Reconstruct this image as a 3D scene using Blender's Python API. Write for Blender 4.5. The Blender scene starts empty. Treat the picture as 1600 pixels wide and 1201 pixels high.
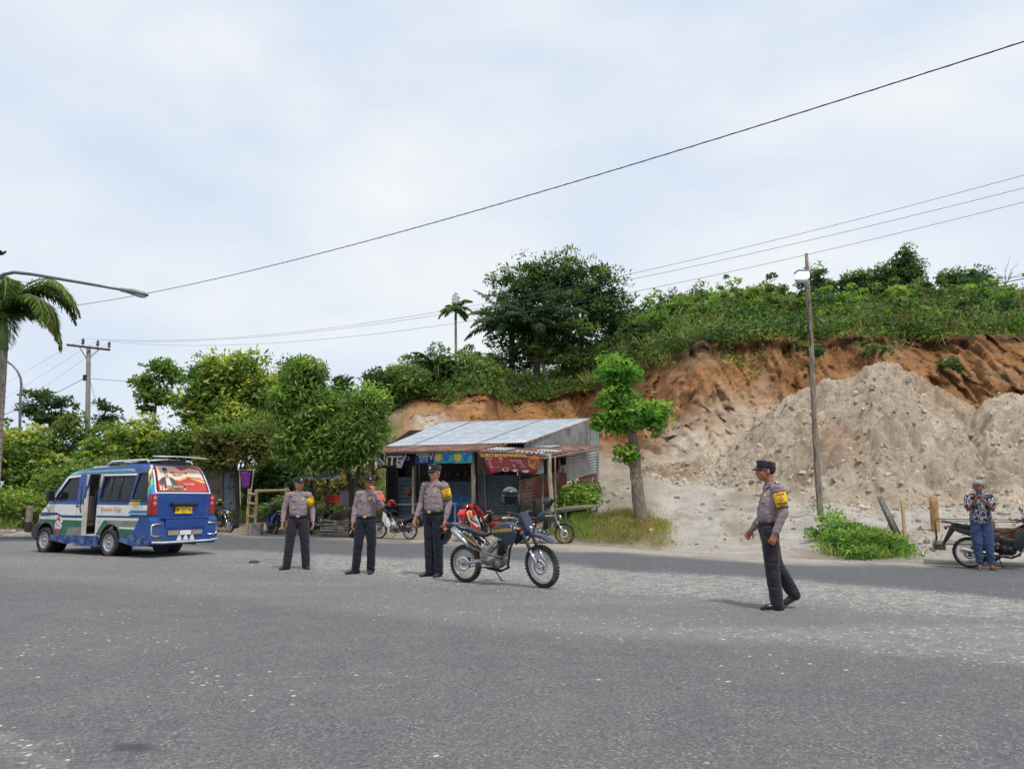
import bpy, bmesh, math, random
import numpy as np
from mathutils import Vector, Matrix, Euler, noise
from mathutils.bvhtree import BVHTree
R = math.radians
sc = bpy.context.scene
COL = sc.collection
rng = np.random.default_rng(7)
random.seed(7)
W, H, F = 1600.0, 1201.0, 1200.0
CAMH = 1.27
PIT = math.atan((780 - 600.5) / F)
CP, SP = math.cos(PIT), math.sin(PIT)

def ray(px, py):
    a = (px - 800) / F; b = (600.5 - py) / F
    return Vector((a, CP - SP * b, SP + CP * b))
def at(px, py, Y):
    d = ray(px, py); t = Y / d.y
    return Vector((d.x * t, Y, CAMH + d.z * t))
def gp(px, py, z=0.0):
    d = ray(px, py); t = (z - CAMH) / d.z
    return Vector((d.x * t, d.y * t, z))
def zat(py, Y):
    return at(800, py, Y).z
def project(p):
    v = Vector(p) - Vector((0, 0, CAMH))
    f = v.y * CP + v.z * SP; u = -v.y * SP + v.z * CP
    return 800 + F * v.x / f, 600.5 - F * u / f

# ---------------------------------------------------------------- camera, light, sky
cam = bpy.data.cameras.new('camera'); co = bpy.data.objects.new('camera', cam); COL.objects.link(co)
co.location = (0, 0, CAMH); co.rotation_euler = (math.pi / 2 + PIT, 0, 0)
cam.sensor_width = 36; cam.lens = F / W * 36; cam.clip_end = 6000; cam.clip_start = 0.1
sc.camera = co
sc.view_settings.view_transform = 'Standard'; sc.view_settings.look = 'None'; sc.view_settings.exposure = 0
sc.cycles.max_bounces = 5; sc.cycles.diffuse_bounces = 3; sc.cycles.glossy_bounces = 2
sc.cycles.transmission_bounces = 4; sc.cycles.transparent_max_bounces = 8
SUN_EL, SUN_AZ = R(62), R(150)
world = bpy.data.worlds.new('World'); sc.world = world; world.use_nodes = True
nt = world.node_tree; nt.nodes.clear()
def N(nt, t, **kw):
    n = nt.nodes.new(t)
    for k, v in kw.items():
        if k in n.inputs: n.inputs[k].default_value = v
        else: setattr(n, k, v)
    return n
out = N(nt, 'ShaderNodeOutputWorld'); bg = N(nt, 'ShaderNodeBackground'); nt.links.new(bg.outputs[0], out.inputs[0])
sky = N(nt, 'ShaderNodeTexSky', sky_type='NISHITA', sun_disc=False, sun_elevation=SUN_EL, sun_rotation=SUN_AZ)
sk = N(nt, 'ShaderNodeVectorMath', operation='SCALE'); sk.inputs['Scale'].default_value = 0.09
nt.links.new(sky.outputs[0], sk.inputs[0])
tc = N(nt, 'ShaderNodeTexCoord')
mp = N(nt, 'ShaderNodeMapping'); mp.inputs['Scale'].default_value = (1, 1, 2.2); nt.links.new(tc.outputs['Generated'], mp.inputs[0])
n1 = N(nt, 'ShaderNodeTexNoise', Scale=1.7, Detail=5.0, Roughness=0.5, Distortion=0.3); nt.links.new(mp.outputs[0], n1.inputs['Vector'])
n2 = N(nt, 'ShaderNodeTexNoise', Scale=4.5, Detail=6.0, Roughness=0.5, Distortion=0.2); nt.links.new(mp.outputs[0], n2.inputs['Vector'])
mx = N(nt, 'ShaderNodeMix', data_type='FLOAT'); mx.inputs[0].default_value = 0.35
nt.links.new(n1.outputs[0], mx.inputs[2]); nt.links.new(n2.outputs[0], mx.inputs[3])
cr = N(nt, 'ShaderNodeValToRGB'); nt.links.new(mx.outputs[0], cr.inputs[0])
e = cr.color_ramp.elements
e[0].position = 0.34; e[0].color = (.635, .715, .875, 1)
e[1].position = 0.66; e[1].color = (.95, .97, 1.0, 1)
m_ = e.new(0.47); m_.color = (.745, .83, .965, 1)
m_ = e.new(0.56); m_.color = (.83, .90, .985, 1)
mc = N(nt, 'ShaderNodeMix', data_type='RGBA'); mc.inputs[0].default_value = 0.93
nt.links.new(sk.outputs[0], mc.inputs[6]); nt.links.new(cr.outputs[0], mc.inputs[7])
nt.links.new(mc.outputs[2], bg.inputs[0]); bg.inputs[1].default_value = 1.0
sl = bpy.data.lights.new('sun', 'SUN'); so = bpy.data.objects.new('sun', sl); COL.objects.link(so)
sl.energy = 2.7; sl.angle = R(7); sl.color = (1, .95, .88)
sd = Vector((math.sin(SUN_AZ) * math.cos(SUN_EL), math.cos(SUN_AZ) * math.cos(SUN_EL), math.sin(SUN_EL)))
so.rotation_euler = sd.to_track_quat('Z', 'Y').to_euler(); so.location = (0, -5, 30)

# ---------------------------------------------------------------- materials
def srgb(r, g, b):
    f = lambda c: (c / 255 / 12.92) if c / 255 <= .04045 else ((c / 255 + .055) / 1.055) ** 2.4
    return (f(r), f(g), f(b))
MATS = {}
def mat(name, col, rough=.6, metal=0., var=.12, scale=6., bump=0., bscale=40., dirt=None, spec=.5, coat=0., emit=None, coords='Object', stretch=(1, 1, 1)):
    """procedural surface: base colour varied by noise, optional dirt colour and bump"""
    if name in MATS: return MATS[name]
    m = bpy.data.materials.new(name); m.use_nodes = True; t = m.node_tree; b = t.nodes['Principled BSDF']
    b.inputs['Roughness'].default_value = rough; b.inputs['Metallic'].default_value = metal
    b.inputs['Specular IOR Level'].default_value = spec; b.inputs['Coat Weight'].default_value = coat
    tcn = N(t, 'ShaderNodeTexCoord'); mpn = N(t, 'ShaderNodeMapping'); mpn.inputs['Scale'].default_value = stretch
    t.links.new(tcn.outputs[coords], mpn.inputs[0])
    nz = N(t, 'ShaderNodeTexNoise', Scale=scale, Detail=6., Roughness=.6); t.links.new(mpn.outputs[0], nz.inputs['Vector'])
    rp = N(t, 'ShaderNodeValToRGB'); t.links.new(nz.outputs[0], rp.inputs[0])
    lo = [max(0, c * (1 - var * 2)) for c in col]; hi = [min(1, c * (1 + var * 1.6)) for c in col]
    rp.color_ramp.elements[0].position = .3; rp.color_ramp.elements[0].color = (*lo, 1)
    rp.color_ramp.elements[1].position = .7; rp.color_ramp.elements[1].color = (*hi, 1)
    c = rp.outputs[0]
    if dirt:
        dcol, amt, dsc = dirt
        n3 = N(t, 'ShaderNodeTexNoise', Scale=dsc, Detail=8., Roughness=.65); t.links.new(mpn.outputs[0], n3.inputs['Vector'])
        r3 = N(t, 'ShaderNodeMapRange'); r3.inputs[1].default_value = .62 - amt * .35; r3.inputs[2].default_value = .78 - amt * .25
        t.links.new(n3.outputs[0], r3.inputs[0])
        mm = N(t, 'ShaderNodeMix', data_type='RGBA'); mm.inputs[7].default_value = (*dcol, 1)
        t.links.new(r3.outputs[0], mm.inputs[0]); t.links.new(c, mm.inputs[6]); c = mm.outputs[2]
    t.links.new(c, b.inputs['Base Color'])
    if emit: b.inputs['Emission Color'].default_value = (*emit[0], 1); b.inputs['Emission Strength'].default_value = emit[1]
    if bump:
        nb = N(t, 'ShaderNodeTexNoise', Scale=bscale, Detail=5.); t.links.new(mpn.outputs[0], nb.inputs['Vector'])
        bp = N(t, 'ShaderNodeBump', Strength=bump, Distance=.02); t.links.new(nb.outputs[0], bp.inputs['Height'])
        t.links.new(bp.outputs[0], b.inputs['Normal'])
    MATS[name] = m; return m
def glassmat(name, col=(.02, .025, .03), alpha=.75):
    if name in MATS: return MATS[name]
    m = bpy.data.materials.new(name); m.use_nodes = True; t = m.node_tree; b = t.nodes['Principled BSDF']
    b.inputs['Base Color'].default_value = (*col, 1); b.inputs['Roughness'].default_value = .06
    nz = N(t, 'ShaderNodeTexNoise', Scale=3.); r_ = N(t, 'ShaderNodeMapRange'); r_.inputs[3].default_value = alpha - .06; r_.inputs[4].default_value = alpha + .06
    t.links.new(nz.outputs[0], r_.inputs[0]); t.links.new(r_.outputs[0], b.inputs['Alpha'])
    MATS[name] = m; return m
def leafmat(name, trans=.42):
    """leaves: colour from the per-leaf attribute, a little light through them"""
    if name in MATS: return MATS[name]
    m = bpy.data.materials.new(name); m.use_nodes = True; t = m.node_tree; b = t.nodes['Principled BSDF']
    o = t.nodes['Material Output']
    a = N(t, 'ShaderNodeAttribute', attribute_name='leaf'); b.inputs['Roughness'].default_value = .5
    b.inputs['Specular IOR Level'].default_value = .35
    t.links.new(a.outputs['Color'], b.inputs['Base Color'])
    tr = N(t, 'ShaderNodeBsdfTranslucent'); g = N(t, 'ShaderNodeMix', data_type='RGBA', blend_type='MULTIPLY'); g.inputs[0].default_value = 1.
    g.inputs[7].default_value = (1.3, 1.5, .6, 1); t.links.new(a.outputs['Color'], g.inputs[6]); t.links.new(g.outputs[2], tr.inputs[0])
    ms = N(t, 'ShaderNodeMixShader'); ms.inputs[0].default_value = trans
    t.links.new(b.outputs[0], ms.inputs[1]); t.links.new(tr.outputs[0], ms.inputs[2]); t.links.new(ms.outputs[0], o.inputs[0])
    MATS[name] = m; return m

# ---------------------------------------------------------------- object helpers
def tag(o, label=None, cat=None, group=None, kind=None):
    if label: o['label'] = label
    if cat: o['category'] = cat
    if group: o['group'] = group
    if kind: o['kind'] = kind
    return o
def thing(name, label, cat, loc=(0, 0, 0), rz=0., group=None):
    o = bpy.data.objects.new(name, None); COL.objects.link(o); o.empty_display_size = .2
    o.location = loc; o.rotation_euler = (0, 0, rz)
    return tag(o, label, cat, group)
def link_mesh(name, me, mats, parent=None, smooth=False):
    for m in (mats if isinstance(mats, (list, tuple)) else [mats]): me.materials.append(m)
    if smooth and len(me.polygons):
        me.polygons.foreach_set('use_smooth', np.ones(len(me.polygons), dtype=bool))
    o = bpy.data.objects.new(name, me); COL.objects.link(o)
    if parent: o.parent = parent
    return o
def copy_tree(o, parent=None):
    c = o.copy(); COL.objects.link(c); c.parent = parent
    for ch in list(o.children): copy_tree(ch, c)
    return c

WORK = bpy.data.scenes.new('work')          # small side scene to evaluate modifiers and text quickly
def evaluated(o):
    WORK.collection.objects.link(o); vl = WORK.view_layers[0]; vl.update(); dg = vl.depsgraph
    me = bpy.data.meshes.new_from_object(o.evaluated_get(dg)); bpy.data.objects.remove(o); return me
class MB:
    """collects shapes and links them as one mesh object"""
    def __init__(s): s.v = []; s.f = []; s.mi = []; s.sm = []; s.T = Matrix()
    def add(s, vs, fs, mi=0, smooth=False):
        k = len(s.v); s.v += [tuple(s.T @ Vector(v)) for v in vs]
        for f in fs: s.f.append([i + k for i in f]); s.mi.append(mi); s.sm.append(smooth)
        return s
    def box(s, c, d, rot=None, mi=0, taper=1., bev=0.):
        x, y, z = d[0] / 2, d[1] / 2, d[2] / 2
        if bev > 0:
            bev = min(bev, x * .49, y * .49, z * .49)
            vs = []; 
            bm = bmesh.new(); bmesh.ops.create_cube(bm, size=1)
            for v in bm.verts: v.co = Vector((v.co.x * 2 * x, v.co.y * 2 * y, v.co.z * 2 * z))
            bmesh.ops.bevel(bm, geom=bm.edges[:], offset=bev, segments=2, affect='EDGES', profile=.6)
            m = Matrix.Translation(c) @ (Euler(rot).to_matrix().to_4x4() if rot else Matrix())
            for v in bm.verts: 
                q = v.co.copy()
                if q.z > 0: q.x *= taper; q.y *= taper
                vs.append(m @ q)
            bm.verts.index_update(); fs = [[v.index for v in f.verts] for f in bm.faces]; bm.free()
            return s.add(vs, fs, mi, False)
        vs = [Vector((sx * x * (taper if sz > 0 else 1), sy * y * (taper if sz > 0 else 1), sz * z)) for sz in (-1, 1) for sy in (-1, 1) for sx in (-1, 1)]
        m = Matrix.Translation(c) @ (Euler(rot).to_matrix().to_4x4() if rot else Matrix())
        return s.add([m @ v for v in vs], [(0, 2, 3, 1), (4, 5, 7, 6), (0, 1, 5, 4), (2, 6, 7, 3), (0, 4, 6, 2), (1, 3, 7, 5)], mi)
    def tube(s, pts, rad, n=8, mi=0, caps=True, sy=1., closed=False, up=None):
        """pts: polyline, rad: one radius or one per point; sy flattens the section"""
        pts = [Vector(p) for p in pts]; L = len(pts)
        if not hasattr(rad, '__len__'): rad = [rad] * L
        vs = []; fs = []; prev = None
        for i, p in enumerate(pts):
            if closed: d = pts[(i + 1) % L] - pts[i - 1]
            elif i == 0: d = pts[1] - p
            elif i == L - 1: d = p - pts[i - 1]
            else: d = (pts[i + 1] - p).normalized() + (p - pts[i - 1]).normalized()
            d = d.normalized() if d.length > 1e-9 else Vector((0, 0, 1))
            if prev is None:
                a = Vector(up) if up else (Vector((0, 0, 1)) if abs(d.z) < .9 else Vector((1, 0, 0)))
                u = (a - d * a.dot(d)).normalized()
            else:
                u = prev - d * prev.dot(d); u = u.normalized() if u.length > 1e-6 else prev
            prev = u; w = d.cross(u); r = rad[i]
            rx, ry = (r if hasattr(r, '__len__') else (r, r * sy))
            for k in range(n):
                a = 2 * math.pi * k / n; vs.append(p + u * (ry * math.sin(a)) + w * (rx * math.cos(a)))
        for i in range(L if closed else L - 1):
            j = (i + 1) % L
            for k in range(n):
                k2 = (k + 1) % n; fs.append((i * n + k, i * n + k2, j * n + k2, j * n + k))
        if caps and not closed: fs.append(tuple(range(n - 1, -1, -1))); fs.append(tuple((L - 1) * n + k for k in range(n)))
        return s.add(vs, fs, mi, True)
    def capsule(s, pts, rad, n=12, mi=0, up=None):
        """tube with round ends, closed surface for remeshing"""
        pts = [Vector(p) for p in pts]; rad = [r if hasattr(r, '__len__') else (r, r) for r in rad]
        d0 = (pts[0] - pts[1]).normalized(); d1 = (pts[-1] - pts[-2]).normalized(); P = []; Q = []
        for a in (80, 55, 28):
            P.append(pts[0] + d0 * (min(rad[0]) * math.sin(R(a)))); Q.append(tuple(x * math.cos(R(a)) for x in rad[0]))
        P += pts; Q += rad
        for a in (28, 55, 80):
            P.append(pts[-1] + d1 * (min(rad[-1]) * math.sin(R(a)))); Q.append(tuple(x * math.cos(R(a)) for x in rad[-1]))
        return s.tube(P, Q, n, mi, True, up=up)
    def ell(s, c, r, rot=None, n=12, m=8, mi=0):
        if not hasattr(r, '__len__'): r = (r, r, r)
        mt = Matrix.Translation(c) @ (Euler(rot).to_matrix().to_4x4() if rot else Matrix())
        vs = [mt @ Vector((0, 0, r[2]))]; fs = []
        for i in range(1, m):
            a = math.pi * i / m
            for k in range(n):
                b = 2 * math.pi * k / n; vs.append(mt @ Vector((r[0] * math.sin(a) * math.cos(b), r[1] * math.sin(a) * math.sin(b), r[2] * math.cos(a))))
        vs.append(mt @ Vector((0, 0, -r[2]))); l = len(vs) - 1
        for k in range(n):
            k2 = (k + 1) % n; fs.append((0, 1 + k, 1 + k2)); fs.append((l, 1 + (m - 2) * n + k2, 1 + (m - 2) * n + k))
            for i in range(m - 2): fs.append((1 + i * n + k, 1 + (i + 1) * n + k, 1 + (i + 1) * n + k2, 1 + i * n + k2))
        return s.add(vs, fs, mi, True)
    def torus(s, c, R_, r, axis='y', n=32, m=8, mi=0, rw=None, a0=0., a1=360.):
        rw = rw or r; vs = []; fs = []; full = abs(a1 - a0) >= 359.9; cnt = n if full else n + 1
        for i in range(cnt):
            a = R(a0 + (a1 - a0) * i / n)
            for k in range(m):
                b = 2 * math.pi * k / m; rr = R_ + r * math.cos(b); h = rw * math.sin(b)
                p = (rr * math.cos(a), h, rr * math.sin(a)) if axis == 'y' else ((h, rr * math.cos(a), rr * math.sin(a)) if axis == 'x' else (rr * math.cos(a), rr * math.sin(a), h))
                vs.append(Vector(c) + Vector(p))
        for i in range(n):
            j = (i + 1) % cnt
            for k in range(m): fs.append((i * m + k, i * m + (k + 1) % m, j * m + (k + 1) % m, j * m + k))
        if not full: fs.append(tuple(range(m))); fs.append(tuple(n * m + k for k in range(m - 1, -1, -1)))
        return s.add(vs, fs, mi, True)
    def cyl(s, a, b, r, n=12, mi=0, r2=None): return s.tube([a, b], [r, r if r2 is None else r2], n, mi)
    def prism(s, poly, h0, h1, plane='xz', mi=0, smooth=False):
        """polygon in a plane extruded along the third axis"""
        def P(a, b, h): return {'xz': (a, h, b), 'xy': (a, b, h), 'yz': (h, a, b)}[plane]
        n = len(poly); vs = [P(a, b, h0) for a, b in poly] + [P(a, b, h1) for a, b in poly]
        fs = [tuple(range(n)), tuple(range(2 * n - 1, n - 1, -1))] + [(i, i + n, (i + 1) % n + n, (i + 1) % n) for i in range(n)]
        return s.add(vs, fs, mi, smooth)
    def quad(s, a, b, c, d, mi=0): return s.add([a, b, c, d], [(0, 1, 2, 3)], mi)
    def grid(s, fn, nu, nv, mi=0, smooth=True, wrap=False):
        vs = [fn(i / nu, j / nv) for j in range(nv + 1) for i in range(nu + 1)]; w = nu + 1
        return s.add(vs, [(j * w + i, j * w + i + 1, (j + 1) * w + i + 1, (j + 1) * w + i) for j in range(nv) for i in range(nu)], mi, smooth)
    def mesh(s, name, fix=True):
        me = bpy.data.meshes.new(name); me.from_pydata(s.v, [], s.f); me.update()
        me.polygons.foreach_set('material_index', s.mi); me.polygons.foreach_set('use_smooth', s.sm)
        if fix:
            bm = bmesh.new(); bm.from_mesh(me); bmesh.ops.recalc_face_normals(bm, faces=bm.faces[:]); bm.to_mesh(me); bm.free()
        return me
    def build(s, name, mats, parent=None, fix=True):
        if not s.f: return None
        me = s.mesh(name, fix)
        for m in (mats if isinstance(mats, (list, tuple)) else [mats]): me.materials.append(m)
        o = bpy.data.objects.new(name, me); COL.objects.link(o)
        if parent: o.parent = parent
        return o
    def fuse(s, name, mats, parent=None, voxel=.012, it=3, sub=None, disp=None):
        """union of the closed shapes as one continuous smooth surface"""
        me = s.mesh(name); o = bpy.data.objects.new(name, me)
        r = o.modifiers.new('r', 'REMESH'); r.mode = 'VOXEL'; r.voxel_size = voxel
        if it: q = o.modifiers.new('s', 'SMOOTH'); q.iterations = it; q.factor = .5
        nm = evaluated(o); bpy.data.meshes.remove(me)
        nm.name = name
        if disp:
            n_ = len(nm.vertices); co = np.zeros(n_ * 3, np.float32); nm.vertices.foreach_get('co', co)
            no = np.zeros(n_ * 3, np.float32); nm.vertex_normals.foreach_get('vector', no); co = co.reshape(-1, 3); no = no.reshape(-1, 3)
            d = np.array([disp(Vector(c)) for c in co.tolist()], np.float32); nm.vertices.foreach_set('co', (co + no * d[:, None]).reshape(-1)); nm.update()
        return link_mesh(name, nm, mats, parent, True)

def bvh_of(o):
    me = o.data; return BVHTree.FromPolygons([v.co.copy() for v in me.vertices], [tuple(p.vertices) for p in me.polygons])
def text_mesh(txt, size=1., bold=0., shear=0., align='CENTER', sx=1.):
    cu = bpy.data.curves.new('t', 'FONT'); cu.body = txt; cu.size = size; cu.offset = bold; cu.shear = shear
    cu.align_x = align; cu.align_y = 'CENTER'; cu.resolution_u = 2; cu.fill_mode = 'FRONT'
    me = evaluated(bpy.data.objects.new('t', cu)); bpy.data.curves.remove(cu)
    v = [(p.co.x * sx, p.co.y) for p in me.vertices]; f = [tuple(p.vertices) for p in me.polygons]
    bpy.data.meshes.remove(me); return v, f
def put_text(mb, txt, origin, U, V, size, mi=0, bold=0., shear=0., sx=1., warp=None, align='CENTER'):
    """letters in the plane spanned by U (right) and V (up)"""
    v, f = text_mesh(txt, size, bold, shear, align, sx); o = Vector(origin); U = Vector(U); V = Vector(V)
    P = [o + U * a + V * b for a, b in v]
    if warp: P = [warp(p) for p in P]
    mb.add(P, f, mi)
# ---------------------------------------------------------------- the road (asphalt sheet, masks per vertex)
def interp(x, xs, ys): return float(np.interp(x, xs, ys))
EDGE = [(-1200, 850), (-300, 838), (0, 834), (60, 834), (350, 831), (545, 837), (640, 841), (760, 846), (880, 850), (940, 853), (1100, 866), (1340, 877), (1600, 887), (2100, 900), (3200, 905)]
EX = [e[0] for e in EDGE]; EY = [e[1] for e in EDGE]
def edgeY(px): return gp(px, interp(px, EX, EY)).y
def fbm(x, y, z=0., o=4):
    return noise.fractal(Vector((x, y, z)), 1., 2., o)
def gridmesh(name, P, attrs, mats, parent=None, smooth=True):
    """P: (rows, cols, 3) array; attrs: dict of float arrays"""
    r, c, _ = P.shape; me = bpy.data.meshes.new(name)
    idx = np.arange(r * c).reshape(r, c)
    q = np.stack([idx[:-1, :-1], idx[:-1, 1:], idx[1:, 1:], idx[1:, :-1]], -1).reshape(-1, 4)
    me.vertices.add(r * c); me.vertices.foreach_set('co', P.reshape(-1).astype(np.float32))
    me.loops.add(len(q) * 4); me.loops.foreach_set('vertex_index', q.reshape(-1).astype(np.int32))
    me.polygons.add(len(q)); me.polygons.foreach_set('loop_start', (np.arange(len(q)) * 4).astype(np.int32))
    me.update(calc_edges=True); me.validate()
    for k, a in attrs.items():
        at_ = me.attributes.new(k, 'FLOAT', 'POINT'); at_.data.foreach_set('value', a.reshape(-1).astype(np.float32))
    return link_mesh(name, me, mats, parent, smooth)
def sstep(a, b, x):
    t = max(0., min(1., (x - a) / (b - a))); return t * t * (3 - 2 * t)

def asphalt_mat():
    m = bpy.data.materials.new('asphalt'); m.use_nodes = True; t = m.node_tree; b = t.nodes['Principled BSDF']; L = t.links.new
    g = N(t, 'ShaderNodeNewGeometry'); P = g.outputs['Position']
    def att(n): return N(t, 'ShaderNodeAttribute', attribute_name=n).outputs['Fac']
    def noi(s, d=4., r=.6): n = N(t, 'ShaderNodeTexNoise', Scale=s, Detail=d, Roughness=r); L(P, n.inputs['Vector']); return n.outputs[0]
    def mr(x, a, b_, c=0., d=1.):
        n = N(t, 'ShaderNodeMapRange'); L(x, n.inputs[0])
        for i, v in zip((1, 2, 3, 4), (a, b_, c, d)): n.inputs[i].default_value = v
        return n.outputs[0]
    def math_(op, a, b_):
        n = N(t, 'ShaderNodeMath', operation=op)
        for i, v in enumerate((a, b_)):
            if isinstance(v, (int, float)): n.inputs[i].default_value = v
            else: L(v, n.inputs[i])
        return n.outputs[0]
    def mix(f, a, b_, bt='MIX'):
        n = N(t, 'ShaderNodeMix', data_type='RGBA', blend_type=bt)
        if isinstance(f, float): n.inputs[0].default_value = f
        else: L(f, n.inputs[0])
        for i, v in ((6, a), (7, b_)):
            if isinstance(v, tuple): n.inputs[i].default_value = (*v, 1)
            else: L(v, n.inputs[i])
        return n.outputs[2]
    base = mix(mr(noi(.35, 5.), .35, .65), (.118, .116, .121), (.150, .146, .146))
    base = mix(mr(noi(1.6, 6., .65), .42, .7), base, (.172, .167, .162))
    base = mix(mr(att('coarse'), 0, 1, 0, 1.), base, (.235, .222, .205))
    base = mix(mr(att('dark'), 0, 1, 0, .9), base, (.092, .097, .108))
    # aggregate
    vo = N(t, 'ShaderNodeTexVoronoi', Scale=52.); L(P, vo.inputs['Vector'])
    sp = N(t, 'ShaderNodeSeparateColor'); L(vo.outputs['Color'], sp.inputs[0])
    base = mix(mr(sp.outputs[0], 0, 1, 0.0, .55), base, mix(sp.outputs[1], (.05, .05, .055), (.24, .235, .225)))
    fine = noi(26., 3., .7)
    base = mix(mr(fine, .35, .7, 0., .35), base, (.05, .05, .055))
    # pale loose stones
    v3 = N(t, 'ShaderNodeTexVoronoi', Scale=85.); L(P, v3.inputs['Vector']); s3 = N(t, 'ShaderNodeSeparateColor'); L(v3.outputs['Color'], s3.inputs[0])
    base = mix(math_('MULTIPLY', math_('GREATER_THAN', s3.outputs[0], .86), mr(noi(3., 4.), .35, .65, .12, .75)), base, mix(s3.outputs[1], (.19, .185, .18), (.40, .39, .37)))
    base = mix(math_('MULTIPLY', math_('GREATER_THAN', s3.outputs[2], .82), .45), base, (.06, .06, .062))
    v2 = N(t, 'ShaderNodeTexVoronoi', Scale=21.); L(P, v2.inputs['Vector'])
    s2 = N(t, 'ShaderNodeSeparateColor'); L(v2.outputs['Color'], s2.inputs[0])
    thr = mr(att('gravel'), 0, 1, .9994, .34)
    big = mr(noi(1.1, 5., .7), .3, .7, -.18, .18); thr = math_('SUBTRACT', thr, math_('MULTIPLY', big, att('gravel')))
    stone = math_('MULTIPLY', math_('GREATER_THAN', s2.outputs[0], thr), mr(v2.outputs['Distance'], .42, .25))
    base = mix(math_('MULTIPLY', stone, .85), base, mix(s2.outputs[2], (.36, .34, .31), (.66, .62, .56)))
    gd = math_('MULTIPLY', att('gravel'), mr(noi(4.5, 7., .75), .42, .62, 0, .5)); base = mix(gd, base, (.47, .445, .40))
    # sand
    sn = math_('MULTIPLY', att('sand'), mr(noi(3.1, 6., .7), .25, .6, .35, 1.)); base = mix(sn, base, mix(noi(14.), (.36, .30, .235), (.50, .44, .36)))
    base = mix(mr(att('oil'), 0, 1, 0, .8), base, (.05, .052, .058))
    base = mix(mr(noi(.9, 3.), .69, .74, 0, .25), base, (.07, .07, .075))
    L(base, b.inputs['Base Color']); b.inputs['Roughness'].default_value = .88; b.inputs['Specular IOR Level'].default_value = .3
    h = mix(.5, sp.outputs[0], fine)
    bp = N(t, 'ShaderNodeBump', Strength=.45, Distance=.01); L(h, bp.inputs['Height']); L(bp.outputs[0], b.inputs['Normal'])
    return m
pxs = np.concatenate([np.arange(-1500, -100, 60), np.arange(-100, 1700, 9), np.arange(1700, 3200, 60)])
rows = 210; ny = len(pxs)
Pr = np.zeros((rows, ny, 3)); A = {k: np.zeros((rows, ny)) for k in ('gravel', 'dark', 'coarse', 'sand', 'oil')}
GT = ([-400, 0, 200, 350, 640, 800, 940, 1100, 1250, 1600, 2200], [838, 842, 850, 857, 872, 876, 889, 897, 905, 938, 990])   # top of the pale strip
GB = ([-400, 0, 200, 350, 640, 800, 940, 1100, 1250, 1600, 2200], [842, 848, 862, 886, 908, 915, 925, 935, 945, 972, 1030])   # its lower side
DT = ([-400, 0, 200, 350, 640, 800, 940, 1100, 1250, 1600, 2200], [830, 832, 834, 836, 848, 856, 863, 872, 880, 890, 905])
CL = ([-400, 0, 400, 800, 1100, 1250, 1600, 2200], [880, 900, 940, 985, 1005, 1010, 1035, 1080])
for j, px in enumerate(pxs):
    ye = edgeY(px) + .15
    for i in range(rows):
        s_ = (i / (rows - 1)); Y = 1.2 * (ye / 1.2) ** s_; d = ray(px, 780); X = d.x / d.y * Y
        Pr[i, j] = (X, Y, 0); _, py = project((X, Y, 0)); wob = fbm(X * .5, Y * .5, 3) 
        w2 = fbm(X * .15, Y * .6, 9)
        gt, gb, dt = interp(px, *GT), interp(px, *GB), interp(px, *DT); c_ = interp(px, *CL)
        py2 = py + wob * 5
        k = sstep(gt - 4, gt + 5, py2) * (1 - sstep(gb - 18, gb + 12, py2 + w2 * 12))
        k = max(k, .33 * sstep(gb - 5, gb + 10, py2) * (1 - sstep(gb + 45, gb + 75, py2)) * max(0, .25 + w2 * 1.4) * (1.5 if px > 700 else .8))
        if px < 500: k *= .55 + .3 * w2
        far_strip = math.exp(-((px - 1590) / 90) ** 2 - ((py - 1030) / 9) ** 2) + math.exp(-((px - 1440) / 110) ** 2 - ((py - 1018) / 8) ** 2)
        k = min(1., max(k, .7 * far_strip))
        k = max(k, .10 * sstep(0, .6, fbm(X * .4 + 5, Y * .4, 2)))
        if px < 140: k = max(k, .5 * math.exp(-((py - (1140 + px * .35)) / 22) ** 2))
        A['gravel'][i, j] = max(0., k)
        A['dark'][i, j] = sstep(dt - 3, dt + 4, py2) * (1 - sstep(gt - 3, gt + 4, py2))
        A['coarse'][i, j] = (1 - sstep(c_ - 12, c_ + 8, py + wob * 3)) * sstep(gt - 4, gt + 6, py) * (.75 + .5 * w2)
        A['sand'][i, j] = max(1 - sstep(dt - 4, dt + 3, py + wob * 4), .0) * (.9 if px > 640 else .45)
        oil = 0
        for cx, cy, rx, ry in ((235, 1168, 34, 8), (285, 1131, 26, 8), (205, 1140, 22, 5), (232, 1187, 14, 5), (1052, 1077, 8, 2)):
            q = ((px - cx) / rx) ** 2 + ((py - cy) / ry) ** 2; oil = max(oil, (1 - sstep(.6, 1.3, q)) * (1 if (cx, cy) in ((235, 1168), (1052, 1077)) else .45))
        # dark oil patches on the near asphalt
        A['oil'][i, j] = oil
road = tag(gridmesh('road', Pr, A, asphalt_mat()), kind='structure')
mbn = MB(); mbn.quad((-60, -30, -.004), (60, -30, -.004), (60, 1.3, -.004), (-60, 1.3, -.004))
rb = mbn.build('road_behind', mat('asphalt_plain', (.13, .13, .132), .9, var=.15, scale=3., bump=.4, bscale=60), None); tag(rb, kind='structure')
mbg = MB(); mbg.quad((-3000, -3000, -.6), (3000, -3000, -.6), (3000, 3000, -.6), (-3000, 3000, -.6))
tag(mbg.build('ground', mat('far_ground', (.06, .085, .03), .9, var=.3, scale=.05)), kind='structure')

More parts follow.
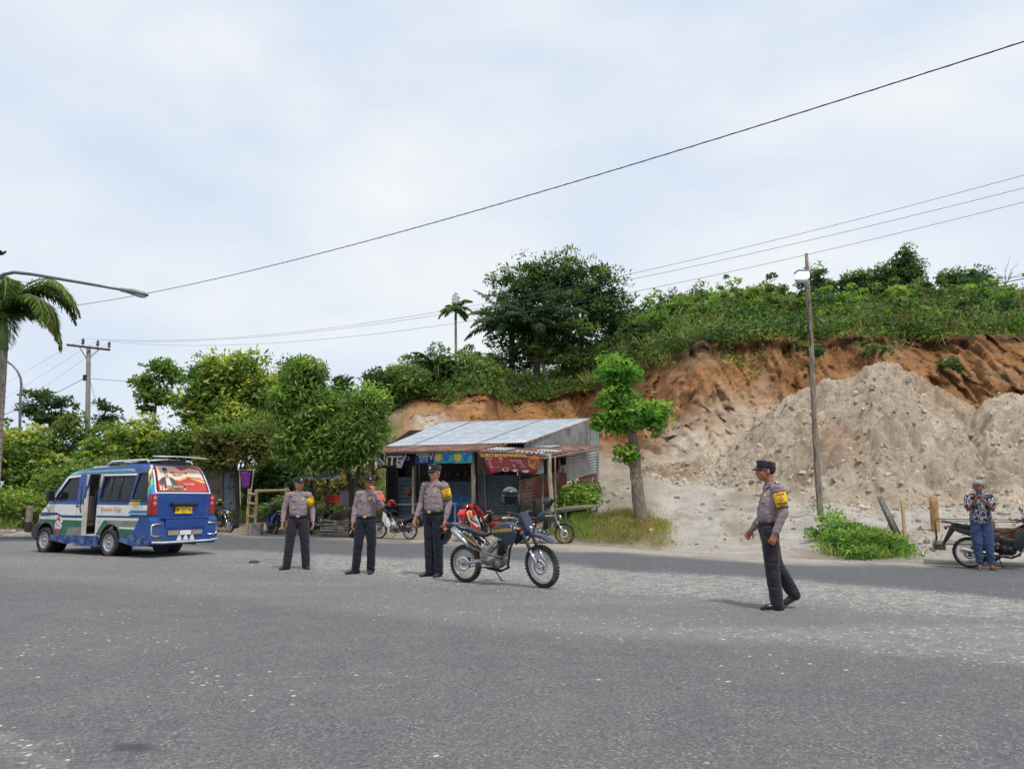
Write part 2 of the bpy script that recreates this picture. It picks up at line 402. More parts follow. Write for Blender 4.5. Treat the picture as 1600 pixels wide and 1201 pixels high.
# ---------------------------------------------------------------- terrain: verge, yard, quarry floor, cut face, hill
# columns: bearing as photo px; rows (distance, height): r1 r2 verge, r3 yard, r4 foot, r5 mid face, r6 crest, r7 r8 hill, r9 far
Z = zat
KEYS = {
 -1200: [(1, .15), (3, .35), (8, .8), (20, 1.2), (22, 1.4), (24, 1.6), (34, 2.), (60, 2.), (200, -1)],
 0:    [(1, .12), (2.5, .35), (6, .8), (16, 1.2), (18, 1.4), (20, 1.6), (34, 2.2), (60, 2.), (200, -1)],
 60:   [(1, .03), (2.5, .12), (6, .5), (16, 1.2), (18, 1.4), (20, 1.6), (34, 2.2), (60, 2.), (200, -1)],
 350:  [(.6, .05), (2, .28), (5, .45), (14, 1.2), (16, 1.5), (19, 2.2), (28, 3.2), (50, 3.), (170, -1)],
 545:  [(.5, .05), (1.8, .28), (5, .45), (13, 1.6), (16, 2.6), (20, 4.0), (28, 6.0), (50, 6.), (170, -1)],
 640:  [(.5, .05), (1.6, .3), (5, .5), (18, 4.2), (22, Z(645, 48)), (25, Z(618, 51)), (30, Z(604, 56)), (42, Z(590, 68)), (140, 0)],
 700:  [(.5, .05), (1.6, .3), (5, .5), (18, 4.2), (21, Z(642, 45)), (24, Z(624, 48)), (30, Z(606, 54)), (43, Z(590, 67)), (140, 0)],
 757:  [(.5, .05), (1.6, .3), (5, .55), (18, 4.4), (22, Z(640, 45)), (24, Z(606, 47)), (32, Z(599, 55)), (45, Z(585, 68)), (140, 0)],
 785:  [(.5, .05), (1.6, .3), (5, .6), (27, 5.), (32, Z(645, 55)), (34, Z(626, 57)), (40, Z(612, 63)), (50, Z(590, 73)), (140, 0)],
 850:  [(.5, .05), (1.6, .3), (5, .7), (28, 5.), (35, Z(648, 57)), (36, Z(618, 58)), (42, Z(608, 64)), (53, Z(588, 75)), (140, 0)],
 915:  [(.4, .06), (1.2, .5), (4, .95), (28, 5.2), (36, Z(650, 57)), (37, Z(606, 58)), (43, Z(590, 64)), (54, Z(570, 75)), (140, 0)],
 970:  [(.4, .08), (1.1, .55), (3.5, 1.0), (26, 4.7), (32, Z(640, 52)), (34, Z(592, 54)), (40, Z(560, 60)), (55, Z(540, 75)), (140, 0)],
 1010: [(.4, .06), (1.3, .4), (4, 1.05), (19, 3.8), (23, Z(640, 42)), (27, Z(566, 46)), (33, Z(530, 52)), (51, Z(500, 70)), (140, 0)],
 1050: [(.5, .03), (1.6, .15), (5, .9), (16, 3.1), (20, Z(640, 38)), (24, Z(552, 42)), (32, Z(515, 50)), (52, Z(480, 70)), (140, 0)],
 1100: [(.6, .03), (2, .15), (5.5, .95), (15, 2.9), (19, Z(625, 37)), (22, Z(533, 40)), (30, Z(508, 48)), (52, Z(485, 70)), (140, 0)],
 1200: [(.7, .04), (2.2, .2), (5.5, .95), (16, 2.8), (20, Z(625, 37)), (22, Z(527, 39)), (31, Z(503, 48)), (53, Z(478, 70)), (140, 0)],
 1300: [(.7, .05), (2, .45), (5, 1.0), (17, 2.7), (21, Z(610, 37.5)), (24, Z(529, 40)), (32, Z(503, 48)), (55, Z(476, 71)), (140, 0)],
 1400: [(.6, .05), (2, .4), (5, 1.0), (18, 2.6), (22, Z(610, 37.5)), (25, Z(524, 40)), (33, Z(503, 48)), (56, Z(474, 71)), (140, 0)],
 1600: [(.6, .05), (2, .35), (5, .9), (18, 2.6), (22, Z(610, 37)), (26, Z(530, 41)), (33, Z(505, 48)), (57, Z(472, 72)), (140, 0)],
 2600: [(.6, .05), (2, .35), (5, .9), (18, 2.6), (22, 7.), (26, 10.), (33, 12.), (57, 14.), (140, 0)],
}
kx = sorted(KEYS); KA = np.array([KEYS[k] for k in kx])         # (cols, 9, 2)
def terrain_col(px):
    ye = edgeY(px)
    rel = [[float(np.interp(px, kx, KA[:, r, c])) for c in (0, 1)] for r in range(9)]
    return [(ye - .25, -.03)] + [(ye + a, b) for a, b in rel]
SEG = [4, 6, 14, 34, 34, 34, 26, 20, 12]
tcols = np.concatenate([np.arange(-1200, -60, 40), np.arange(-60, 560, 8), np.arange(560, 1680, 4.0), np.arange(1680, 2600, 40)])
nr = sum(SEG) + 1
TP = np.zeros((nr, len(tcols), 3)); TA = {k: np.zeros((nr, len(tcols))) for k in ('face', 'green', 'lip', 'pale')}
for j, px in enumerate(tcols):
    C = terrain_col(px + 0 * px); d = ray(px, 780); sx = d.x / d.y; i = 0
    facek = sstep(600, 640, px)
    for r in range(9):
        for s_ in range(SEG[r] + (1 if r == 8 else 0)):
            u = s_ / SEG[r]
            Y = C[r][0] + (C[r + 1][0] - C[r][0]) * u; z = C[r][1] + (C[r + 1][1] - C[r][1]) * u
            v = r + u; X = sx * Y
            # noise on the cut face (vertical gullies + ledges), soft elsewhere
            fa = facek * sstep(3.6, 4.3, v) * (1 - sstep(5.97, 6.03, v))
            arc = px / 60.
            gul = noise.noise(Vector((X * .9, z * .12, 1.3))) + .6 * noise.noise(Vector((X * 2.3, z * .35, 7.))) 
            big = noise.noise(Vector((X * .25, z * .3, 4.)))
            fin = fbm(X * 1.6, Y * .6, z * .45, 5)
            r1_ = abs(noise.noise(Vector((X * .45 + .5 * fin + .8 * big, z * .06, 21.)))); r2_ = abs(noise.noise(Vector((X * 1.3 + .9 * fin + 1.2 * big, z * .12, 31.)))); r3_ = abs(noise.noise(Vector((X * 4.2 + fin, z * .7, 41.))))
            blk = noise.cell(Vector((X * 1.1 + fin, z * 1.3 + big, 3.)))
            dy = fa * (big * 1.1 - 1.5 * (r1_ - .25) - (.6 if px < 1320 else .3) * (r2_ - .22) - .16 * (r3_ - .2) + fin * .42 - .45 * abs(noise.noise(Vector((X * 2.4 + 1.5 * big + fin, z * .3, 3.)))) + .13 * fbm(X * 5., z * 2.2, 7., 4))
            soft = (1 - fa) * sstep(1.2, 2.6, v)
            dz = soft * (fbm(X * .5, Y * .5, 0) * .12 + fbm(X * 2.2, Y * 1.2, 5) * .08 - .10 * max(0, .25 - abs(noise.noise(Vector((X * .8 - Y * .25, Y * .12, 6))))) * 3) * (1 if v < 5 else 2.5) + fa * fin * .25
            if v > 6: dz += .5 * sstep(6, 6.6, v) * noise.noise(Vector((X * .18, Y * .18, 0)))
            lipk = fa * sstep(5.82, 5.95, v)
            dy -= lipk * (.35 + .3 * noise.noise(Vector((X * .7, 0, 3)))) 
            Y2 = Y + dy
            TP[i, j] = (sx * Y2, Y2, z + dz)
            _, pyy = project((sx * Y2, Y2, z + dz))
            TA['face'][i, j] = facek * sstep(3.5, 4.1, v) * (1 - sstep(6.0, 6.06, v))
            left = 1 - sstep(560, 640, px)
            g = sstep(6.0, 6.08, v)
            g = max(g, left * sstep(2.6, 3.6, v))
            if px < 330: g = max(g, sstep(.6, 1.6, v + .4 * fin) * (1 - .8 * math.exp(-((px - 40) / 45) ** 2) * (1 - sstep(1.4, 2.6, v))))
            bank = math.exp(-((px - 968) / 60) ** 4) * sstep(1.1, 1.6, v + fin * .5) * (1 - sstep(2.7, 3.3, v))
            g = max(g, bank * (1.0 if px > 930 else .8))
            TA['green'][i, j] = g if not (880 < px < 1060 and v < 3.5) else g * .45
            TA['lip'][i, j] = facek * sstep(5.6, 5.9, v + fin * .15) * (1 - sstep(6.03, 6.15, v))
            pal = sstep(990, 1060, px - 20 * fin) * (1 - sstep(4.15, 4.6, v + .25 * fin)) * sstep(.2, .8, v)
            pal = max(pal, .9 * facek * (1 - sstep(4.4, 5.1, v + .5 * big + .3 * fin)) * sstep(3.6, 4.1, v) * sstep(1000, 1080, px))
            pal = max(pal, math.exp(-((px - 1180) / 70) ** 2) * (1 - sstep(4.9, 5.3, v + .6 * gul)) * sstep(4, 4.3, v) * .8)
            pal = max(pal, math.exp(-((px - 668) / 32) ** 2) * facek * (1 - sstep(4.9, 5.3, v)) * sstep(4.0, 4.4, v))
            pal = max(pal, (.55 - .3 * left) * (1 - sstep(3.2, 3.8, v)))
            TA['pale'][i, j] = min(1, pal) if not (v > 4.9 and v < 6.1) else min(1, pal) * .4
            i += 1
def soil_mat():
    m = bpy.data.materials.new('earth'); m.use_nodes = True; t = m.node_tree; b = t.nodes['Principled BSDF']; L = t.links.new
    g = N(t, 'ShaderNodeNewGeometry'); P = g.outputs['Position']
    def att(n): return N(t, 'ShaderNodeAttribute', attribute_name=n).outputs['Fac']
    def noi(s, d=5., r=.6, st=None):
        n = N(t, 'ShaderNodeTexNoise', Scale=s, Detail=d, Roughness=r)
        if st: q = N(t, 'ShaderNodeMapping'); q.inputs['Scale'].default_value = st; L(P, q.inputs[0]); L(q.outputs[0], n.inputs['Vector'])
        else: L(P, n.inputs['Vector'])
        return n.outputs[0]
    def mr(x, a, b_, c=0., d=1.):
        n = N(t, 'ShaderNodeMapRange'); L(x, n.inputs[0])
        for i, v in zip((1, 2, 3, 4), (a, b_, c, d)): n.inputs[i].default_value = v
        return n.outputs[0]
    def mix(f, a, b_):
        n = N(t, 'ShaderNodeMix', data_type='RGBA')
        if isinstance(f, float): n.inputs[0].default_value = f
        else: L(f, n.inputs[0])
        for i, v in ((6, a), (7, b_)):
            if isinstance(v, tuple): n.inputs[i].default_value = (*v, 1)
            else: L(v, n.inputs[i])
        return n.outputs[2]
    def mul(a, b_):
        n = N(t, 'ShaderNodeMath', operation='MULTIPLY'); L(a, n.inputs[0]); L(b_, n.inputs[1]); return n.outputs[0]
    orange = mix(mr(noi(.5, 6.), .35, .65), (.30, .135, .05), (.56, .28, .115))
    orange = mix(mr(noi(1.6, 8., .75, (1, 1, .22)), .50, .68, 0, .85), orange, (.13, .062, .030)); orange = mix(mr(noi(5., 6., .7, (1, 1, .5)), .55, .7, 0, .6), orange, (.60, .36, .18))
    orange = mix(mr(noi(.35, 5., .6, (.6, .6, 2.2)), .52, .66, 0, .75), orange, (.48, .33, .18))
    pale = mix(mr(noi(.8, 7., .65), .35, .68), (.48, .375, .275), (.74, .63, .50))
    pale = mix(mr(noi(4.5, 6., .7), .52, .70, 0, .75), pale, (.28, .21, .145)); pale = mix(mr(noi(9., 5., .7), .60, .68, 0, .6), pale, (.74, .68, .58))
    floor = mix(mr(noi(1.2, 6.), .35, .65), (.24, .17, .11), (.42, .34, .25))
    orange = mix(mr(noi(12., 6., .75), .48, .62, 0, .45), orange, (.17, .085, .045)); orange = mix(mr(noi(17., 4., .7), .58, .68, 0, .5), orange, (.66, .44, .26)); c = mix(att('face'), floor, orange); road_ = mix(mr(noi(1.1, 6.), .3, .65), (.50, .44, .37), (.68, .63, .56)); road_ = mix(mr(noi(.55, 7., .7, (1, .35, 1)), .50, .64, 0, .7), road_, (.36, .28, .20)); road_ = mix(mr(noi(7., 6., .75), .55, .66, 0, .5), road_, (.40, .33, .25)); c = mix(att('pale'), c, mix(att('face'), road_, pale))
    lip = mix(mr(noi(3., 6., .7, (1, 1, .25)), .4, .65), (.05, .035, .022), (.15, .09, .045)); c = mix(mul(att('lip'), mr(noi(1.5, 4.), .3, .55)), c, mix(att('pale'), lip, (.20, .145, .095)))  # dark root soil at the crest; on the heaps also painted crease shade
    green = mix(mr(noi(1.1, 6., .7), .35, .65), (.035, .06, .015), (.09, .12, .03)); c = mix(mul(att('green'), mr(noi(2.2, 5.), .28, .42)), c, green)
    L(c, b.inputs['Base Color']); b.inputs['Roughness'].default_value = .95; b.inputs['Specular IOR Level'].default_value = .2
    bp = N(t, 'ShaderNodeBump', Strength=1., Distance=.22); L(noi(3.2, 9., .72), bp.inputs['Height'])
    b2p = N(t, 'ShaderNodeBump', Strength=.8, Distance=.05); L(noi(14., 6., .75), b2p.inputs['Height']); L(bp.outputs[0], b2p.inputs['Normal']); L(b2p.outputs[0], b.inputs['Normal']); return m
EARTH = soil_mat()
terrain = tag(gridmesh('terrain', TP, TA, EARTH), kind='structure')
TB = bvh_of(terrain)
def gz(x, y):
    h = TB.ray_cast(Vector((x, y, 60)), Vector((0, 0, -1)))
    return max(0., h[0].z) if h[0] else 0.
def on(px, Y, dz=0.):
    d = ray(px, 780); x = d.x / d.y * Y; return Vector((x, Y, gz(x, Y) + dz))

# ---------------------------------------------------------------- dirt mounds in front of the cut face
def mound(name, label, sil, foot, back, seed, amp=1., nrow=150, step=2.5):
    """sil: px -> (py of the ridge, distance of the ridge); foot: px -> distance of the toe"""
    sx_, sy_, sY = zip(*sil); fx, fY = zip(*foot)
    cols = np.arange(sx_[0], sx_[-1] + .1, step); P = np.zeros((nrow, len(cols), 3)); n0 = nrow * 3 // 4
    K = {k: np.zeros((nrow, len(cols))) for k in ('face', 'green', 'lip', 'pale')}
    kp = int(np.argmin(sy_)); Xp = (ray(sx_[kp], 780).x / ray(sx_[kp], 780).y) * sY[kp]
    for j, px in enumerate(cols):
        d = ray(px, 780); s = d.x / d.y; Yr = float(np.interp(px, sx_, sY)); zr = Z(float(np.interp(px, sx_, sy_)), Yr)
        Yf = float(np.interp(px, fx, fY)); zf = gz(s * Yf, Yf) - .15
        for i in range(nrow):
            if i <= n0: u = i / n0; Y = Yf + (Yr - Yf) * u; prof = u ** .92 if u < .86 else (.86 ** .92 + (1 - .86 ** .92) * math.sin((u - .86) / .14 * math.pi / 2)); z = zf + (zr - zf) * prof
            else: w = (i - n0) / (nrow - 1 - n0); Y = Yr + back * w; z = zr + (1.5 - zr) * w ** 1.3
            X = s * Y; k = min(1, (i / n0) * 6) if i <= n0 else 1
            uu = min(1, i / n0); gx = (X - Xp) / (1.22 - .75 * uu); wv = fbm(X * .7, Y * .7, seed, 3) * .5
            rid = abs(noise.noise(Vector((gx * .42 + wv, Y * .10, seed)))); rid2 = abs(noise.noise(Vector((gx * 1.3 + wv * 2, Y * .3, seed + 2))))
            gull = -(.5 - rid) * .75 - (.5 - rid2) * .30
            lump = fbm(X * .8, Y * .8, seed + 5, 3) * .30 + fbm(X * 2.6, Y * 2.6, z * 2.6, 5) * .30 - .28 * max(0, .16 - abs(noise.noise(Vector((X * 1.1 + wv, Y * .9, seed + 20))))) * 4
            c1 = noise.cell(Vector((X * 5 + noise.noise(Vector((X * 3, Y * 3, 1))) * 1.5, Y * 5, z * 5))); clod = .085 * c1 * c1
            slump = (sstep(.45, .52, (noise.noise(Vector((X * .35, Y * .35, seed + 8))) + 1) / 2)) * .22
            edge = min(1, (j + 1) / 14, (len(cols) - j) / 8)
            hz = amp * (gull + .30 + lump + clod + slump - .12) * k * (.35 + .65 * min(1, abs(i - n0) / 18)) 
            P[i, j] = (X, Y - .25 * hz, z + hz * .8)
            K['face'][i, j] = 1; pv = .78 + .9 * noise.noise(Vector((X * .28, Y * .2, seed + 3))); K['pale'][i, j] = max(.62, min(1, pv + .2)); K['lip'][i, j] = max(0, min(.75, (.30 - rid2) * 1.2 * k + .9 * (noise.noise(Vector((X * .5, Y * .5, seed + 11))) - .30)))  # gully creases darkened in colour as shade, plus random dark patches
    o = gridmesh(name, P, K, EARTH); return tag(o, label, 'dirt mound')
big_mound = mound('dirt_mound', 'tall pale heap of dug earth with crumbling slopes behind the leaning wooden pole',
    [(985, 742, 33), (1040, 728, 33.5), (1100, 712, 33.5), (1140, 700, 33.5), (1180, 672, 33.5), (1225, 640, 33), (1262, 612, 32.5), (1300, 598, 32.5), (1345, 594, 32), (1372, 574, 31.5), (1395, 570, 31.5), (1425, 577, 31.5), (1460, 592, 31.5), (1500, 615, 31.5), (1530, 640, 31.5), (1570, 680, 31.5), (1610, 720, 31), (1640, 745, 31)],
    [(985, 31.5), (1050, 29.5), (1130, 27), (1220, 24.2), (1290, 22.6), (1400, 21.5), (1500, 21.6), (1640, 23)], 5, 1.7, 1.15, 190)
low_mound = mound('dirt_mound', 'lower rounded heap of pale earth at the right edge beside the tall heap',
    [(1500, 700, 30), (1530, 650, 30), (1550, 628, 30), (1575, 618, 30), (1620, 614, 30), (1700, 622, 30), (1800, 650, 30), (1900, 700, 30)],
    [(1500, 24), (1560, 21), (1700, 21), (1900, 22)], 5, 6.1, step=4)
MBV = [TB, bvh_of(big_mound), bvh_of(low_mound)]
def gzm(x, y):
    return max([h[0].z for h in (b.ray_cast(Vector((x, y, 60)), Vector((0, 0, -1))) for b in MBV) if h[0]] + [0.])
# loose rubble on floor and slopes (uncountable)
def rubble():
    bm = bmesh.new(); bmesh.ops.create_icosphere(bm, subdivisions=1, radius=1); bv = np.array([v.co[:] for v in bm.verts]); bf = np.array([[v.index for v in f.verts] for f in bm.faces]); bm.free()
    V = []; Fs = []; k = 0
    for i in range(4400):
        if i < 3600:
            px = rng.uniform(1000, 1640); Y = rng.uniform(float(np.interp(px, [1000, 1130, 1290, 1400], [30, 27, 22.5, 21.])), 33); s = .02 + .085 * rng.random() ** 5
        elif i < 3900: px = rng.uniform(930, 1330); Y = rng.uniform(18.5, 30); s = .02 + .07 * rng.random() ** 4
        else: px = rng.uniform(1300, 1640); Y = rng.uniform(15.5, 22); s = .02 + .08 * rng.random() ** 4
        d = ray(px, 780); x = d.x / d.y * Y
        if Y < edgeY(px) + .8: continue
        z = gzm(x, Y); q = bv * (s * (.6 + .8 * rng.random(3))) * (1 + .28 * rng.standard_normal((len(bv), 1)))
        V.append(q + np.array([x, Y, z + s * .25])); Fs.append(bf + k); k += len(bv)
    me = bpy.data.meshes.new('rubble'); me.from_pydata(np.concatenate(V).tolist(), [], np.concatenate(Fs).tolist())
    o = link_mesh('rubble', me, mat('rubble', (.44, .37, .29), .95, var=.35, scale=2.5, coords='Object', bump=.5, bscale=20)); 
    tag(o, 'loose pale stones and clods scattered over the yard and heaps', 'rubble', kind='stuff')
rubble()
# ---------------------------------------------------------------- people
def cloth_mat(name, col, rough=.85, folds=.35, sc_=9., pattern=None):
    if name in MATS: return MATS[name]
    m = bpy.data.materials.new(name); m.use_nodes = True; t = m.node_tree; b = t.nodes['Principled BSDF']; L = t.links.new
    b.inputs['Roughness'].default_value = rough; b.inputs['Specular IOR Level'].default_value = .25; b.inputs['Sheen Weight'].default_value = .15
    tcn = N(t, 'ShaderNodeTexCoord'); P = tcn.outputs['Object']
    nz = N(t, 'ShaderNodeTexNoise', Scale=7., Detail=6.); L(P, nz.inputs['Vector'])
    rp = N(t, 'ShaderNodeValToRGB'); L(nz.outputs[0], rp.inputs[0])
    rp.color_ramp.elements[0].position = .3; rp.color_ramp.elements[1].position = .7
    rp.color_ramp.elements[0].color = (*[c * .82 for c in col], 1); rp.color_ramp.elements[1].color = (*[c * 1.15 for c in col], 1)
    c = rp.outputs[0]
    if pattern == 'floral':
        v = N(t, 'ShaderNodeTexNoise', Scale=15., Detail=2.5, Distortion=2.2); L(P, v.inputs['Vector'])
        r2 = N(t, 'ShaderNodeValToRGB'); r2.color_ramp.interpolation = 'CONSTANT'; L(v.outputs[0], r2.inputs[0])
        r2.color_ramp.elements[0].color = (.012, .013, .03, 1); r2.color_ramp.elements[1].position = .52; r2.color_ramp.elements[1].color = (.62, .60, .62, 1)
        q = r2.color_ramp.elements.new(.60); q.color = (.30, .24, .30, 1); q = r2.color_ramp.elements.new(.66); q.color = (.012, .013, .03, 1); c = r2.outputs[0]
    L(c, b.inputs['Base Color'])
    mp_ = N(t, 'ShaderNodeMapping'); mp_.inputs['Scale'].default_value = (1, 1, 1.9); mp_.inputs['Rotation'].default_value = (.2, .5, 0); L(P, mp_.inputs[0])
    w = N(t, 'ShaderNodeTexNoise', Scale=sc_, Detail=3., Distortion=.8); L(mp_.outputs[0], w.inputs['Vector'])
    bp = N(t, 'ShaderNodeBump', Strength=folds, Distance=.05); L(w.outputs[0], bp.inputs['Height']); L(bp.outputs[0], b.inputs['Normal'])
    MATS[name] = m; return m
SKIN = mat('skin', srgb(168, 108, 82), .5, var=.1, scale=9., bump=.1, bscale=60.)
SKIN2 = mat('tan_skin', srgb(184, 126, 98), .5, var=.1, scale=9., bump=.1, bscale=60.); SKIN3 = mat('deep_brown_skin', srgb(142, 88, 66), .5, var=.1, scale=9., bump=.1, bscale=60.)
SHIRT = cloth_mat('grey_brown_shirt_cloth', srgb(144, 127, 131), folds=.5)
TROU = cloth_mat('dark_trouser_cloth', srgb(42, 38, 46), folds=.5, sc_=7.)
TROU2 = cloth_mat('navy_black_trouser_cloth', srgb(26, 29, 42), folds=.5, sc_=7.)
JEAN = cloth_mat('blue_denim', srgb(50, 67, 102), folds=.6, sc_=10.)
FLORAL = cloth_mat('floral_cloth', (.1, .1, .1), pattern='floral')
CAPM = cloth_mat('dark_cap_cloth', srgb(50, 47, 58), folds=.1)
GCAP = cloth_mat('grey_cap_cloth', srgb(150, 147, 150), folds=.1)
HAIR = mat('black_hair', (.012, .01, .01), .6, bump=.4, bscale=120.)
BLEATH = mat('black_leather', (.014, .014, .016), .38, coat=.1)
YEL = cloth_mat('yellow_armband_cloth', srgb(238, 190, 20), folds=.2)
RED = mat('deep_red', (.32, .02, .02), .6)
REDO = cloth_mat('orange_red_armband_cloth', srgb(228, 84, 50), folds=.2)
GOLD = mat('gold_metal', (.75, .55, .18), .35, metal=.7)
WHITE = mat('white_print', (.75, .75, .76), .6)
BLACK = mat('black_plastic', (.014, .014, .016), .4, bump=.05)
SILV = mat('silver_metal', (.6, .6, .62), .3, metal=.9)
SANDAL = mat('grey_rubber_sandal', (.10, .09, .10), .7)
LIPM = mat('lips', srgb(120, 62, 54), .5)
EYEW = mat('eye_white', (.6, .57, .54), .3); EYED = mat('eye_dark', (.01, .008, .006), .2)

def hand(mb, w, d, n, sgn, curl=25., s=1., grip=None):
    """palm, four unequal bent fingers and a side thumb; d towards the fingers, n out of the palm"""
    w = Vector(w); d = Vector(d).normalized(); n = Vector(n); n = (n - d * n.dot(d)).normalized(); a = d.cross(n).normalized() * sgn
    mb.capsule([w - d * .02 * s, w + d * .03 * s, w + d * .075 * s], [(.026 * s, .019 * s), (.034 * s, .016 * s), (.036 * s, .014 * s)], 12, up=n)
    for k, (o_, ln) in enumerate(((.029, .068), (.010, .078), (-.010, .073), (-.028, .058))):
        p = w + d * .082 * s + a * o_ * s; c1 = R(curl * (.7 + .12 * k)); dd = d * math.cos(c1) + n * math.sin(c1)
        c2 = c1 + R(curl * 1.1); d2 = d * math.cos(c2) + n * math.sin(c2); c3 = c2 + R(curl * .8); d3 = d * math.cos(c3) + n * math.sin(c3)
        p1 = p + dd * ln * .45 * s; p2 = p1 + d2 * ln * .33 * s; p3 = p2 + d3 * ln * .25 * s
        mb.capsule([p - d * .02 * s, p, p1, p2, p3], [.0098 * s, .0098 * s, .0088 * s, .008 * s, .0068 * s], 8)
    t0 = w + d * .02 * s + a * .026 * s; t1 = t0 + (d * .6 + a * .62 + n * .35).normalized() * .038 * s; t2 = t1 + (d * .85 + a * .2 + n * .45).normalized() * .032 * s
    mb.capsule([t0 - a * .01 * s, t1, t2], [.0125 * s, .0105 * s, .0085 * s], 8)

def person(label, loc, rz, H, J, outfit, group=None, head_rz=0., head_rx=0., extra=None):
    s = H / 1.70; root = thing('person', label, 'person', loc, rz, group)
    V_ = lambda k: Vector(J[k]) * s
    J = dict(J)
    for k, v in dict(pel=(0, 0, .95), wai=(0, 0, 1.04), che=(0, 0, 1.24), sho=(0, .0, 1.40), nek=(0, .005, 1.46), hed=(0, -.012, 1.61)).items(): J.setdefault(k, v)
    HM = Matrix.Translation(V_('hed')) @ Matrix.Rotation(R(head_rz), 4, 'Z') @ Matrix.Rotation(R(head_rx), 4, 'X') @ Matrix.Scale(s * 1.09, 4)
    # --- body: one surface
    b = MB()
    b.capsule([V_('pel'), V_('wai'), V_('che'), V_('sho')], [(.135 * s, .095 * s), (.125 * s, .09 * s), (.145 * s, .095 * s), (.10 * s, .07 * s)], 16, up=(0, 1, 0))
    b.capsule([V_('sho') - Vector((0, 0, .03)), V_('nek'), V_('hed') + Vector((0, .012, -.03)) * s], [.06 * s, .055 * s, .054 * s], 14)
    for q in 'LR':
        b.capsule([V_('hip' + q), V_('kne' + q), V_('ank' + q)], [.075 * s, .052 * s, .036 * s], 12)
        b.capsule([V_('hip' + q) * .6 + V_('pel') * .4, V_('hip' + q)], [.08 * s, .08 * s], 12)
        f = Vector(J.get('toe' + q, (0, -1, 0))).normalized()
        an = V_('ank' + q); b.capsule([an + Vector((0, 0, -.02)) * s - f * .02 * s, an + f * .10 * s + Vector((0, 0, -.05 + J.get('tz' + q, 0))) * s], [(.032 * s, .03 * s), (.036 * s, .018 * s)], 10)
        b.capsule([V_('sh' + q), V_('elb' + q), V_('wri' + q)], [.048 * s, .037 * s, .026 * s], 12)
        b.capsule([V_('sho') * .5 + V_('sh' + q) * .5, V_('sh' + q)], [.055 * s, .05 * s], 12)
        hd = J.get('hd' + q) or (V_('wri' + q) - V_('elb' + q)); hn = J.get('hn' + q) or ((-1 if q == 'L' else 1), 0, 0)
        hand(b, V_('wri' + q), hd, hn, J.get('ht' + q, 1 if q == 'L' else -1), J.get('curl' + q, 28.), s * 1.1)
    b.T = HM
    b.ell((0, .012, .035), (.077, .094, .088), n=16, m=12); b.ell((0, -.012, -.03), (.062, .072, .080), n=16, m=12)
    b.ell((0, -.052, -.082), (.030, .026, .022)); b.ell((0, -.060, .026), (.055, .022, .016)); b.ell((0, .03, -.05), (.055, .06, .05))
    b.capsule([(0, -.080, .010), (0, -.094, -.016), (0, -.101, -.027)], [.008, .010, .011], 8); b.ell((0, -.090, -.030), (.018, .011, .008))
    b.ell((0, -.080, -.052), (.022, .010, .007)); b.ell((0, -.078, -.062), (.019, .010, .007))
    for sx in (-1, 1): b.ell((sx * .078, .012, -.008), (.010, .019, .031), rot=(.15, 0, 0)); b.ell((sx * .042, -.052, -.018), (.022, .02, .02))
    b.T = Matrix()
    body = b.fuse('body', outfit.get('skin', SKIN), root, voxel=.0068, it=2)
    hm = MB(); hm.T = HM
    for sx in (-1, 1):
        hm.T = HM
        e_ = MB(); e_.T = HM; e_.ell((sx * .030, -.0765, .004), (.0125, .007, .006), mi=0); e_.ell((sx * .030, -.0815, .004), (.0058, .0035, .0055), mi=1)
        e_.build('eye', [EYEW, EYED], root)
    mm = MB(); mm.T = HM; mm.ell((0, -.089, -.0555), (.019, .004, .0035)); mm.build('mouth', LIPM, root)
    h_ = MB(); h_.T = HM
    for sx in (-1, 1): h_.capsule([(sx * .014, -.083, .021), (sx * .032, -.0815, .026), (sx * .046, -.072, .021)], [(.003, .0035)] * 3, 6)
    h_.ell((0, .030, .032), (.0815, .086, .086), n=16, m=12)
    for sx in (-1, 1): h_.capsule([(sx * .073, .005, .03), (sx * .074, .0, .005)], [(.006, .012)] * 2, 8)
    h_.build('hair', HAIR, root)
    if outfit.get('glasses'):
        g_ = MB(); g_.T = HM
        for sx in (-1, 1): g_.ell((sx * .032, -.092, .004), (.025, .005, .017), n=14); g_.tube([(sx * .056, -.088, .01), (sx * .082, -.01, .008)], .0025, 6)
        g_.tube([(-.01, -.096, .008), (.01, -.096, .008)], .003, 6); g_.build('sunglasses', BLACK, root)
    # --- cap
    c_ = MB(); c_.T = HM
    if outfit.get('cap') == 'police':
        sec = [(.035, .083, .099), (.045, .088, .103), (.075, .088, .103), (.096, .089, .104), (.106, .087, .102), (.111, .070, .082), (.112, .01, .01)]
        c_.grid(lambda u, v: (lambda q: (q[1] * math.cos(2 * math.pi * u), .012 + q[2] * math.sin(2 * math.pi * u), q[0] + (.014 * -math.sin(2 * math.pi * u) if q[0] > .08 else 0)))(sec[min(6, int(v * 6 + .5))]), 24, 6)
        c_.grid(lambda u, v: ((u - .5) * .15 * (1 - .25 * v * v) if True else 0, -.070 - .072 * v * math.sqrt(max(0, 1 - (2 * u - 1) ** 2 * .75)) + .035 * (2 * u - 1) ** 2, .043 - .020 * v - .016 * (2 * u - 1) ** 2), 14, 5)
        cap = c_.build('cap', CAPM, root)
        em = MB(); em.T = HM; em.prism([(-.014, .058), (.014, .058), (.010, .080), (0, .090), (-.010, .080)], -.0985, -.091, 'xz'); em.build('cap_badge', WHITE, cap)
        if cap: sol = cap.modifiers.new('t', 'SOLIDIFY'); sol.thickness = .004
    else:
        c_.grid(lambda u, v: (.086 * math.cos(2 * math.pi * u) * math.cos(v * 1.5), .012 + .102 * math.sin(2 * math.pi * u) * math.cos(v * 1.5),   .060 + .074 * math.sin(v * 1.5)), 24, 8)
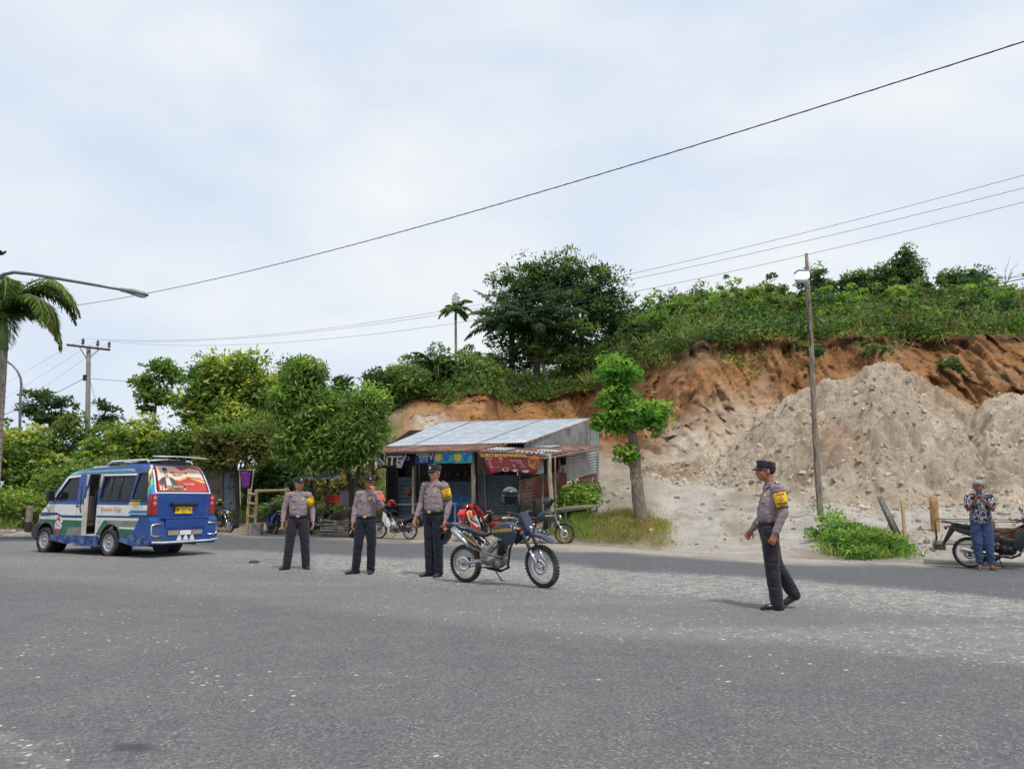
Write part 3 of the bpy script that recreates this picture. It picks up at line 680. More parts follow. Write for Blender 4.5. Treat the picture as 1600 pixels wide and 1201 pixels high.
        c_.grid(lambda u, v: ((u - .5) * .15, .095 + .065 * v * math.sqrt(max(0, 1 - (2 * u - 1) ** 2 * .8)), .045 - .02 * v), 12, 4)
        cap = c_.build('cap', GCAP, root); em = MB(); em.T = HM
        em.grid(lambda u, v: ((u - .5) * .05, -.096 + .018 * v, .062 + .030 * v * math.sin(math.pi * u)), 8, 3); em.build('cap_strap_gap', HAIR, cap)
    # --- shirt
    S = MB(); wv = V_('wai'); sx_ = outfit.get('girth', 1.); short = outfit.get('short')
    low = V_('pel') + Vector((0, 0, (.03 if short else .05))) * s
    S.capsule([low, wv + Vector((0, -.008, .03)) * s, V_('che'), V_('che') * .35 + V_('sho') * .65, V_('sho') + Vector((0, 0, .012)) * s],
              [((.168 if short else .150) * s * sx_, (.13 if short else .108) * s * sx_), (.156 * s * sx_, .118 * s * sx_), (.172 * s, .122 * s), (.150 * s, .100 * s), (.085 * s, .070 * s)], 20, up=(0, 1, 0))
    S.capsule([V_('sho'), V_('nek') + Vector((0, .0, -.008)) * s], [.066 * s, .058 * s], 16)
    for q in 'LR':
        sh, el, wr = V_('sh' + q), V_('elb' + q), V_('wri' + q)
        S.capsule([V_('sho') * .55 + sh * .45, sh], [.068 * s, .066 * s], 12)
        if short: S.capsule([sh, sh * .3 + el * .7], [.070 * s, .074 * s], 14)
        else: S.capsule([sh, sh * .5 + el * .5, el, el * .5 + wr * .5, wr + (el - wr).normalized() * .02 * s], [.066 * s, .060 * s, .053 * s, .048 * s, .040 * s], 14)
    def fold(c):
        k = .0055 if not short else .006
        return k * noise.noise(Vector((c.x * 9, c.y * 9, c.z * 22 + c.x * 12))) + .003 * noise.noise(Vector((c.x * 25, c.y * 25, c.z * 45)))
    shirt = S.fuse('shirt', outfit['shirt'], root, voxel=.0085 * s, it=2, disp=fold)
    if outfit['shirt'] is SHIRT:
        SB = bvh_of(shirt); shc = V_('sho')
        def put(x, z, w, h, name, m_, th=.004, off=.0, par=shirt, shape=None):
            hit = SB.ray_cast(Vector((x, V_('che').y - .5, z)) * 1, Vector((0, 1, 0)))
            if not hit[0]: return
            nrm = hit[1]; q = (-nrm).to_track_quat('Y', 'Z'); mb = MB(); mb.T = Matrix.Translation(hit[0] + nrm * (.002 + off)) @ q.to_matrix().to_4x4()
            if shape: mb.prism([(a * w, b_ * h) for a, b_ in shape], -th, th, 'xz')
            else: mb.box((0, 0, 0), (w, th * 2, h), bev=th * .6)
            mb.build(name, m_, par)
        shield = [(-.5, .3), (-.3, .5), (.3, .5), (.5, .3), (.45, -.2), (0, -.5), (-.45, -.2)]
        put(.075 * s, 1.315 * s, .040 * s, .055 * s, 'badge', GOLD, shape=shield)
        put(-.085 * s, 1.275 * s, .075 * s, .018 * s, 'name_tag', BLACK)
        put(.085 * s, 1.235 * s, .088 * s, .026 * s, 'pocket_flap', SHIRT, .005)
        put(-.085 * s, 1.235 * s, .088 * s, .026 * s, 'pocket_flap', SHIRT, .005)
        put(.083 * s, 1.175 * s, .084 * s, .088 * s, 'pocket', SHIRT, .003); put(-.083 * s, 1.175 * s, .084 * s, .088 * s, 'pocket', SHIRT, .003)
        for k in range(7): put(0, (1.38 - .052 * k) * s, .030 * s, .056 * s, 'placket', SHIRT, .003)
        co_ = MB()
        for sx in (-1, 1):
            n0 = V_('nek'); co_.add([n0 + Vector(p) * s for p in ((sx * .008, -.078, -.045), (sx * .058, -.055, .012), (sx * .076, .01, .030), (sx * .085, .0, -.012), (sx * .075, -.075, -.050), (sx * .035, -.098, -.075))], [(0, 1, 2, 3, 4, 5)])
        cobj = co_.build('collar', SHIRT, shirt); sm = cobj.modifiers.new('t', 'SOLIDIFY'); sm.thickness = .006
        for q, sg in (('L', 1), ('R', -1)):
            ep = MB(); sh = V_('sh' + q); m0 = V_('sho').lerp(sh, .55) + Vector((0, 0, .072)) * s; m1 = sh + Vector((sg * .03, 0, .060)) * s
            ep.tube([m0, (m0 + m1) / 2 + Vector((0, 0, .006)), m1], [(.022 * s, .005)] * 3, 8, up=(0, 0, 1)); e2 = ep.build('epaulette', BLACK, shirt)
            pr = MB(); c0 = m0.lerp(m1, .55) + Vector((0, 0, .007)); pr.box(c0, (.03 * s, .026 * s, .008), rot=(0, R(18) * sg, 0)); pr.build('rank_mark', WHITE, e2)
        # belt and trousers
        bl = MB(); pz = V_('pel') + Vector((0, 0, .045)) * s
        bl.grid(lambda u, v: pz + Vector((.160 * s * sx_ * math.cos(2 * math.pi * u), .118 * s * sx_ * math.sin(2 * math.pi * u), (v - .5) * .048 * s)), 28, 2)
        belt = bl.build('belt', BLEATH, root); belt.modifiers.new('t', 'SOLIDIFY').thickness = .006
        bk = MB(); bk.box(pz + Vector((0, -.123 * s * sx_, 0)), (.055 * s, .012, .042 * s), bev=.004); bk.build('buckle', outfit.get('buckle', SILV), belt)
        if outfit.get('holster'):
            ho = MB(); hx = .17 * s * sx_; ho.box(pz + Vector((hx, .0, -.05 * s)), (.035, .06, .13), bev=.01); ho.build('holster', BLEATH, belt)
    T = MB(); pe = V_('pel'); TM = outfit['trousers']
    T.capsule([pe + Vector((0, .005, -.04)) * s, pe + Vector((0, 0, .055)) * s], [(.160 * s * (sx_ if short else 1), .120 * s), ((.140 if short else .150) * s * sx_, (.10 if short else .108) * s * sx_)], 20, up=(0, 1, 0))
    tk = outfit.get('leg', 1.)
    for q in 'LR':
        hp, kn, an = V_('hip' + q), V_('kne' + q), V_('ank' + q)
        en = an + (kn - an).normalized() * outfit.get('hem', -.02) * s
        T.capsule([hp + Vector((0, 0, -.01)) * s, hp.lerp(kn, .5), kn, kn.lerp(an, .5), en], [.098 * s, .088 * s * tk, .076 * s * tk, .070 * s * tk * outfit.get('taper', 1), .066 * s * tk * outfit.get('taper', 1) ** 2], 16)
    tf = lambda c: .007 * noise.noise(Vector((c.x * 8, c.y * 8, c.z * 13 + c.x * 10))) + (.006 * noise.noise(Vector((c.x * 10, c.y * 10, c.z * 38))) if c.z < .28 * s or .42 * s < c.z < .58 * s else .002 * noise.noise(Vector((c.x * 18, c.y * 18, c.z * 30))))
    T.fuse('trousers', TM, root, voxel=.0095 * s, it=2, disp=tf)
    for q in 'LR':
        an = V_('ank' + q); f = Vector(J.get('toe' + q, (0, -1, 0))).normalized(); sd_ = Vector((f.y, -f.x, 0)).normalized()
        sh_ = MB(); tz = J.get('tz' + q, 0) * s; up = Vector((0, 0, 1))
        z0 = Vector((an.x, an.y, an.z))
        if outfit.get('sandals'):
            sh_.capsule([z0 - f * .06 * s - up * .072 * s, z0 + f * .06 * s - up * .075 * s, z0 + f * .16 * s - up * .074 * s], [(.032 * s, .012), (.042 * s, .012), (.036 * s, .011)], 12, up=up)
            sh_.torus(z0 + f * .09 * s - up * .066 * s, .040 * s, .009, 'y', n=10, m=6, a0=0, a1=180, rw=.03)
            sh_.build('sandal', SANDAL, root)
        else:
            toe = z0 + f * .175 * s - up * .062 * s + up * tz
            sh_.capsule([z0 - f * .055 * s - up * .048 * s, z0 + f * .03 * s - up * .045 * s, z0.lerp(toe, .7), toe], [(.036 * s, .036 * s), (.040 * s, .040 * s), (.046 * s, .030 * s), (.036 * s, .022 * s)], 12, up=up)
            sh_.capsule([z0 - up * .03 * s, z0 + up * .05 * s], [.043 * s, .045 * s], 12)
            sh_.capsule([z0 - f * .06 * s - up * .076 * s, z0.lerp(toe, .6) - up * .052 * s, toe - up * .014 * s], [(.038 * s, .010), (.046 * s, .009), (.036 * s, .008)], 10, up=up)
            sh_.fuse('shoe', BLEATH, root, voxel=.007, it=2)
    if outfit.get('band'):
        sh, el = V_('shL'), V_('elbL'); M_, txt = outfit['band']
        a_, b2 = sh.lerp(el, .12), sh.lerp(el, .80); dd = (b2 - a_).normalized()
        bd = MB(); bd.tube([a_, a_.lerp(b2, .5), b2], [.074 * s, .071 * s, .066 * s], 24, 0, caps=False)
        bd.tube([b2 - dd * .012, b2], [.0685 * s, .068 * s], 24, 1, caps=False); bd.tube([a_, a_ + dd * .010], [.0765 * s, .0755 * s], 24, 1, caps=False)
        ab = bd.build('armband', [M_, BLACK], root); ab.modifiers.new('t', 'SOLIDIFY').thickness = .003
        o_ = Vector(outfit.get('out', (1, 0, 0))); o_ = (o_ - dd * o_.dot(dd)).normalized(); U = (-dd).cross(o_).normalized()
        if txt:
            def wrap(p):
                t_ = (p - a_).dot(dd); ax = a_ + dd * t_; w_ = (p - ax).dot(U); r = .0765 * s; an_ = w_ / r
                return ax + U * (r * math.sin(an_)) + o_ * (r * math.cos(an_))
            c0 = a_.lerp(b2, .5); tb = MB(); L_ = (b2 - a_).length
            put_text(tb, 'POLISI', c0 - dd * L_ * .30, U, -dd, .034 * s, 0, .0012, warp=wrap)
            put_text(tb, 'SABHARA', c0 + dd * L_ * .25, U, -dd, .030 * s, 1, .0012, warp=wrap)
            put_text(tb, 'SUMUT', c0 + dd * L_ * .39, U, -dd, .018 * s, 1, .0006, warp=wrap)
            n_ = 14; ring = [wrap(c0 - dd * (math.sin(2 * math.pi * k / n_) * .024 * s + L_ * .03) + U * math.cos(2 * math.pi * k / n_) * .021 * s) for k in range(n_)]
            tb.add(ring, [tuple(range(n_))], 2); ring = [wrap(c0 - dd * (math.sin(2 * math.pi * k / n_) * .010 * s + L_ * .03) + U * math.cos(2 * math.pi * k / n_) * .009 * s) + o_ * .002 for k in range(n_)]
            tb.add(ring, [tuple(range(n_))], 3)
            tb.build('armband_print', [RED, BLACK, RED, WHITE], ab)
    if extra: extra(root, V_, s)
    return root

g_off = 'police officers standing on the road'
b1 = gp(462, 889)
person('officer looking aside with both arms hanging, nearest the blue minibus', b1, R(15), 1.645, dict(
    hipL=(.095, 0, .91), kneL=(.15, -.01, .50), ankL=(.185, .02, .085), toeL=(.25, -1, 0), hipR=(-.095, 0, .91), kneR=(-.13, -.01, .50), ankR=(-.165, .0, .085), toeR=(-.7, -.8, 0),
    shL=(.185, 0, 1.395), elbL=(.265, .03, 1.13), wriL=(.285, -.03, .885), shR=(-.185, 0, 1.395), elbR=(-.26, .03, 1.13), wriR=(-.275, -.03, .885)),
    dict(skin=SKIN2, cap='police', shirt=SHIRT, trousers=TROU, band=(YEL, True), out=(.8, -.6, 0), leg=1.18, holster=True, girth=1.06), g_off, head_rz=22)
b2_ = gp(569, 896)
def cig(root, V_, s):
    c = MB(); w = V_('wriR') + Vector((-.01, -.03, -.12)) * s; c.cyl(w, w + Vector((-.03, -.03, -.07)), .004, 8); c.build('cigarette', WHITE, root)
person('officer holding a hand to his mouth and a cigarette in the other', b2_, R(2), 1.665, dict(
    pel=(0, 0, .95), wai=(.0, 0, 1.04), che=(.03, .0, 1.24), sho=(.05, .01, 1.40), nek=(.055, .005, 1.455), hed=(.062, -.02, 1.60),
    hipL=(.09, 0, .91), kneL=(.12, -.03, .50), ankL=(.11, .02, .085), toeL=(.05, -1, 0), hipR=(-.09, 0, .91), kneR=(-.11, -.05, .50), ankR=(-.15, -.02, .085), toeR=(-.9, -.55, 0),
    shL=(.235, 0, 1.39), elbL=(.30, -.14, 1.19), wriL=(.165, -.20, 1.42), hdL=(-.35, .05, 1), hnL=(-.6, .7, 0), curlL=38, shR=(-.13, .01, 1.39), elbR=(-.20, .03, 1.13), wriR=(-.22, -.03, .885), curlR=40),
    dict(cap='police', shirt=SHIRT, trousers=TROU2, band=(REDO, False), buckle=GOLD, holster=True, leg=1.1), g_off, head_rz=12, head_rx=6, extra=cig)
b3 = gp(677, 900)
person('tall officer in sunglasses standing beside the dirt bike', b3, R(-31), 1.82, dict(
    hipL=(.085, 0, .91), kneL=(.09, .0, .50), ankL=(.09, .02, .085), toeL=(.3, -1, 0), hipR=(-.085, 0, .91), kneR=(-.08, -.01, .50), ankR=(-.07, .0, .085), toeR=(-.25, -1, 0),
    shL=(.19, .01, 1.395), elbL=(.235, .07, 1.13), wriL=(.225, .0, .885), shR=(-.19, 0, 1.395), elbR=(-.255, .0, 1.14), wriR=(-.28, -.10, .91)),
    dict(skin=SKIN2, cap='police', shirt=SHIRT, trousers=TROU2, band=(YEL, True), out=(.65, -.76, 0), glasses=True, buckle=GOLD, girth=1.08, leg=1.08), g_off, head_rz=-4, head_rx=4)
b4 = gp(1206, 951)
person('officer walking alone towards the left, seen from the side', b4, R(-93), 1.705, dict(
    pel=(0, .0, .95), wai=(0, .01, 1.04), che=(0, .05, 1.24), sho=(0, .085, 1.395), nek=(0, .06, 1.455), hed=(0, .0, 1.60),
    hipL=(.09, .0, .91), kneL=(.095, .0, .50), ankL=(.10, .035, .085), toeL=(0, -1, 0), hipR=(-.09, .01, .91), kneR=(-.10, .10, .50), ankR=(-.11, .29, .175), toeR=(0, -1, -.42), tzR=-.03,
    shL=(.185, .09, 1.385), elbL=(.235, .13, 1.11), wriL=(.235, .01, .87), curlL=48, hdL=(0, -.35, -1), shR=(-.185, .08, 1.385), elbR=(-.235, .04, 1.11), wriR=(-.24, -.13, .90), curlR=48),
    dict(cap='police', shirt=SHIRT, trousers=TROU, band=(YEL, True), out=(1, -.15, 0), buckle=GOLD, leg=1.14, girth=1.0), g_off, head_rz=0)
b5 = gp(1540, 890)
def phone(root, V_, s):
    p = thing('mobile_phone', 'dark mobile phone held up in both hands of the man in the floral shirt', 'phone'); m = MB(); c = Matrix.Translation(root.location) @ Matrix.Rotation(root.rotation_euler.z, 4, 'Z') @ (Vector((.0, -.290, 1.425)) * s)
    p.location = c; p.rotation_euler = (R(-12), 0, root.rotation_euler.z); m.box((0, 0, 0), (.078, .010, .155), bev=.004); m.build('case', mat('phone_case', (.02, .05, .06), .25), p)
    l = MB(); l.box((-.018, -.007, .05), (.025, .004, .03)); l.build('camera_bump', BLACK, p)
person('man in floral shirt, jeans and grey cap leaning on a motorcycle', b5, R(-30), 1.63, dict(
    pel=(0, .13, .93), wai=(0, .13, 1.02), che=(0, .09, 1.22), sho=(0, .05, 1.38), nek=(0, .035, 1.435), hed=(0, -.0, 1.56),
    hipL=(.09, .13, .90), kneL=(.085, .03, .49), ankL=(.11, .0, .085), toeL=(.5, -1, 0), hipR=(-.09, .13, .90), kneR=(-.095, .02, .49), ankR=(-.09, .0, .085), toeR=(-.1, -1, 0),
    shL=(.185, .06, 1.37), elbL=(.205, -.06, 1.13), wriL=(.072, -.245, 1.29), hdL=(-.32, -.35, 1), hnL=(-.9, -.1, 0), curlL=30, shR=(-.185, .06, 1.37), elbR=(-.205, -.06, 1.13), wriR=(-.072, -.245, 1.29), hdR=(.32, -.35, 1), hnR=(.9, -.1, 0), curlR=30),
    dict(skin=SKIN3, cap='grey', shirt=FLORAL, trousers=JEAN, short=True, sandals=True, hem=.07, leg=1.22, taper=.86, girth=1.2), None, head_rx=6, extra=phone)
# ---------------------------------------------------------------- minibus
def lathe(mb, prof, c=(0, 0, 0), n=28, mi=0, axis='y', closed=False):
    P = list(prof) + ([prof[0]] if closed else [])
    def fn(u, v):
        r, h = P[min(len(P) - 1, int(round(v * (len(P) - 1))))]; a = 2 * math.pi * u
        q = {'y': (r * math.cos(a), h, r * math.sin(a)), 'x': (h, r * math.cos(a), r * math.sin(a)), 'z': (r * math.cos(a), r * math.sin(a), h)}[axis]
        return (c[0] + q[0], c[1] + q[1], c[2] + q[2])
    return mb.grid(fn, n, len(P) - 1, mi)
TYRE = mat('tyre_rubber', (.022, .021, .021), .85, var=.25, dirt=((.11, .10, .085), .35, 5.), bump=.3, bscale=70)
def boolean(me, cutters, op='DIFFERENCE'):
    o = bpy.data.objects.new('w', me); tmp = []
    for c in cutters:
        q = bpy.data.objects.new('c', c); WORK.collection.objects.link(q); tmp.append(q); m = o.modifiers.new('b', 'BOOLEAN'); m.object = q; m.operation = op; m.solver = 'EXACT'
    r = evaluated(o)
    for q in tmp: bpy.data.objects.remove(q)
    return r
def slice_grid(bm, step, axes):
    for ax in axes:
        lo = min(v.co[ax] for v in bm.verts); hi = max(v.co[ax] for v in bm.verts); k = math.ceil((lo + 1e-4) / step)
        while k * step < hi - 1e-4:
            pt = [0, 0, 0]; no = [0, 0, 0]; pt[ax] = k * step; no[ax] = 1
            bmesh.ops.bisect_plane(bm, geom=bm.verts[:] + bm.edges[:] + bm.faces[:], plane_co=pt, plane_no=no); k += 1
def decal(name, polys, mats, bvh, axis='y', sign=1, off=.005, step=.07, cutters=(), parent=None, thick=0.):
    """flat artwork (list of (polygon, material index)) laid onto the curved body"""
    out_ = MB()
    for item in polys:
        poly, mi = item[0], item[1]; o2 = item[2] if len(item) > 2 else 0.
        if cutters:
            mb = MB(); mb.prism(poly, 0., 1.5 if sign > 0 else -1.5, 'xz' if axis == 'y' else 'yz'); me = boolean(mb.mesh('d'), cutters)
        else:
            mb = MB(); mb.add([(a, sign * 1.5, b) if axis == 'y' else (sign * 1.5, a, b) for a, b in poly], [tuple(range(len(poly)))]); me = mb.mesh('d', False)
        bm = bmesh.new(); bm.from_mesh(me); bpy.data.meshes.remove(me); k = 1 if axis == 'y' else 0
        if cutters: bmesh.ops.delete(bm, geom=[f for f in bm.faces if abs(f.normal[k]) < .9 or abs(f.calc_center_median()[k]) < 1.], context='FACES')
        if not bm.faces: bm.free(); continue
        slice_grid(bm, step, (0, 2) if axis == 'y' else (1, 2))
        dirv = Vector((0, -sign, 0)) if axis == 'y' else Vector((-sign, 0, 0))
        for v in bm.verts:
            s_ = v.co.copy(); s_[k] = sign * 3.; h = bvh.ray_cast(s_, dirv)
            v.co = (h[0] - dirv * (off + o2)) if h[0] else Vector((s_.x if k else 0.02, s_.y if not k else sign * .8, s_.z))
        bm.verts.index_update(); out_.add([v.co.copy() for v in bm.verts], [[v.index for v in f.verts] for f in bm.faces], mi, True); bm.free()
    o = out_.build(name, mats, parent, fix=False)
    if thick and o: m = o.modifiers.new('t', 'SOLIDIFY'); m.thickness = thick; m.offset = -1
    return o
def decal_text(name, items, mats, bvh, axis, sign, off, parent):
    k = 1 if axis == 'y' else 0; dirv = Vector((0, -sign, 0)) if axis == 'y' else Vector((-sign, 0, 0))
    for txt, a, b, size, mi, bold, shear, sx in items:
        U = Vector((-sign, 0, 0)) if axis == 'y' else Vector((0, sign, 0)); V = Vector((0, 0, 1))
        o = Vector((a, sign * 3, b)) if axis == 'y' else Vector((sign * 3, a, b))
        def w(p):
            h = bvh.ray_cast(p, dirv); return (h[0] - dirv * off) if h[0] else p - dirv * -2.2
        mb = MB(); put_text(mb, txt, o, U, V, size, 0, bold, shear, sx, warp=w); mb.build(name, mats[mi], parent, fix=False)

BLUE = mat('blue_car_paint', (.005, .055, .27), .42, var=.12, scale=2., coat=.35, dirt=((.06, .065, .09), .25, 2.))
VWHITE = mat('white_car_paint', (.74, .74, .72), .35, var=.06, scale=2., coat=.3, dirt=((.42, .39, .34), .12, 3.))
VGREEN = mat('green_car_paint', (.012, .13, .065), .35, var=.15, coat=.3); VNAVY = mat('navy_stripe', (.006, .04, .16), .4)
VTEAL = mat('teal_stripe', (.02, .22, .40), .4); VGREY = mat('olive_grey_stripe', (.22, .23, .19), .4, var=.2); CREAM = mat('cream_interior', (.62, .58, .49), .6, var=.1, scale=3., dirt=((.3, .26, .2), .3, 4.))
VRED = mat('signal_red', (.55, .02, .025), .35); LENS = mat('red_lens', (.30, .012, .015), .15, coat=.6, var=.2, scale=20.); LENSO = mat('orange_lens', (.75, .25, .06), .2, coat=.5)
ORNG = mat('orange_print', (.80, .30, .05), .5); YLW = mat('yellow_print', (.85, .62, .10), .5); PURP = mat('purple_stripe', (.10, .03, .11), .4); LGRN = mat('light_green_stripe', (.12, .50, .16), .4); LBLU = mat('light_blue_stripe', (.03, .26, .72), .35)
PLATE = mat('yellow_plate', (.80, .56, .02), .5); DARKG = mat('charcoal', (.03, .03, .033), .5); SEATM = mat('grey_seat_vinyl', (.13, .12, .12), .6)
PRED = mat('banner_red', srgb(205, 70, 66), .5, var=.08); PPINK = mat('banner_cream', srgb(232, 214, 196), .5, var=.05); PGREY = mat('print_grey', srgb(84, 86, 92), .6, var=.2); SKINP = mat('print_face_grey', srgb(170, 160, 155), .6)
RIMM = mat('painted_steel_rim', (.42, .42, .43), .4, metal=.5, var=.2, scale=10.)
VX = [(0, 1.40, .95), (.05, 1.46, .985), (.12, 1.63, 1.), (.22, 1.84, 1.), (.31, 1.98, 1.), (.42, 2.06, 1.), (.65, 2.09, 1.), (1.5, 2.07, 1.), (2.4, 2.03, 1.), (3.05, 1.99, 1.), (3.28, 1.93, 1.), (3.45, 1.82, .995),
      (3.72, 1.56, .99), (3.98, 1.28, .98), (4.08, 1.19, .97), (4.30, 1.08, .94), (4.43, .95, .90), (4.50, .80, .87), (4.53, .62, .84)]
def van_shell(inset=0., xr=(0, 99), zb=.32):
    m = MB(); secs = []
    for x, zt, g in VX:
        if x < xr[0] or x > xr[1]: continue
        zt_ = zt - inset; z0 = zb + (0.1 if inset else (.12 if x < .03 else 0))
        half = []
        wid = lambda z: (.84 - .02 * max(0, .7 - z) - (max(0, z - 1.25) ** 1.25) * .17) * g - inset
        rr = min(.16, (zt_ - z0) * .3)
        for f in (0, .03, .2, .4, .6, .8, 1.): z = z0 + (zt_ - rr - z0) * f; half.append((wid(z) - (.05 if f == 0 else 0), z))
        wt = wid(zt_ - rr)
        for a in (22, 45, 68, 90): half.append((wt - rr * (1 - math.cos(R(a))) * .95, zt_ - rr + rr * math.sin(R(a))))
        half.append((wt * .4, zt_ + .012)); secs.append([(x, y, z) for y, z in half] + [(x, -y, z) for y, z in reversed(half)])
    n = len(secs[0]); vs = [p for s_ in secs for p in s_]; fs = []
    for i in range(len(secs) - 1):
        for k in range(n): fs.append((i * n + k, i * n + (k + 1) % n, (i + 1) * n + (k + 1) % n, (i + 1) * n + k))
    fs.append(tuple(range(n))); fs.append(tuple((len(secs) - 1) * n + k for k in range(n)))
    m.add(vs, fs, 0, True); return m
def build_van():
    hd = math.atan2(.49, -.87); root = thing('minibus', 'blue, white and green public minibus with open side door and rear window banner', 'minibus', (-7.54, 17.88, 0), hd)
    shell = van_shell().mesh('shell'); B0 = BVHTree.FromPolygons([v.co.copy() for v in shell.vertices], [tuple(p.vertices) for p in shell.polygons])
    inner = van_shell(.045, (.12, 4.0), .32).mesh('inner')
    WIN = {'front': [(2.80, 1.27), (3.66, 1.27), (3.62, 1.36), (3.26, 1.77), (2.86, 1.80)], 'mid': [(.80, 1.27), (1.90, 1.27), (1.86, 1.80), (.72, 1.80)],
           'quarter': [(.20, 1.27), (.72, 1.27), (.60, 1.86), (.30, 1.86)], 'right_mid': [(1.97, 1.27), (2.62, 1.27), (2.62, 1.80), (1.97, 1.80)]}
    DOOR = [(1.97, .46), (2.47, .46), (2.49, 1.30), (2.45, 1.86), (1.97, 1.86)]
    cut = []; cutd = []
    for k, p in WIN.items():
        c = MB(); c.prism(p, -1.4 if True else 0, 1.4 if k != 'right_mid' else -.2, 'xz'); cut.append(c.mesh('c'))
        if k != 'right_mid': c2 = MB(); c2.prism(p, -.5, 2., 'xz'); cutd.append(c2.mesh('c'))
    c = MB(); c.prism(DOOR, .2, 2., 'xz'); cut.append(c.mesh('c')); cutd.append(c.mesh('c'))
    c = MB(); c.prism([(3.46, 1.78), (3.98, 1.30), (4.3, 1.5), (3.8, 2.1)], -.62, .62, 'xz'); cut.append(c.mesh('c'))
    for ax in (1.40, 3.95):
        for sy in (-1, 1):
            c = MB(); c.cyl((ax, sy * .55, .33), (ax, sy * 1.6, .33), .385, 32); cut.append(c.mesh('c'))
            if sy > 0: cutd.append(c.mesh('c'))
    body_me = boolean(shell, [inner] + cut); body_me.name = 'body'; body_me.materials.clear()
    body = link_mesh('body', body_me, [BLUE, CREAM], root, False)
    for p in body.data.polygons:
        nr_ = B0.find_nearest(p.center); p.material_index = 1 if nr_[3] > .03 and p.center.x > .1 else 0
    for p in body.data.polygons: p.use_smooth = True
    try: body.data.set_sharp_from_angle(angle=R(32))
    except Exception: pass
    dec = lambda name, polys, mats, **k: decal(name, polys, mats, B0, 'y', 1, cutters=cutd, parent=body, **k)
    # livery, left side (x to the front, z up); offsets keep the layers apart
    dec('side_livery', [
        ([(.06, .40), (.06, 1.14), (4.15, 1.16), (4.36, 1.02), (4.44, .86), (4.44, .44), (3.6, .40)], 0),
        ([(2.50, .90), (3.35, .90), (3.55, .96), (4.30, .96), (4.42, .90), (4.42, .85), (3.5, .90), (3.3, .84), (2.50, .84)], 1, .002),
        ([(.06, .94), (.70, .94), (.76, .905), (1.95, .905), (1.95, .86), (.06, .86)], 1, .002),
        ([(.06, 1.03), (.72, 1.03), (.80, .96), (.06, .96)], 2, .002),
        ([(2.50, .78), (4.38, .80), (4.44, .74), (4.44, .50), (3.55, .40), (3.1, .40), (2.50, .60)], 3, .002),
        ([(2.50, .62), (3.02, .62), (3.12, .44), (2.50, .44)], 4, .004),
        ([(1.10, .80), (1.66, .80), (1.96, .46), (1.10, .40)], 3, .002),
        ([(.08, .80), (1.55, .80), (1.45, .66), (.14, .66)], 4, .004),
        ([(.12, .60), (1.2, .62), (1.0, .44), (.5, .44)], 3, .002),
        ([(1.68, .80), (1.72, .80), (1.98, .46), (1.94, .46)], 0, .006), ([(1.76, .80), (1.79, .80), (1.98, .54), (1.98, .50)], 0, .006),
        ([(.45, 1.26), (.62, 1.26), (.70, 1.15), (.53, 1.15)], 5, .002), ([(.62, 1.26), (.72, 1.26), (.80, 1.15), (.70, 1.15)], 6, .002), ([(.34, 1.26), (.45, 1.26), (.53, 1.15), (.40, 1.15)], 7, .002),
    ], [VWHITE, VNAVY, VTEAL, VGREEN, VGREY, ORNG, YLW, LGRN])
    # rainbow on the rear pillar
    def arc(r0, r1, c=(.78, 1.22), a0=126, a1=176): 
        return [(c[0] - .0 + r1 * math.cos(R(a)) * .78, c[1] + r1 * math.sin(R(a))) for a in np.linspace(a0, a1, 9)] + [(c[0] + r0 * math.cos(R(a)) * .78, c[1] + r0 * math.sin(R(a))) for a in np.linspace(a1, a0, 9)]
    for k_, (v0, v1, m_) in enumerate(((.80, 1.0, YLW), (.58, .80, PURP), (.34, .58, LGRN), (-.02, .34, LBLU))):
        def fr_(u, v, v0=v0, v1=v1):
            t = v0 + (v1 - v0) * v; t = max(-.02, t - .25 * (1 - u) ** 1.3 * (1 if t < .97 else .6)); S_ = Vector((.185 + .13 * t, .86, 1.32 + .58 * t)); Q_ = Vector((-.01 + .36 * t, .755 - .10 * t, 1.44 + .60 * t)); g_ = S_.lerp(Q_, u) + Vector((-.03, .03, 0)); h_ = B0.find_nearest(g_); nrm = (g_ - h_[0]).normalized() if (g_ - h_[0]).length > 1e-4 else Vector((0, 1, 0)); return tuple(h_[0] + nrm * .006)
        rbm = MB(); rbm.grid(fr_, 8, 5); rbm.build('rainbow_stripe', m_, body, fix=False)
    dec('white_window_line', [([(.70, 1.815), (1.92, 1.82), (1.92, 1.855), (.68, 1.86)], 0), ([(2.82, 1.81), (3.28, 1.78), (3.68, 1.33), (3.72, 1.34), (3.32, 1.84), (2.82, 1.86)], 0)], [VWHITE])
    dec('roof_side_stripe', [([(.75, 1.90), (3.4, 1.86), (3.3, 1.93), (.85, 1.975)], 0), ([(.95, 1.915), (3.0, 1.885), (2.98, 1.90), (.95, 1.93)], 1, .003)], [mat('pale_teal', (.18, .42, .40), .4), VNAVY])
    dm = [(3.44, .40), (3.62, .66), (3.44, .90), (3.30, .66)]
    dec('red_diamond', [(dm, 0, .007)], [VRED])
    dec('orange_emblem', [([(3.95 - .14, 1.10), (3.90, 1.05), (3.86, .98), (3.94, .98), (4.0, 1.05), (4.09, 1.10), (3.98, 1.085), (3.95, 1.03), (3.9, 1.085)], 0, .004)], [mat('tan_emblem', (.45, .27, .13), .5)])
    decal_text('side_lettering', [('05', 3.44, .66, .27, 0, .014, .25, 1.15), ('Binawar Guys', 1.42, 1.05, .125, 1, .002, .2, 1.1), ('* * *', .45, 1.07, .13, 2, .004, 0, 1.4)], [VWHITE, ORNG, mat('tan_emblem', (.45, .27, .13), .5)], B0, 'y', 1, .016, body)
    # glass
    GL = glassmat('tinted_glass', (.012, .016, .02), .72)
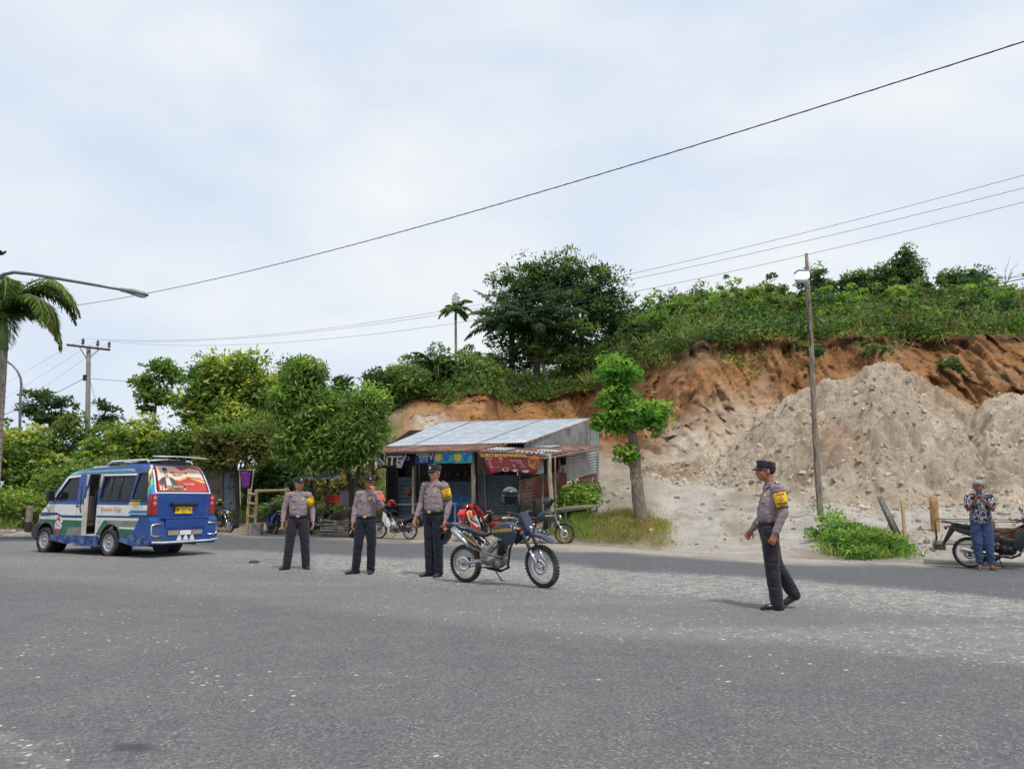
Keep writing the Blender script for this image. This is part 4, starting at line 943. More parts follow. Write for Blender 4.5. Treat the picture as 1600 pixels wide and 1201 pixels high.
    for k, p in WIN.items():
        for sgn in (1, -1):
            if k == 'right_mid' and sgn > 0: continue
            w = decal('window', [(p, 0)], [GL], B0, 'y', sgn, off=-.018, parent=root)
            fr = MB()
            ring = []
            for i in range(len(p)):
                a, b = Vector((p[i][0], p[i][1])), Vector((p[(i + 1) % len(p)][0], p[(i + 1) % len(p)][1]))
                for t_ in (0, .33, .66): ring.append(a.lerp(b, t_))
            pts = []
            for q in ring:
                h = B0.ray_cast(Vector((q.x, sgn * 3, q.y)), Vector((0, -sgn, 0))); pts.append(h[0] + Vector((0, sgn * .001, 0)))
            fr.tube(pts, .010, 6, closed=True); fr.build('window_frame', BLACK, w)
            if k == 'mid':
                for xx in (1.20, 1.55):
                    f2 = MB(); pa = [B0.ray_cast(Vector((xx, sgn * 3, z)), Vector((0, -sgn, 0)))[0] for z in (1.28, 1.53, 1.79)]; f2.tube(pa, .011, 6); f2.build('window_divider', BLACK, w)
    wsb = MB(); wsb.add([(3.44, -.64, 1.80), (3.44, .64, 1.80), (4.0, .68, 1.29), (4.0, -.68, 1.29)], [(0, 1, 2, 3)]); wsb.build('windscreen', GL, root)
    # interior
    it = MB(); it.box((2.05, 0, .43), (3.5, 1.52, .04)); it.box((2.22, .70, .44), (.50, .22, .03), bev=.01); it.build('cabin_floor', CREAM, root)
    pl = MB(); pl.box((2.50, .765, 1.15), (.05, .06, 1.42), bev=.02); pl.box((1.95, .775, 1.15), (.04, .05, 1.42), bev=.02); pl.box((1.72, .70, .86), (.42, .02, .78)); pl.build('door_pillar', CREAM, root)
    for x, n_ in ((2.95, 2), (1.3, 1), (.6, 1)):
        for k in range(n_):
            st = MB(); y = (-.38 + .76 * k) if n_ == 2 else 0; w = .5 if n_ == 2 else 1.35
            st.box((x, y, .72), (.48, w, .16), bev=.05); st.box((x - .25, y, 1.05), (.14, w, .62), rot=(0, R(-12), 0), bev=.05); s_ = st.build('seat', SEATM, root)
            if n_ == 2: hr = MB(); hr.box((x - .34, y, 1.43), (.09, .24, .17), bev=.03); hr.build('headrest', SEATM, s_)
    ip = MB(); ip.box((2.22, .50, .86), (.50, .03, .80), bev=.01); ip.box((2.22, .50, 1.83), (.50, .03, .08)); ip.box((2.00, .50, 1.55), (.06, .03, .6)); ip.box((2.44, .50, 1.55), (.06, .03, .6)); ip.box((2.22, .52, .80), (.30, .012, .22), bev=.005); ip.build('inner_panel', CREAM, root)
    ds = MB(); ds.box((3.78, 0, 1.05), (.35, 1.45, .28), bev=.05); ds.build('dashboard', DARKG, root)
    sw = MB(); sw.torus((3.42, -.38, 1.18), .19, .014, 'x', n=20, m=6); sw.cyl((3.42, -.38, 1.18), (3.65, -.38, 1.08), .02); sw.build('steering_wheel', BLACK, root)
    gr = MB(); gr.tube([(2.56, .84, .95), (2.56, .875, 1.05), (2.57, .875, 1.6), (2.57, .84, 1.68)], .012, 6); gr.build('grab_handle', BLACK, root)
    # wheels
    for x in (1.40, 3.95):
        for sy in (1, -1):
            w = thing('wheel', None, None, (x, sy * .80, .30)); w.parent = root
            t = MB(); lathe(t, [(.195, -.07), (.235, -.088), (.275, -.085), (.298, -.06), (.302, 0), (.298, .06), (.275, .085), (.235, .088), (.195, .07)], n=36); t.build('tyre', TYRE, w)
            r_ = MB(); lathe(r_, [(.20, -.07), (.20, .07 * sy if sy > 0 else .07), (.188, .072), (.178, .045), (.150, .03), (.125, .048), (.075, .052), (.06, .035), (.045, .036), (.04, .062), (.001, .066)] if sy > 0 else [(.20, .07), (.20, -.07), (.188, -.072), (.178, -.045), (.150, -.03), (.125, -.048), (.075, -.052), (.06, -.035), (.045, -.036), (.04, -.062), (.001, -.066)], n=30)
            ro = r_.build('rim', RIMM, w)
            hl = MB()
            for k in range(10):
                a = 2 * math.pi * k / 10; hl.ell((.15 * math.cos(a), sy * .032, .15 * math.sin(a)), (.017, .006, .017), n=8, m=6)
            for k in range(5):
                a = 2 * math.pi * k / 5; hl.ell((.058 * math.cos(a), sy * .042, .058 * math.sin(a)), (.008, .008, .008), n=6, m=5)
            hl.build('rim_holes', BLACK, ro)
            wl = MB(); lathe(wl, [(.383, sy * .50), (.383, sy * .835)], (x, 0, .33), n=28); lathe(wl, [(.383, sy * .50), (.01, sy * .50)], (x, 0, .33), n=28); wl.build('wheel_well', BLACK, root)
            tr = MB(); tr.torus((x, sy * .838, .33), .388, .014, 'y', n=26, m=6, a0=-2, a1=182, rw=.012); tr.build('wheel_arch_trim', mat('scuffed_grey_trim', (.10, .10, .10), .6, var=.3), root)
    # under the body, skirts
    ub = MB(); ub.box((2.3, 0, .33), (4.1, 1.3, .14)); ub.cyl((.9, -.4, .28), (.05, -.4, .27), .035); ub.box((.75, .1, .28), (.5, .5, .16), bev=.04); ub.box((1.4, 0, .30), (.12, 1.4, .12), bev=.03); ub.build('chassis', mat('dirty_black_metal', (.03, .028, .026), .8, dirt=((.12, .10, .08), .4, 4.)), root)
    for sy in (1, -1):
        sk = MB(); sk.prism([(1.82, .44), (3.62, .44), (3.66, .30), (3.0, .24), (2.9, .27), (2.2, .22), (1.84, .22)], sy * .80, sy * .90, 'xz'); sk.prism([(.05, .50), (.95, .47), (1.0, .34), (.5, .24), (.0, .26)], sy * .80, sy * .89, 'xz')
        sk.box((2.2, sy * .86, .215), (.9, .14, .03), bev=.01); sk.build('side_skirt', mat('scuffed_blue_paint', (.012, .05, .22), .5, var=.3, scale=6., dirt=((.13, .19, .26), .5, 6.)), root)
    # rear bumper
    bm_ = MB(); bm_.prism([(-.02, .88), (-.07, .80), (-.09, .55), (-.10, .36), (-.02, .27), (.35, .30), (.35, .86)], -.80, .80, 'xz')
    for sy in (-1, 1): bm_.prism([(-.02, .88), (-.07, .80), (-.09, .55), (-.10, .36), (-.02, .27), (.45, .30), (.55, .50), (.35, .86)], sy * .78, sy * .885, 'xz')
    bm_.box((-.09, 0, .73), (.04, 1.06, .20), bev=.015); bm_.box((-.075, 0, .86), (.05, 1.30, .04), bev=.015)
    bump_ = bm_.build('rear_bumper', BLUE, root); bv = bump_.modifiers.new('b', 'BEVEL'); bv.width = .015; bv.segments = 2; bv.limit_method = 'ANGLE'
    for y0, y1, m_ in ((-.14, .16, VWHITE), (.19, .46, mat('worn_reflector', (.38, .33, .27), .5, var=.2)), (-.44, -.17, mat('worn_reflector', (.38, .33, .27), .5))):
        q = MB(); q.box((-.115, (y0 + y1) / 2, .53), (.02, y1 - y0, .10), rot=(0, 0, 0), bev=.006); q.build('reflector', m_, bump_)
    ft = MB()
    for k in range(-1, 2): ft.prism([(k * .17 - .065, .36), (k * .17 + .065, .36), (k * .17 + .02, .475), (k * .17 - .02, .475)], -.125, -.105, 'yz')
    ft.build('white_fins', VWHITE, bump_)
    sb = MB(); sb.tube([(-.12, .86, .34), (-.17, .62, .33), (-.18, 0, .33), (-.17, -.62, .335), (-.12, -.88, .36)], .022, 8); sb.build('step_bar', mat('worn_white_tube', (.62, .62, .6), .4, var=.2), root)
    for sy in (-1, 1):
        c3 = MB(); c3.tube([(-.105, sy * .60, .735), (-.10, sy * .76, .735), (-.08, sy * .86, .70), (-.09, sy * .87, .50), (-.105, sy * .80, .47), (-.11, sy * .60, .47)], [(.012, .018)] * 6, 6); c3.build('corner_trim', SILV, bump_)
    # tailgate: window banner, lamp clusters, plate
    rw = [(-.66, 1.44), (.70, 1.44), (.70, 1.50), (.62, 2.02), (.54, 2.06), (-.50, 2.06), (-.58, 2.02), (-.66, 1.5)]; cx = lambda y, k: y * k
    rec = lambda name, polys, mats, par, **k: decal(name, polys, mats, B0, 'x', -1, parent=par, **k)
    band = rec('rear_window', [([(-.74, 1.41), (.74, 1.41), (.74, 1.50), (.655, 2.035), (.58, 2.075), (-.58, 2.075), (-.655, 2.035), (-.74, 1.5)], 0, .0), ([(-.70, 1.435), (.70, 1.435), (.70, 1.51), (.62, 2.02), (.56, 2.055), (-.56, 2.055), (-.62, 2.02), (-.70, 1.51)], 1, .003)], [VWHITE, BLACK], root, step=.06)
    ban = rec('banner_print', [
        ([(-.66, 1.455), (.66, 1.455), (.59, 2.01), (.54, 2.04), (-.54, 2.04), (-.60, 2.0)], 0, .006),
        ([(-.56, 1.95), (-.30, 2.0), (-.05, 1.93), (.10, 2.03), (.56, 2.03), (.60, 1.80), (.62, 1.70), (.40, 1.66), (.1, 1.72), (-.2, 1.80), (-.62, 1.72)], 1, .009),
        ([(-.61, 1.70), (-.2, 1.79), (.1, 1.72), (.1, 1.69), (-.2, 1.76), (-.62, 1.64)], 6, .011),
        # portrait: jacket, shirt, neck, head, hair
        ([(.57, 1.56), (.58, 1.70), (.50, 1.765), (.40, 1.79), (.28, 1.775), (.18, 1.72), (.14, 1.56)], 2, .012),
        ([(.43, 1.57), (.42, 1.77), (.33, 1.77), (.28, 1.57)], 1, .015),
        ([(.42, 1.76), (.43, 1.86), (.415, 1.93), (.385, 1.955), (.355, 1.93), (.34, 1.86), (.35, 1.76)], 3, .018),
        ([(.435, 1.90), (.44, 1.96), (.40, 1.995), (.35, 1.99), (.328, 1.95), (.335, 1.90), (.36, 1.935), (.41, 1.94)], 4, .021),
        ([(.43, 1.885), (.43, 1.90), (.345, 1.90), (.345, 1.885)], 4, .021),
        ([(.62, 1.47), (.62, 1.60), (.50, 1.60), (.50, 1.47)], 1, .021),
        ([(.49, 1.53), (.49, 1.59), (-.04, 1.59), (-.04, 1.53)], 4, .021), ([(.49, 1.485), (.49, 1.525), (-.06, 1.525), (-.06, 1.485)], 5, .021),
        ([(-.2, 1.905), (.26, 1.905), (.26, 1.86), (-.2, 1.86)], 0, .013), ([(-.02, 1.85), (.20, 1.85), (.20, 1.81), (-.02, 1.81)], 0, .013),
    ], [PRED, PPINK, PGREY, SKINP, mat('print_black', (.02, .02, .022), .6), mat('print_gold', (.65, .48, .22), .5), YLW], band, step=.06, off=.005)
    decal_text('banner_text', [('7', .56, 1.535, .16, 0, .006, 0, 1.), ('MAJU BERSAMA', .225, 1.56, .062, 1, .001, 0, 1.05), ('UNTUK PERUBAHAN', .215, 1.505, .040, 2, .001, 0, 1.05), ('GERAKAN', .03, 1.884, .05, 1, .001, .1, 1.2), ('BARU', .09, 1.83, .045, 1, .001, .1, 1.2), ('TANGGUH', -.16, 1.62, .05, 1, .001, 0, 1.2), ('HEBAT', -.40, 1.62, .045, 0, .0, 0, 1.2), ('ASN', -.35, 1.93, .10, 1, .004, 0, 1.4), ('SEMUA UNTUK KITA', -.33, 1.77, .035, 0, .001, 0, 1.3)], [PRED, PPINK, BLACK], B0, 'x', -1, .032, band)
    for sy in (1, -1):
        tl = MB(); tl.prism([(sy * .70, .94), (sy * .70, 1.39), (sy * .825, 1.39), (sy * .835, .94)], -.012, .10, 'yz', 0); tl.prism([(.0, .94), (.13, .94), (.10, 1.39), (.0, 1.39)], sy * .80, sy * .855, 'xz', 0)
        for z in (1.30, 1.18): tl.ell((-.012, sy * .765, z), (.012, .042, .045), mi=1)
        o_ = tl.build('tail_light', [LENS, mat('clear_lens', (.55, .25, .24), .15, coat=.6)], root); o_.modifiers.new('b', 'BEVEL').width = .008
    hb = MB(); hb.prism([(-.03, 1.20), (-.075, 1.165), (-.06, 1.115), (.01, 1.12), (.01, 1.20)], -.33, .36, 'xz'); hb.build('tailgate_handle', BLACK, root)
    np_ = MB(); np_.box((-.022, .02, 1.03), (.014, .46, .155), bev=.004); po = np_.build('number_plate', PLATE, root)
    tx = MB(); put_text(tx, 'BM 1317 AU', (-.031, .02, 1.04), (0, -1, 0), (0, 0, 1), .115, 0, .002, 0, .78); put_text(tx, '09.25', (-.031, .02, .972), (0, -1, 0), (0, 0, 1), .035, 0); tx.build('plate_number', BLACK, po, fix=False)
    ln = MB(); ln.tube([(-.004, -.74, 1.37), (-.004, -.72, .90)], .004, 6); ln.tube([(-.004, .70, 1.37), (-.004, .70, .90)], .004, 6); ln.build('tailgate_seam', BLACK, root)
    # roof board, rack, pods
    sp = MB(); sp.grid(lambda u, v: (.05 + .34 * u, -.60 + 1.22 * v, 2.235 + .02 * math.sin(math.pi * v) + .02 * u), 4, 12); so_ = sp.build('roof_spoiler', VWHITE, root); so_.modifiers.new('t', 'SOLIDIFY').thickness = .022
    rs = MB()
    for y in (-.30, -.22, .18, .26): rs.cyl((.30, y, 2.05), (.16 if y in (-.3, .26) else .32, y + .06, 2.24), .012, 6)
    rs.build('spoiler_struts', mat('rusty_steel', (.14, .07, .04), .8, var=.3), root)
    rk = MB()
    for y in (-.58, .58): rk.tube([(.55, y, 2.10), (.62, y, 2.17), (1.9, y, 2.16), (2.1, y, 2.08)], .024, 8)
    for x in (.8, 1.35, 1.9): rk.cyl((x, -.6, 2.16), (x, .6, 2.16), .018, 8)
    rk.grid(lambda u, v: (.50 + 1.45 * u, -.56 + 1.12 * v, 2.14 + .05 * math.sin(math.pi * v) + .02 * math.sin(u * 9)), 12, 8); rk.build('roof_rack', VWHITE, root)
    ra = MB(); ra.box((2.75, 0, 2.05), (.5, .7, .05), bev=.02); ra.build('roof_vent', VWHITE, root)
    # mirror, lamps, handles, front
    for sy in (1, -1):
        mr_ = MB(); mr_.box((3.66, sy * .97, 1.36), (.12, .17, .26), bev=.03); mr_.tube([(3.72, sy * .80, 1.30), (3.68, sy * .92, 1.30)], .016, 6); mr_.build('side_mirror', BLACK, root)
        hl = MB(); hl.ell((4.34, sy * .66, .86), (.12, .13, .11)); hl.build('headlight', mat('headlamp_glass', (.6, .62, .65), .1, coat=.8), root)
        dh = MB(); dh.box((2.72, sy * .838, 1.12), (.14, .03, .035), bev=.01); dh.build('door_handle', BLACK, root)
    fb = MB(); fb.prism([(4.32, .70), (4.54, .66), (4.60, .42), (4.46, .28), (4.32, .30)], -.84, .84, 'xz'); fo = fb.build('front_bumper', mat('dull_black_bumper', (.035, .036, .04), .7), root); fo.modifiers.new('b', 'BEVEL').width = .03
    rl = MB(); rl.box((1.0, .842, 1.235), (1.75, .012, .025)); rl.tube([(2.74, .842, .46), (2.735, .846, 1.24)], .0045, 5); rl.tube([(3.66, .84, .60), (3.70, .835, 1.26)], .0045, 5); rl.build('door_seam', mat('seam_dark', (.01, .012, .03), .8), root)
    return root
van = build_van()
# ---------------------------------------------------------------- motorcycles (x forward, y to the rider's left, origin under the rear axle)
DKBLUE = mat('dark_blue_grey_plastic', (.030, .040, .070), .34, var=.12, coat=.15); SEATV = mat('black_seat_vinyl', (.018, .018, .022), .55, bump=.1)
ALU = mat('brushed_aluminium', (.42, .43, .45), .38, metal=.75, var=.1, scale=12.); CHROME = mat('chrome', (.7, .7, .72), .15, metal=1., var=.05)
ENG = mat('engine_grey', (.20, .20, .205), .45, metal=.6, var=.2, scale=20., dirt=((.16, .09, .045), .3, 12.)); ENGB = mat('engine_black', (.03, .03, .032), .5, metal=.3, var=.2)
SPK = mat('spoke_steel', (.5, .5, .5), .3, metal=.8); YST = mat('amber_sticker', (.95, .50, .03), .5); ORL = mat('orange_signal_lens', (.8, .22, .02), .2, coat=.5)
CLEAR = mat('clear_lamp_lens', (.62, .64, .66), .08, coat=1.); REDP = mat('gloss_red_plastic', (.55, .015, .012), .3, coat=.4); WHP = mat('gloss_white_plastic', (.70, .70, .70), .3, coat=.3)
ORP = mat('gloss_orange_plastic', (.85, .20, .02), .3, coat=.4); BLP = mat('gloss_blue_plastic', (.02, .14, .65), .3, coat=.4); MIRR = mat('mirror_glass', (.75, .78, .8), .05, metal=1., var=.02)
def slab(name, poly, hw, m_, parent, y=0., bev=None, plane='xz', mi=0):
    mb = MB(); mb.prism(poly, y - hw, y + hw, plane); o = mb.build(name, m_, parent)
    b = o.modifiers.new('b', 'BEVEL'); b.width = bev if bev else min(hw * .7, .03); b.segments = 3; b.limit_method = 'NONE'; b.harden_normals = False
    for p in o.data.polygons: p.use_smooth = True
    return o
def moto_wheel(parent, x, y, r, w, rim_r, spokes=True, knobs=False, steer=0., rimmat=None, disc=True, dsd=1):
    e_ = thing('wheel', None, None, (x, y, r)); e_.parent = parent; e_.rotation_euler = (0, 0, steer)
    t = MB(); h = (r - rim_r) / 2; t.torus((0, 0, 0), rim_r + h, h, 'y', n=44, m=10, rw=w / 2)
    if knobs:
        for k in range(36):
            a = 2 * math.pi * k / 36
            for yy in (-w * .32, 0, w * .32):
                aa = a + (.087 if yy == 0 else 0); rr = r - (.004 if yy == 0 else .010)
                t.box((rr * math.cos(aa), yy, rr * math.sin(aa)), (.020, w * .22, .022), rot=(0, -aa, 0))
    t.build('tyre', TYRE, e_)
    rm = MB(); lathe(rm, [(rim_r + .006, -w * .30), (rim_r - .012, -w * .28), (rim_r - .016, 0), (rim_r - .012, w * .28), (rim_r + .006, w * .30)], n=36); ro = rm.build('rim', rimmat or ALU, e_)
    hb = MB(); lathe(hb, [(.001, -.06), (.022, -.06), (.030, -.035), (.022, 0), (.030, .035), (.022, .06), (.001, .06)], n=14); hb.build('hub', ALU, e_)
    sp = MB()
    if spokes:
        for k in range(28):
            a = 2 * math.pi * k / 28; b = a + (.32 if k % 2 else -.32); sy = .03 if (k // 2) % 2 else -.03
            sp.tube([(.03 * math.cos(b), sy, .03 * math.sin(b)), ((rim_r - .014) * math.cos(a), 0, (rim_r - .014) * math.sin(a))], .0021, 4)
        sp.build('spokes', SPK, e_)
    else:
        for k in range(5):
            a = 2 * math.pi * k / 5
            for d in (-.13, .13): sp.tube([(.03 * math.cos(a + d * 2), 0, .03 * math.sin(a + d * 2)), ((rim_r - .01) * math.cos(a + d), 0, (rim_r - .01) * math.sin(a + d))], .012, 6)
        sp.build('cast_spokes', rimmat or ENGB, e_)
    if disc:
        d = MB(); lathe(d, [(.065, dsd * .055), (.065, dsd * .060), (.115, dsd * .060), (.115, dsd * .055)], n=30, closed=True)
        for k in range(6): a = 2 * math.pi * k / 6; d.tube([(.028 * math.cos(a), dsd * .055, .028 * math.sin(a)), (.07 * math.cos(a + .2), dsd * .057, .07 * math.sin(a + .2))], .006, 5)
        d.build('brake_disc', CHROME, e_)
    return e_
def helmet(label, loc, rz, tilt, shell=None, vis=None, group=None):
    r = thing('helmet', label, 'helmet', loc, rz, group); r.rotation_euler = (tilt, 0, rz); r.scale = (1.1, 1.1, 1.1); s_ = MB(); sh = shell or mat('matt_black_shell', (.06, .068, .085), .28, coat=.5)
    def f(u, v):
        a = 2 * math.pi * u; ph = v * R(128); k = 1. if not (math.cos(a + math.pi / 2) > .45 and ph > R(80)) else 1.
        return (.125 * math.sin(ph) * math.cos(a), .150 * math.sin(ph) * math.sin(a) - .0, .13 * math.cos(ph) + .02)
    s_.grid(f, 30, 14); me = s_.mesh('shell'); bm = bmesh.new(); bm.from_mesh(me)
    bmesh.ops.delete(bm, geom=[q for q in bm.faces if q.calc_center_median().y < -.075 and q.calc_center_median().z < .03], context='FACES'); bm.to_mesh(me); bm.free()
    o = link_mesh('shell', me, sh, r, True); m = o.modifiers.new('t', 'SOLIDIFY'); m.thickness = .018
    v_ = MB(); v_.grid(lambda u, v: ((.134 + .01 * v) * math.cos(R(200 + 140 * u)), (.160 + .02 * v) * math.sin(R(200 + 140 * u)), .055 + .055 * v), 14, 4); vo = v_.build('visor', vis or glassmat('smoke_visor', (.02, .022, .025), .8), r); vo.modifiers.new('t', 'SOLIDIFY').thickness = .003
    l = MB(); l.ell((0, .01, .01), (.105, .128, .11)); l.build('lining', mat('dark_foam', (.012, .012, .012), .9), r)
    st = MB(); st.tube([(.09, -.02, -.06), (.05, -.05, -.15), (0, -.06, -.17), (-.05, -.05, -.15), (-.09, -.02, -.06)], [(.010, .003)] * 5, 6); st.build('chin_strap', BLACK, r)
    return r
def moto(label, rear, ang, style, C, group='motorcycles parked along the far verge', lean=0., steer=0., L=1.26, mirrors=True):
    root = thing('motorcycle', label, 'motorcycle', rear, ang, group); root.rotation_euler = (lean, 0, ang); body = C.get('body', DKBLUE); body2 = C.get('body2', body)
    D = style == 'dirt'; U = style == 'underbone'
    fr_, rr_ = (.312, .288) if D else ((.285, .285) if U else (.295, .30)); wf, wr = (.085, .105) if D else ((.075, .08) if U else (.10, .13))
    if D: L = 1.41
    moto_wheel(root, 0, 0, rr_, wr, rr_ - (.07 if D else .055), C.get('spokes', D or U), D, 0, C.get('rim'), True, -1)
    rake = .46; ax = Vector((L, 0, fr_)); hd_ = Vector((L - .30, 0, fr_ + .60)) if D else Vector((L - .27, 0, fr_ + .50))
    fs = Matrix.Translation(hd_) @ Matrix.Rotation(steer, 4, (hd_ - ax).normalized()) @ Matrix.Translation(-hd_)
    front = thing('front_end', None, None, (0, 0, 0)); front.parent = root; front.matrix_local = fs
    # the front wheel hangs on the steered fork: pieces are sub-parts of it
    fw = MB(); h = .035 if D else .0275; fw.torus(ax, fr_ - h, h, 'y', n=44, m=10, rw=wf / 2)
    if D:
        for k in range(38):
            a = 2 * math.pi * k / 38
            for yy in (-wf * .32, 0, wf * .32):
                aa = a + (.083 if yy == 0 else 0); q = fr_ - (.003 if yy == 0 else .010); fw.box(ax + Vector((q * math.cos(aa), yy, q * math.sin(aa))), (.018, wf * .22, .022), rot=(0, -aa, 0))
    fw.build('front_tyre', TYRE, front); rim_r = fr_ - 2 * h
    w2 = MB(); lathe(w2, [(rim_r + .006, -wf * .30), (rim_r - .012, -wf * .28), (rim_r - .016, 0), (rim_r - .012, wf * .28), (rim_r + .006, wf * .30)], ax, n=36); w2.build('front_rim', C.get('rim') or ALU, front)
    w3 = MB()
    if C.get('spokes', D or U):
        for k in range(28):
            a = 2 * math.pi * k / 28; b = a + (.32 if k % 2 else -.32); sy = .025 if (k // 2) % 2 else -.025
            w3.tube([ax + Vector((.03 * math.cos(b), sy, .03 * math.sin(b))), ax + Vector(((rim_r - .014) * math.cos(a), 0, (rim_r - .014) * math.sin(a)))], .0021, 4)
    else:
        for k in range(5):
            a = 2 * math.pi * k / 5
            for d in (-.13, .13): w3.tube([ax + Vector((.03 * math.cos(a + 2 * d), 0, .03 * math.sin(a + 2 * d))), ax + Vector(((rim_r - .01) * math.cos(a + d), 0, (rim_r - .01) * math.sin(a + d)))], .012, 6)
    w3.build('front_spokes', SPK if D or U else (C.get('rim') or ENGB), front)
    w4 = MB(); lathe(w4, [(.065, -.05), (.065, -.055), (.118, -.055), (.118, -.05)], ax, n=30, closed=True); lathe(w4, [(.001, -.065), (.024, -.065), (.03, -.03), (.022, 0), (.03, .03), (.024, .065), (.001, .065)], ax, n=14)
    for k in range(6): a = 2 * math.pi * k / 6; w4.tube([ax + Vector((.028 * math.cos(a), -.05, .028 * math.sin(a))), ax + Vector((.07 * math.cos(a + .2), -.052, .07 * math.sin(a + .2)))], .006, 5)
    w4.build('front_brake_disc', CHROME, front)
    d = (hd_ - ax).normalized(); top = hd_ + d * .05
    for sy in (-1, 1):
        o_ = Vector((0, sy * (.085 if D else .07), 0)); lo = MB(); lo.tube([ax + o_ - d * .03, ax + o_ + d * .30], [.026, .021], 12); lo.cyl(ax + o_ * .4 , ax + o_ * 1.1, .016, 10); lo.build('fork_leg', CHROME if D or not U else ENG, front)
        up = MB(); up.tube([ax + o_ + d * .29, ax + o_ + d * .31, top + o_], [.027 if D else .018, .026 if D else .018, .024 if D else .018], 12); up.build('fork_tube', SEATV if D else CHROME, front)
    tc_ = MB(); tc_.box(top, (.07, .22, .03), rot=(0, -rake, 0), bev=.01); tc_.box(top - d * .17, (.07, .22, .03), rot=(0, -rake, 0), bev=.01); tc_.build('fork_clamp', ALU, front)
    hz = top.z + (.09 if D else .06); hx = top.x - .02; wd = .40 if D else .33
    hbm = MB(); hbm.tube([(hx - .14, wd, hz - .01), (hx - .08, wd * .62, hz), (hx, .13, hz - .02), (top.x, .06, top.z + .03), (top.x, -.06, top.z + .03), (hx, -.13, hz - .02), (hx - .08, -wd * .62, hz), (hx - .14, -wd, hz - .01)], .011, 8); hb_ = hbm.build('handlebar', ALU if D else ENGB, front)
    for sy in (-1, 1):
        g = MB(); g.tube([(hx - .155, sy * (wd + .02), hz - .012), (hx - .10, sy * (wd * .72), hz)], .0175, 10); g.tube([(hx - .06, sy * wd * .66, hz), (hx - .05, sy * (wd * .95), hz - .015)], .006, 6); g.build('grip', BLACK, front)
        if mirrors:
            mr = MB(); mr.tube([(hx - .05, sy * wd * .60, hz), (hx - .02, sy * wd * .75, hz + .10), (hx - .05, sy * wd * .85, hz + .17)], .006, 6); mr.ell((hx - .05, sy * wd * .9, hz + .20), (.016, .062, .042)); mo = mr.build('mirror', BLACK, front)
            mg = MB(); mg.ell((hx - .062, sy * wd * .9, hz + .20), (.006, .052, .034)); mg.build('mirror_glass', MIRR, front)
    cb = MB(); cb.tube([(hx, .1, hz), (hx + .10, .06, hz + .0), (hx + .12, .03, hz - .2), (hx - .05, .03, hz - .35)], .006, 6); cb.tube([(hx, -.12, hz), (hx + .13, -.07, hz - .02), (hx + .10, -.07, hz - .3), (ax.x - .06, -.10, ax.z + .08)], .005, 6); cb.build('cables', BLACK, front)
    # frame, engine, swingarm
    fm = MB()
    for sy in (-1, 1):
        y = sy * .105
        if D:
            fm.tube([(.40, y, .40), (.43, y, .48), (.60, y, .60), (.80, y * .8, .76), (top.x - .06, y * .3, .86)], [(.016, .028)] * 5, 8); fm.tube([(.45, y, .50), (.47, y, .68)], .010, 6); fm.tube([(.45, y, .52), (.20, y, .70), (-.12, y * .7, .82)], .012, 6)
            fm.box((.41, y, .40), (.07, .02, .17), bev=.008)
        else: fm.tube([(.36, y, .38), (.42, y, .60), (.70, y * .8, .70), (top.x - .05, y * .3, .80)], .017, 8); fm.tube([(.40, y, .60), (.05, y, .70), (-.15, y * .7, .76)], .012, 6)
    fm.build('frame', ALU if D else ENGB, root)
    dt = MB(); dt.tube([(top.x - .07, 0, .80), (.86, 0, .55), (.80, 0, .26), (.66, 0, .20), (.40, 0, .24)], .018, 8); dt.tube([(.80, .05, .26), (.66, .07, .20), (.40, .07, .24)], .012, 6); dt.build('down_tube', ENGB, root)
    sa = MB()
    for sy in (-1, 1): sa.tube([(-.03, sy * .085, rr_), (.18, sy * .09, rr_ + .035), (.42, sy * .09, .37)], [(.012, .028 if D else .018)] * 3, 8, up=(0, 0, 1))
    sa.cyl((0, -.11, rr_), (0, .11, rr_), .012); sa.build('swingarm', ALU if D else ENGB, root)
    ch = MB(); ch.tube([(0, .075, rr_ + .075), (.42, .075, .37), (.42, .075, .31), (0, .075, rr_ - .07)], .008, 5, closed=True); ch.tube([(0, .075, rr_ - .08), (-.0, .075, rr_ + .08)], .03, 10); ch.build('chain', ENGB, root)
    for sy in (0,): 
        sk = MB(); sk.tube([(.24, .0 if D else .12, .42), (.30, .0 if D else .11, .66)], .028, 12, 0)
        for k in range(7): sk.torus((.235 + .01 * k, (.0 if D else .12), .44 + .03 * k), .032, .006, 'z', n=14, m=5, mi=1)
        sk.build('shock_absorber', [ENGB, REDP if D else CHROME], root)
    en = MB(); en.ell((.62, 0, .34), (.14, .11, .10), n=18, m=12); en.box((.54, 0, .36), (.24, .18, .15), bev=.04); en.cyl((.44, -.12, .36), (.44, .12, .36), .05, 18)
    for k in range(8): a = 2 * math.pi * k / 8; en.ell((.55 + .066 * math.cos(a), -.158, .37 + .066 * math.sin(a)), (.008, .006, .008), n=6, m=4)
    en.cyl((.55, -.155, .37), (.55, .14, .37), .075, 22); en.cyl((.55, -.165, .37), (.55, -.155, .37), .055, 22); en.cyl((.68, -.135, .33), (.68, .12, .33), .058, 20)
    eo = en.build('engine_case', C.get('engine', ENG), root)
    cy = MB(); ca = .95 if U else .18
    for k in range(7 if not U else 6):
        p = Vector((.70, 0, .42)) + Vector((math.sin(ca), 0, math.cos(ca))) * (.022 * k + .02); cy.box(p, (.13, .145, .008), rot=(0, ca, 0), bev=.004)
    p = Vector((.70, 0, .42)) + Vector((math.sin(ca), 0, math.cos(ca))) * .11; cy.box(p, (.095, .11, .20), rot=(0, ca, 0), bev=.015); p += Vector((math.sin(ca), 0, math.cos(ca))) * .10; cy.box(p, (.13, .14, .06), rot=(0, ca, 0), bev=.02); cy.build('cylinder_head', ENGB, eo)
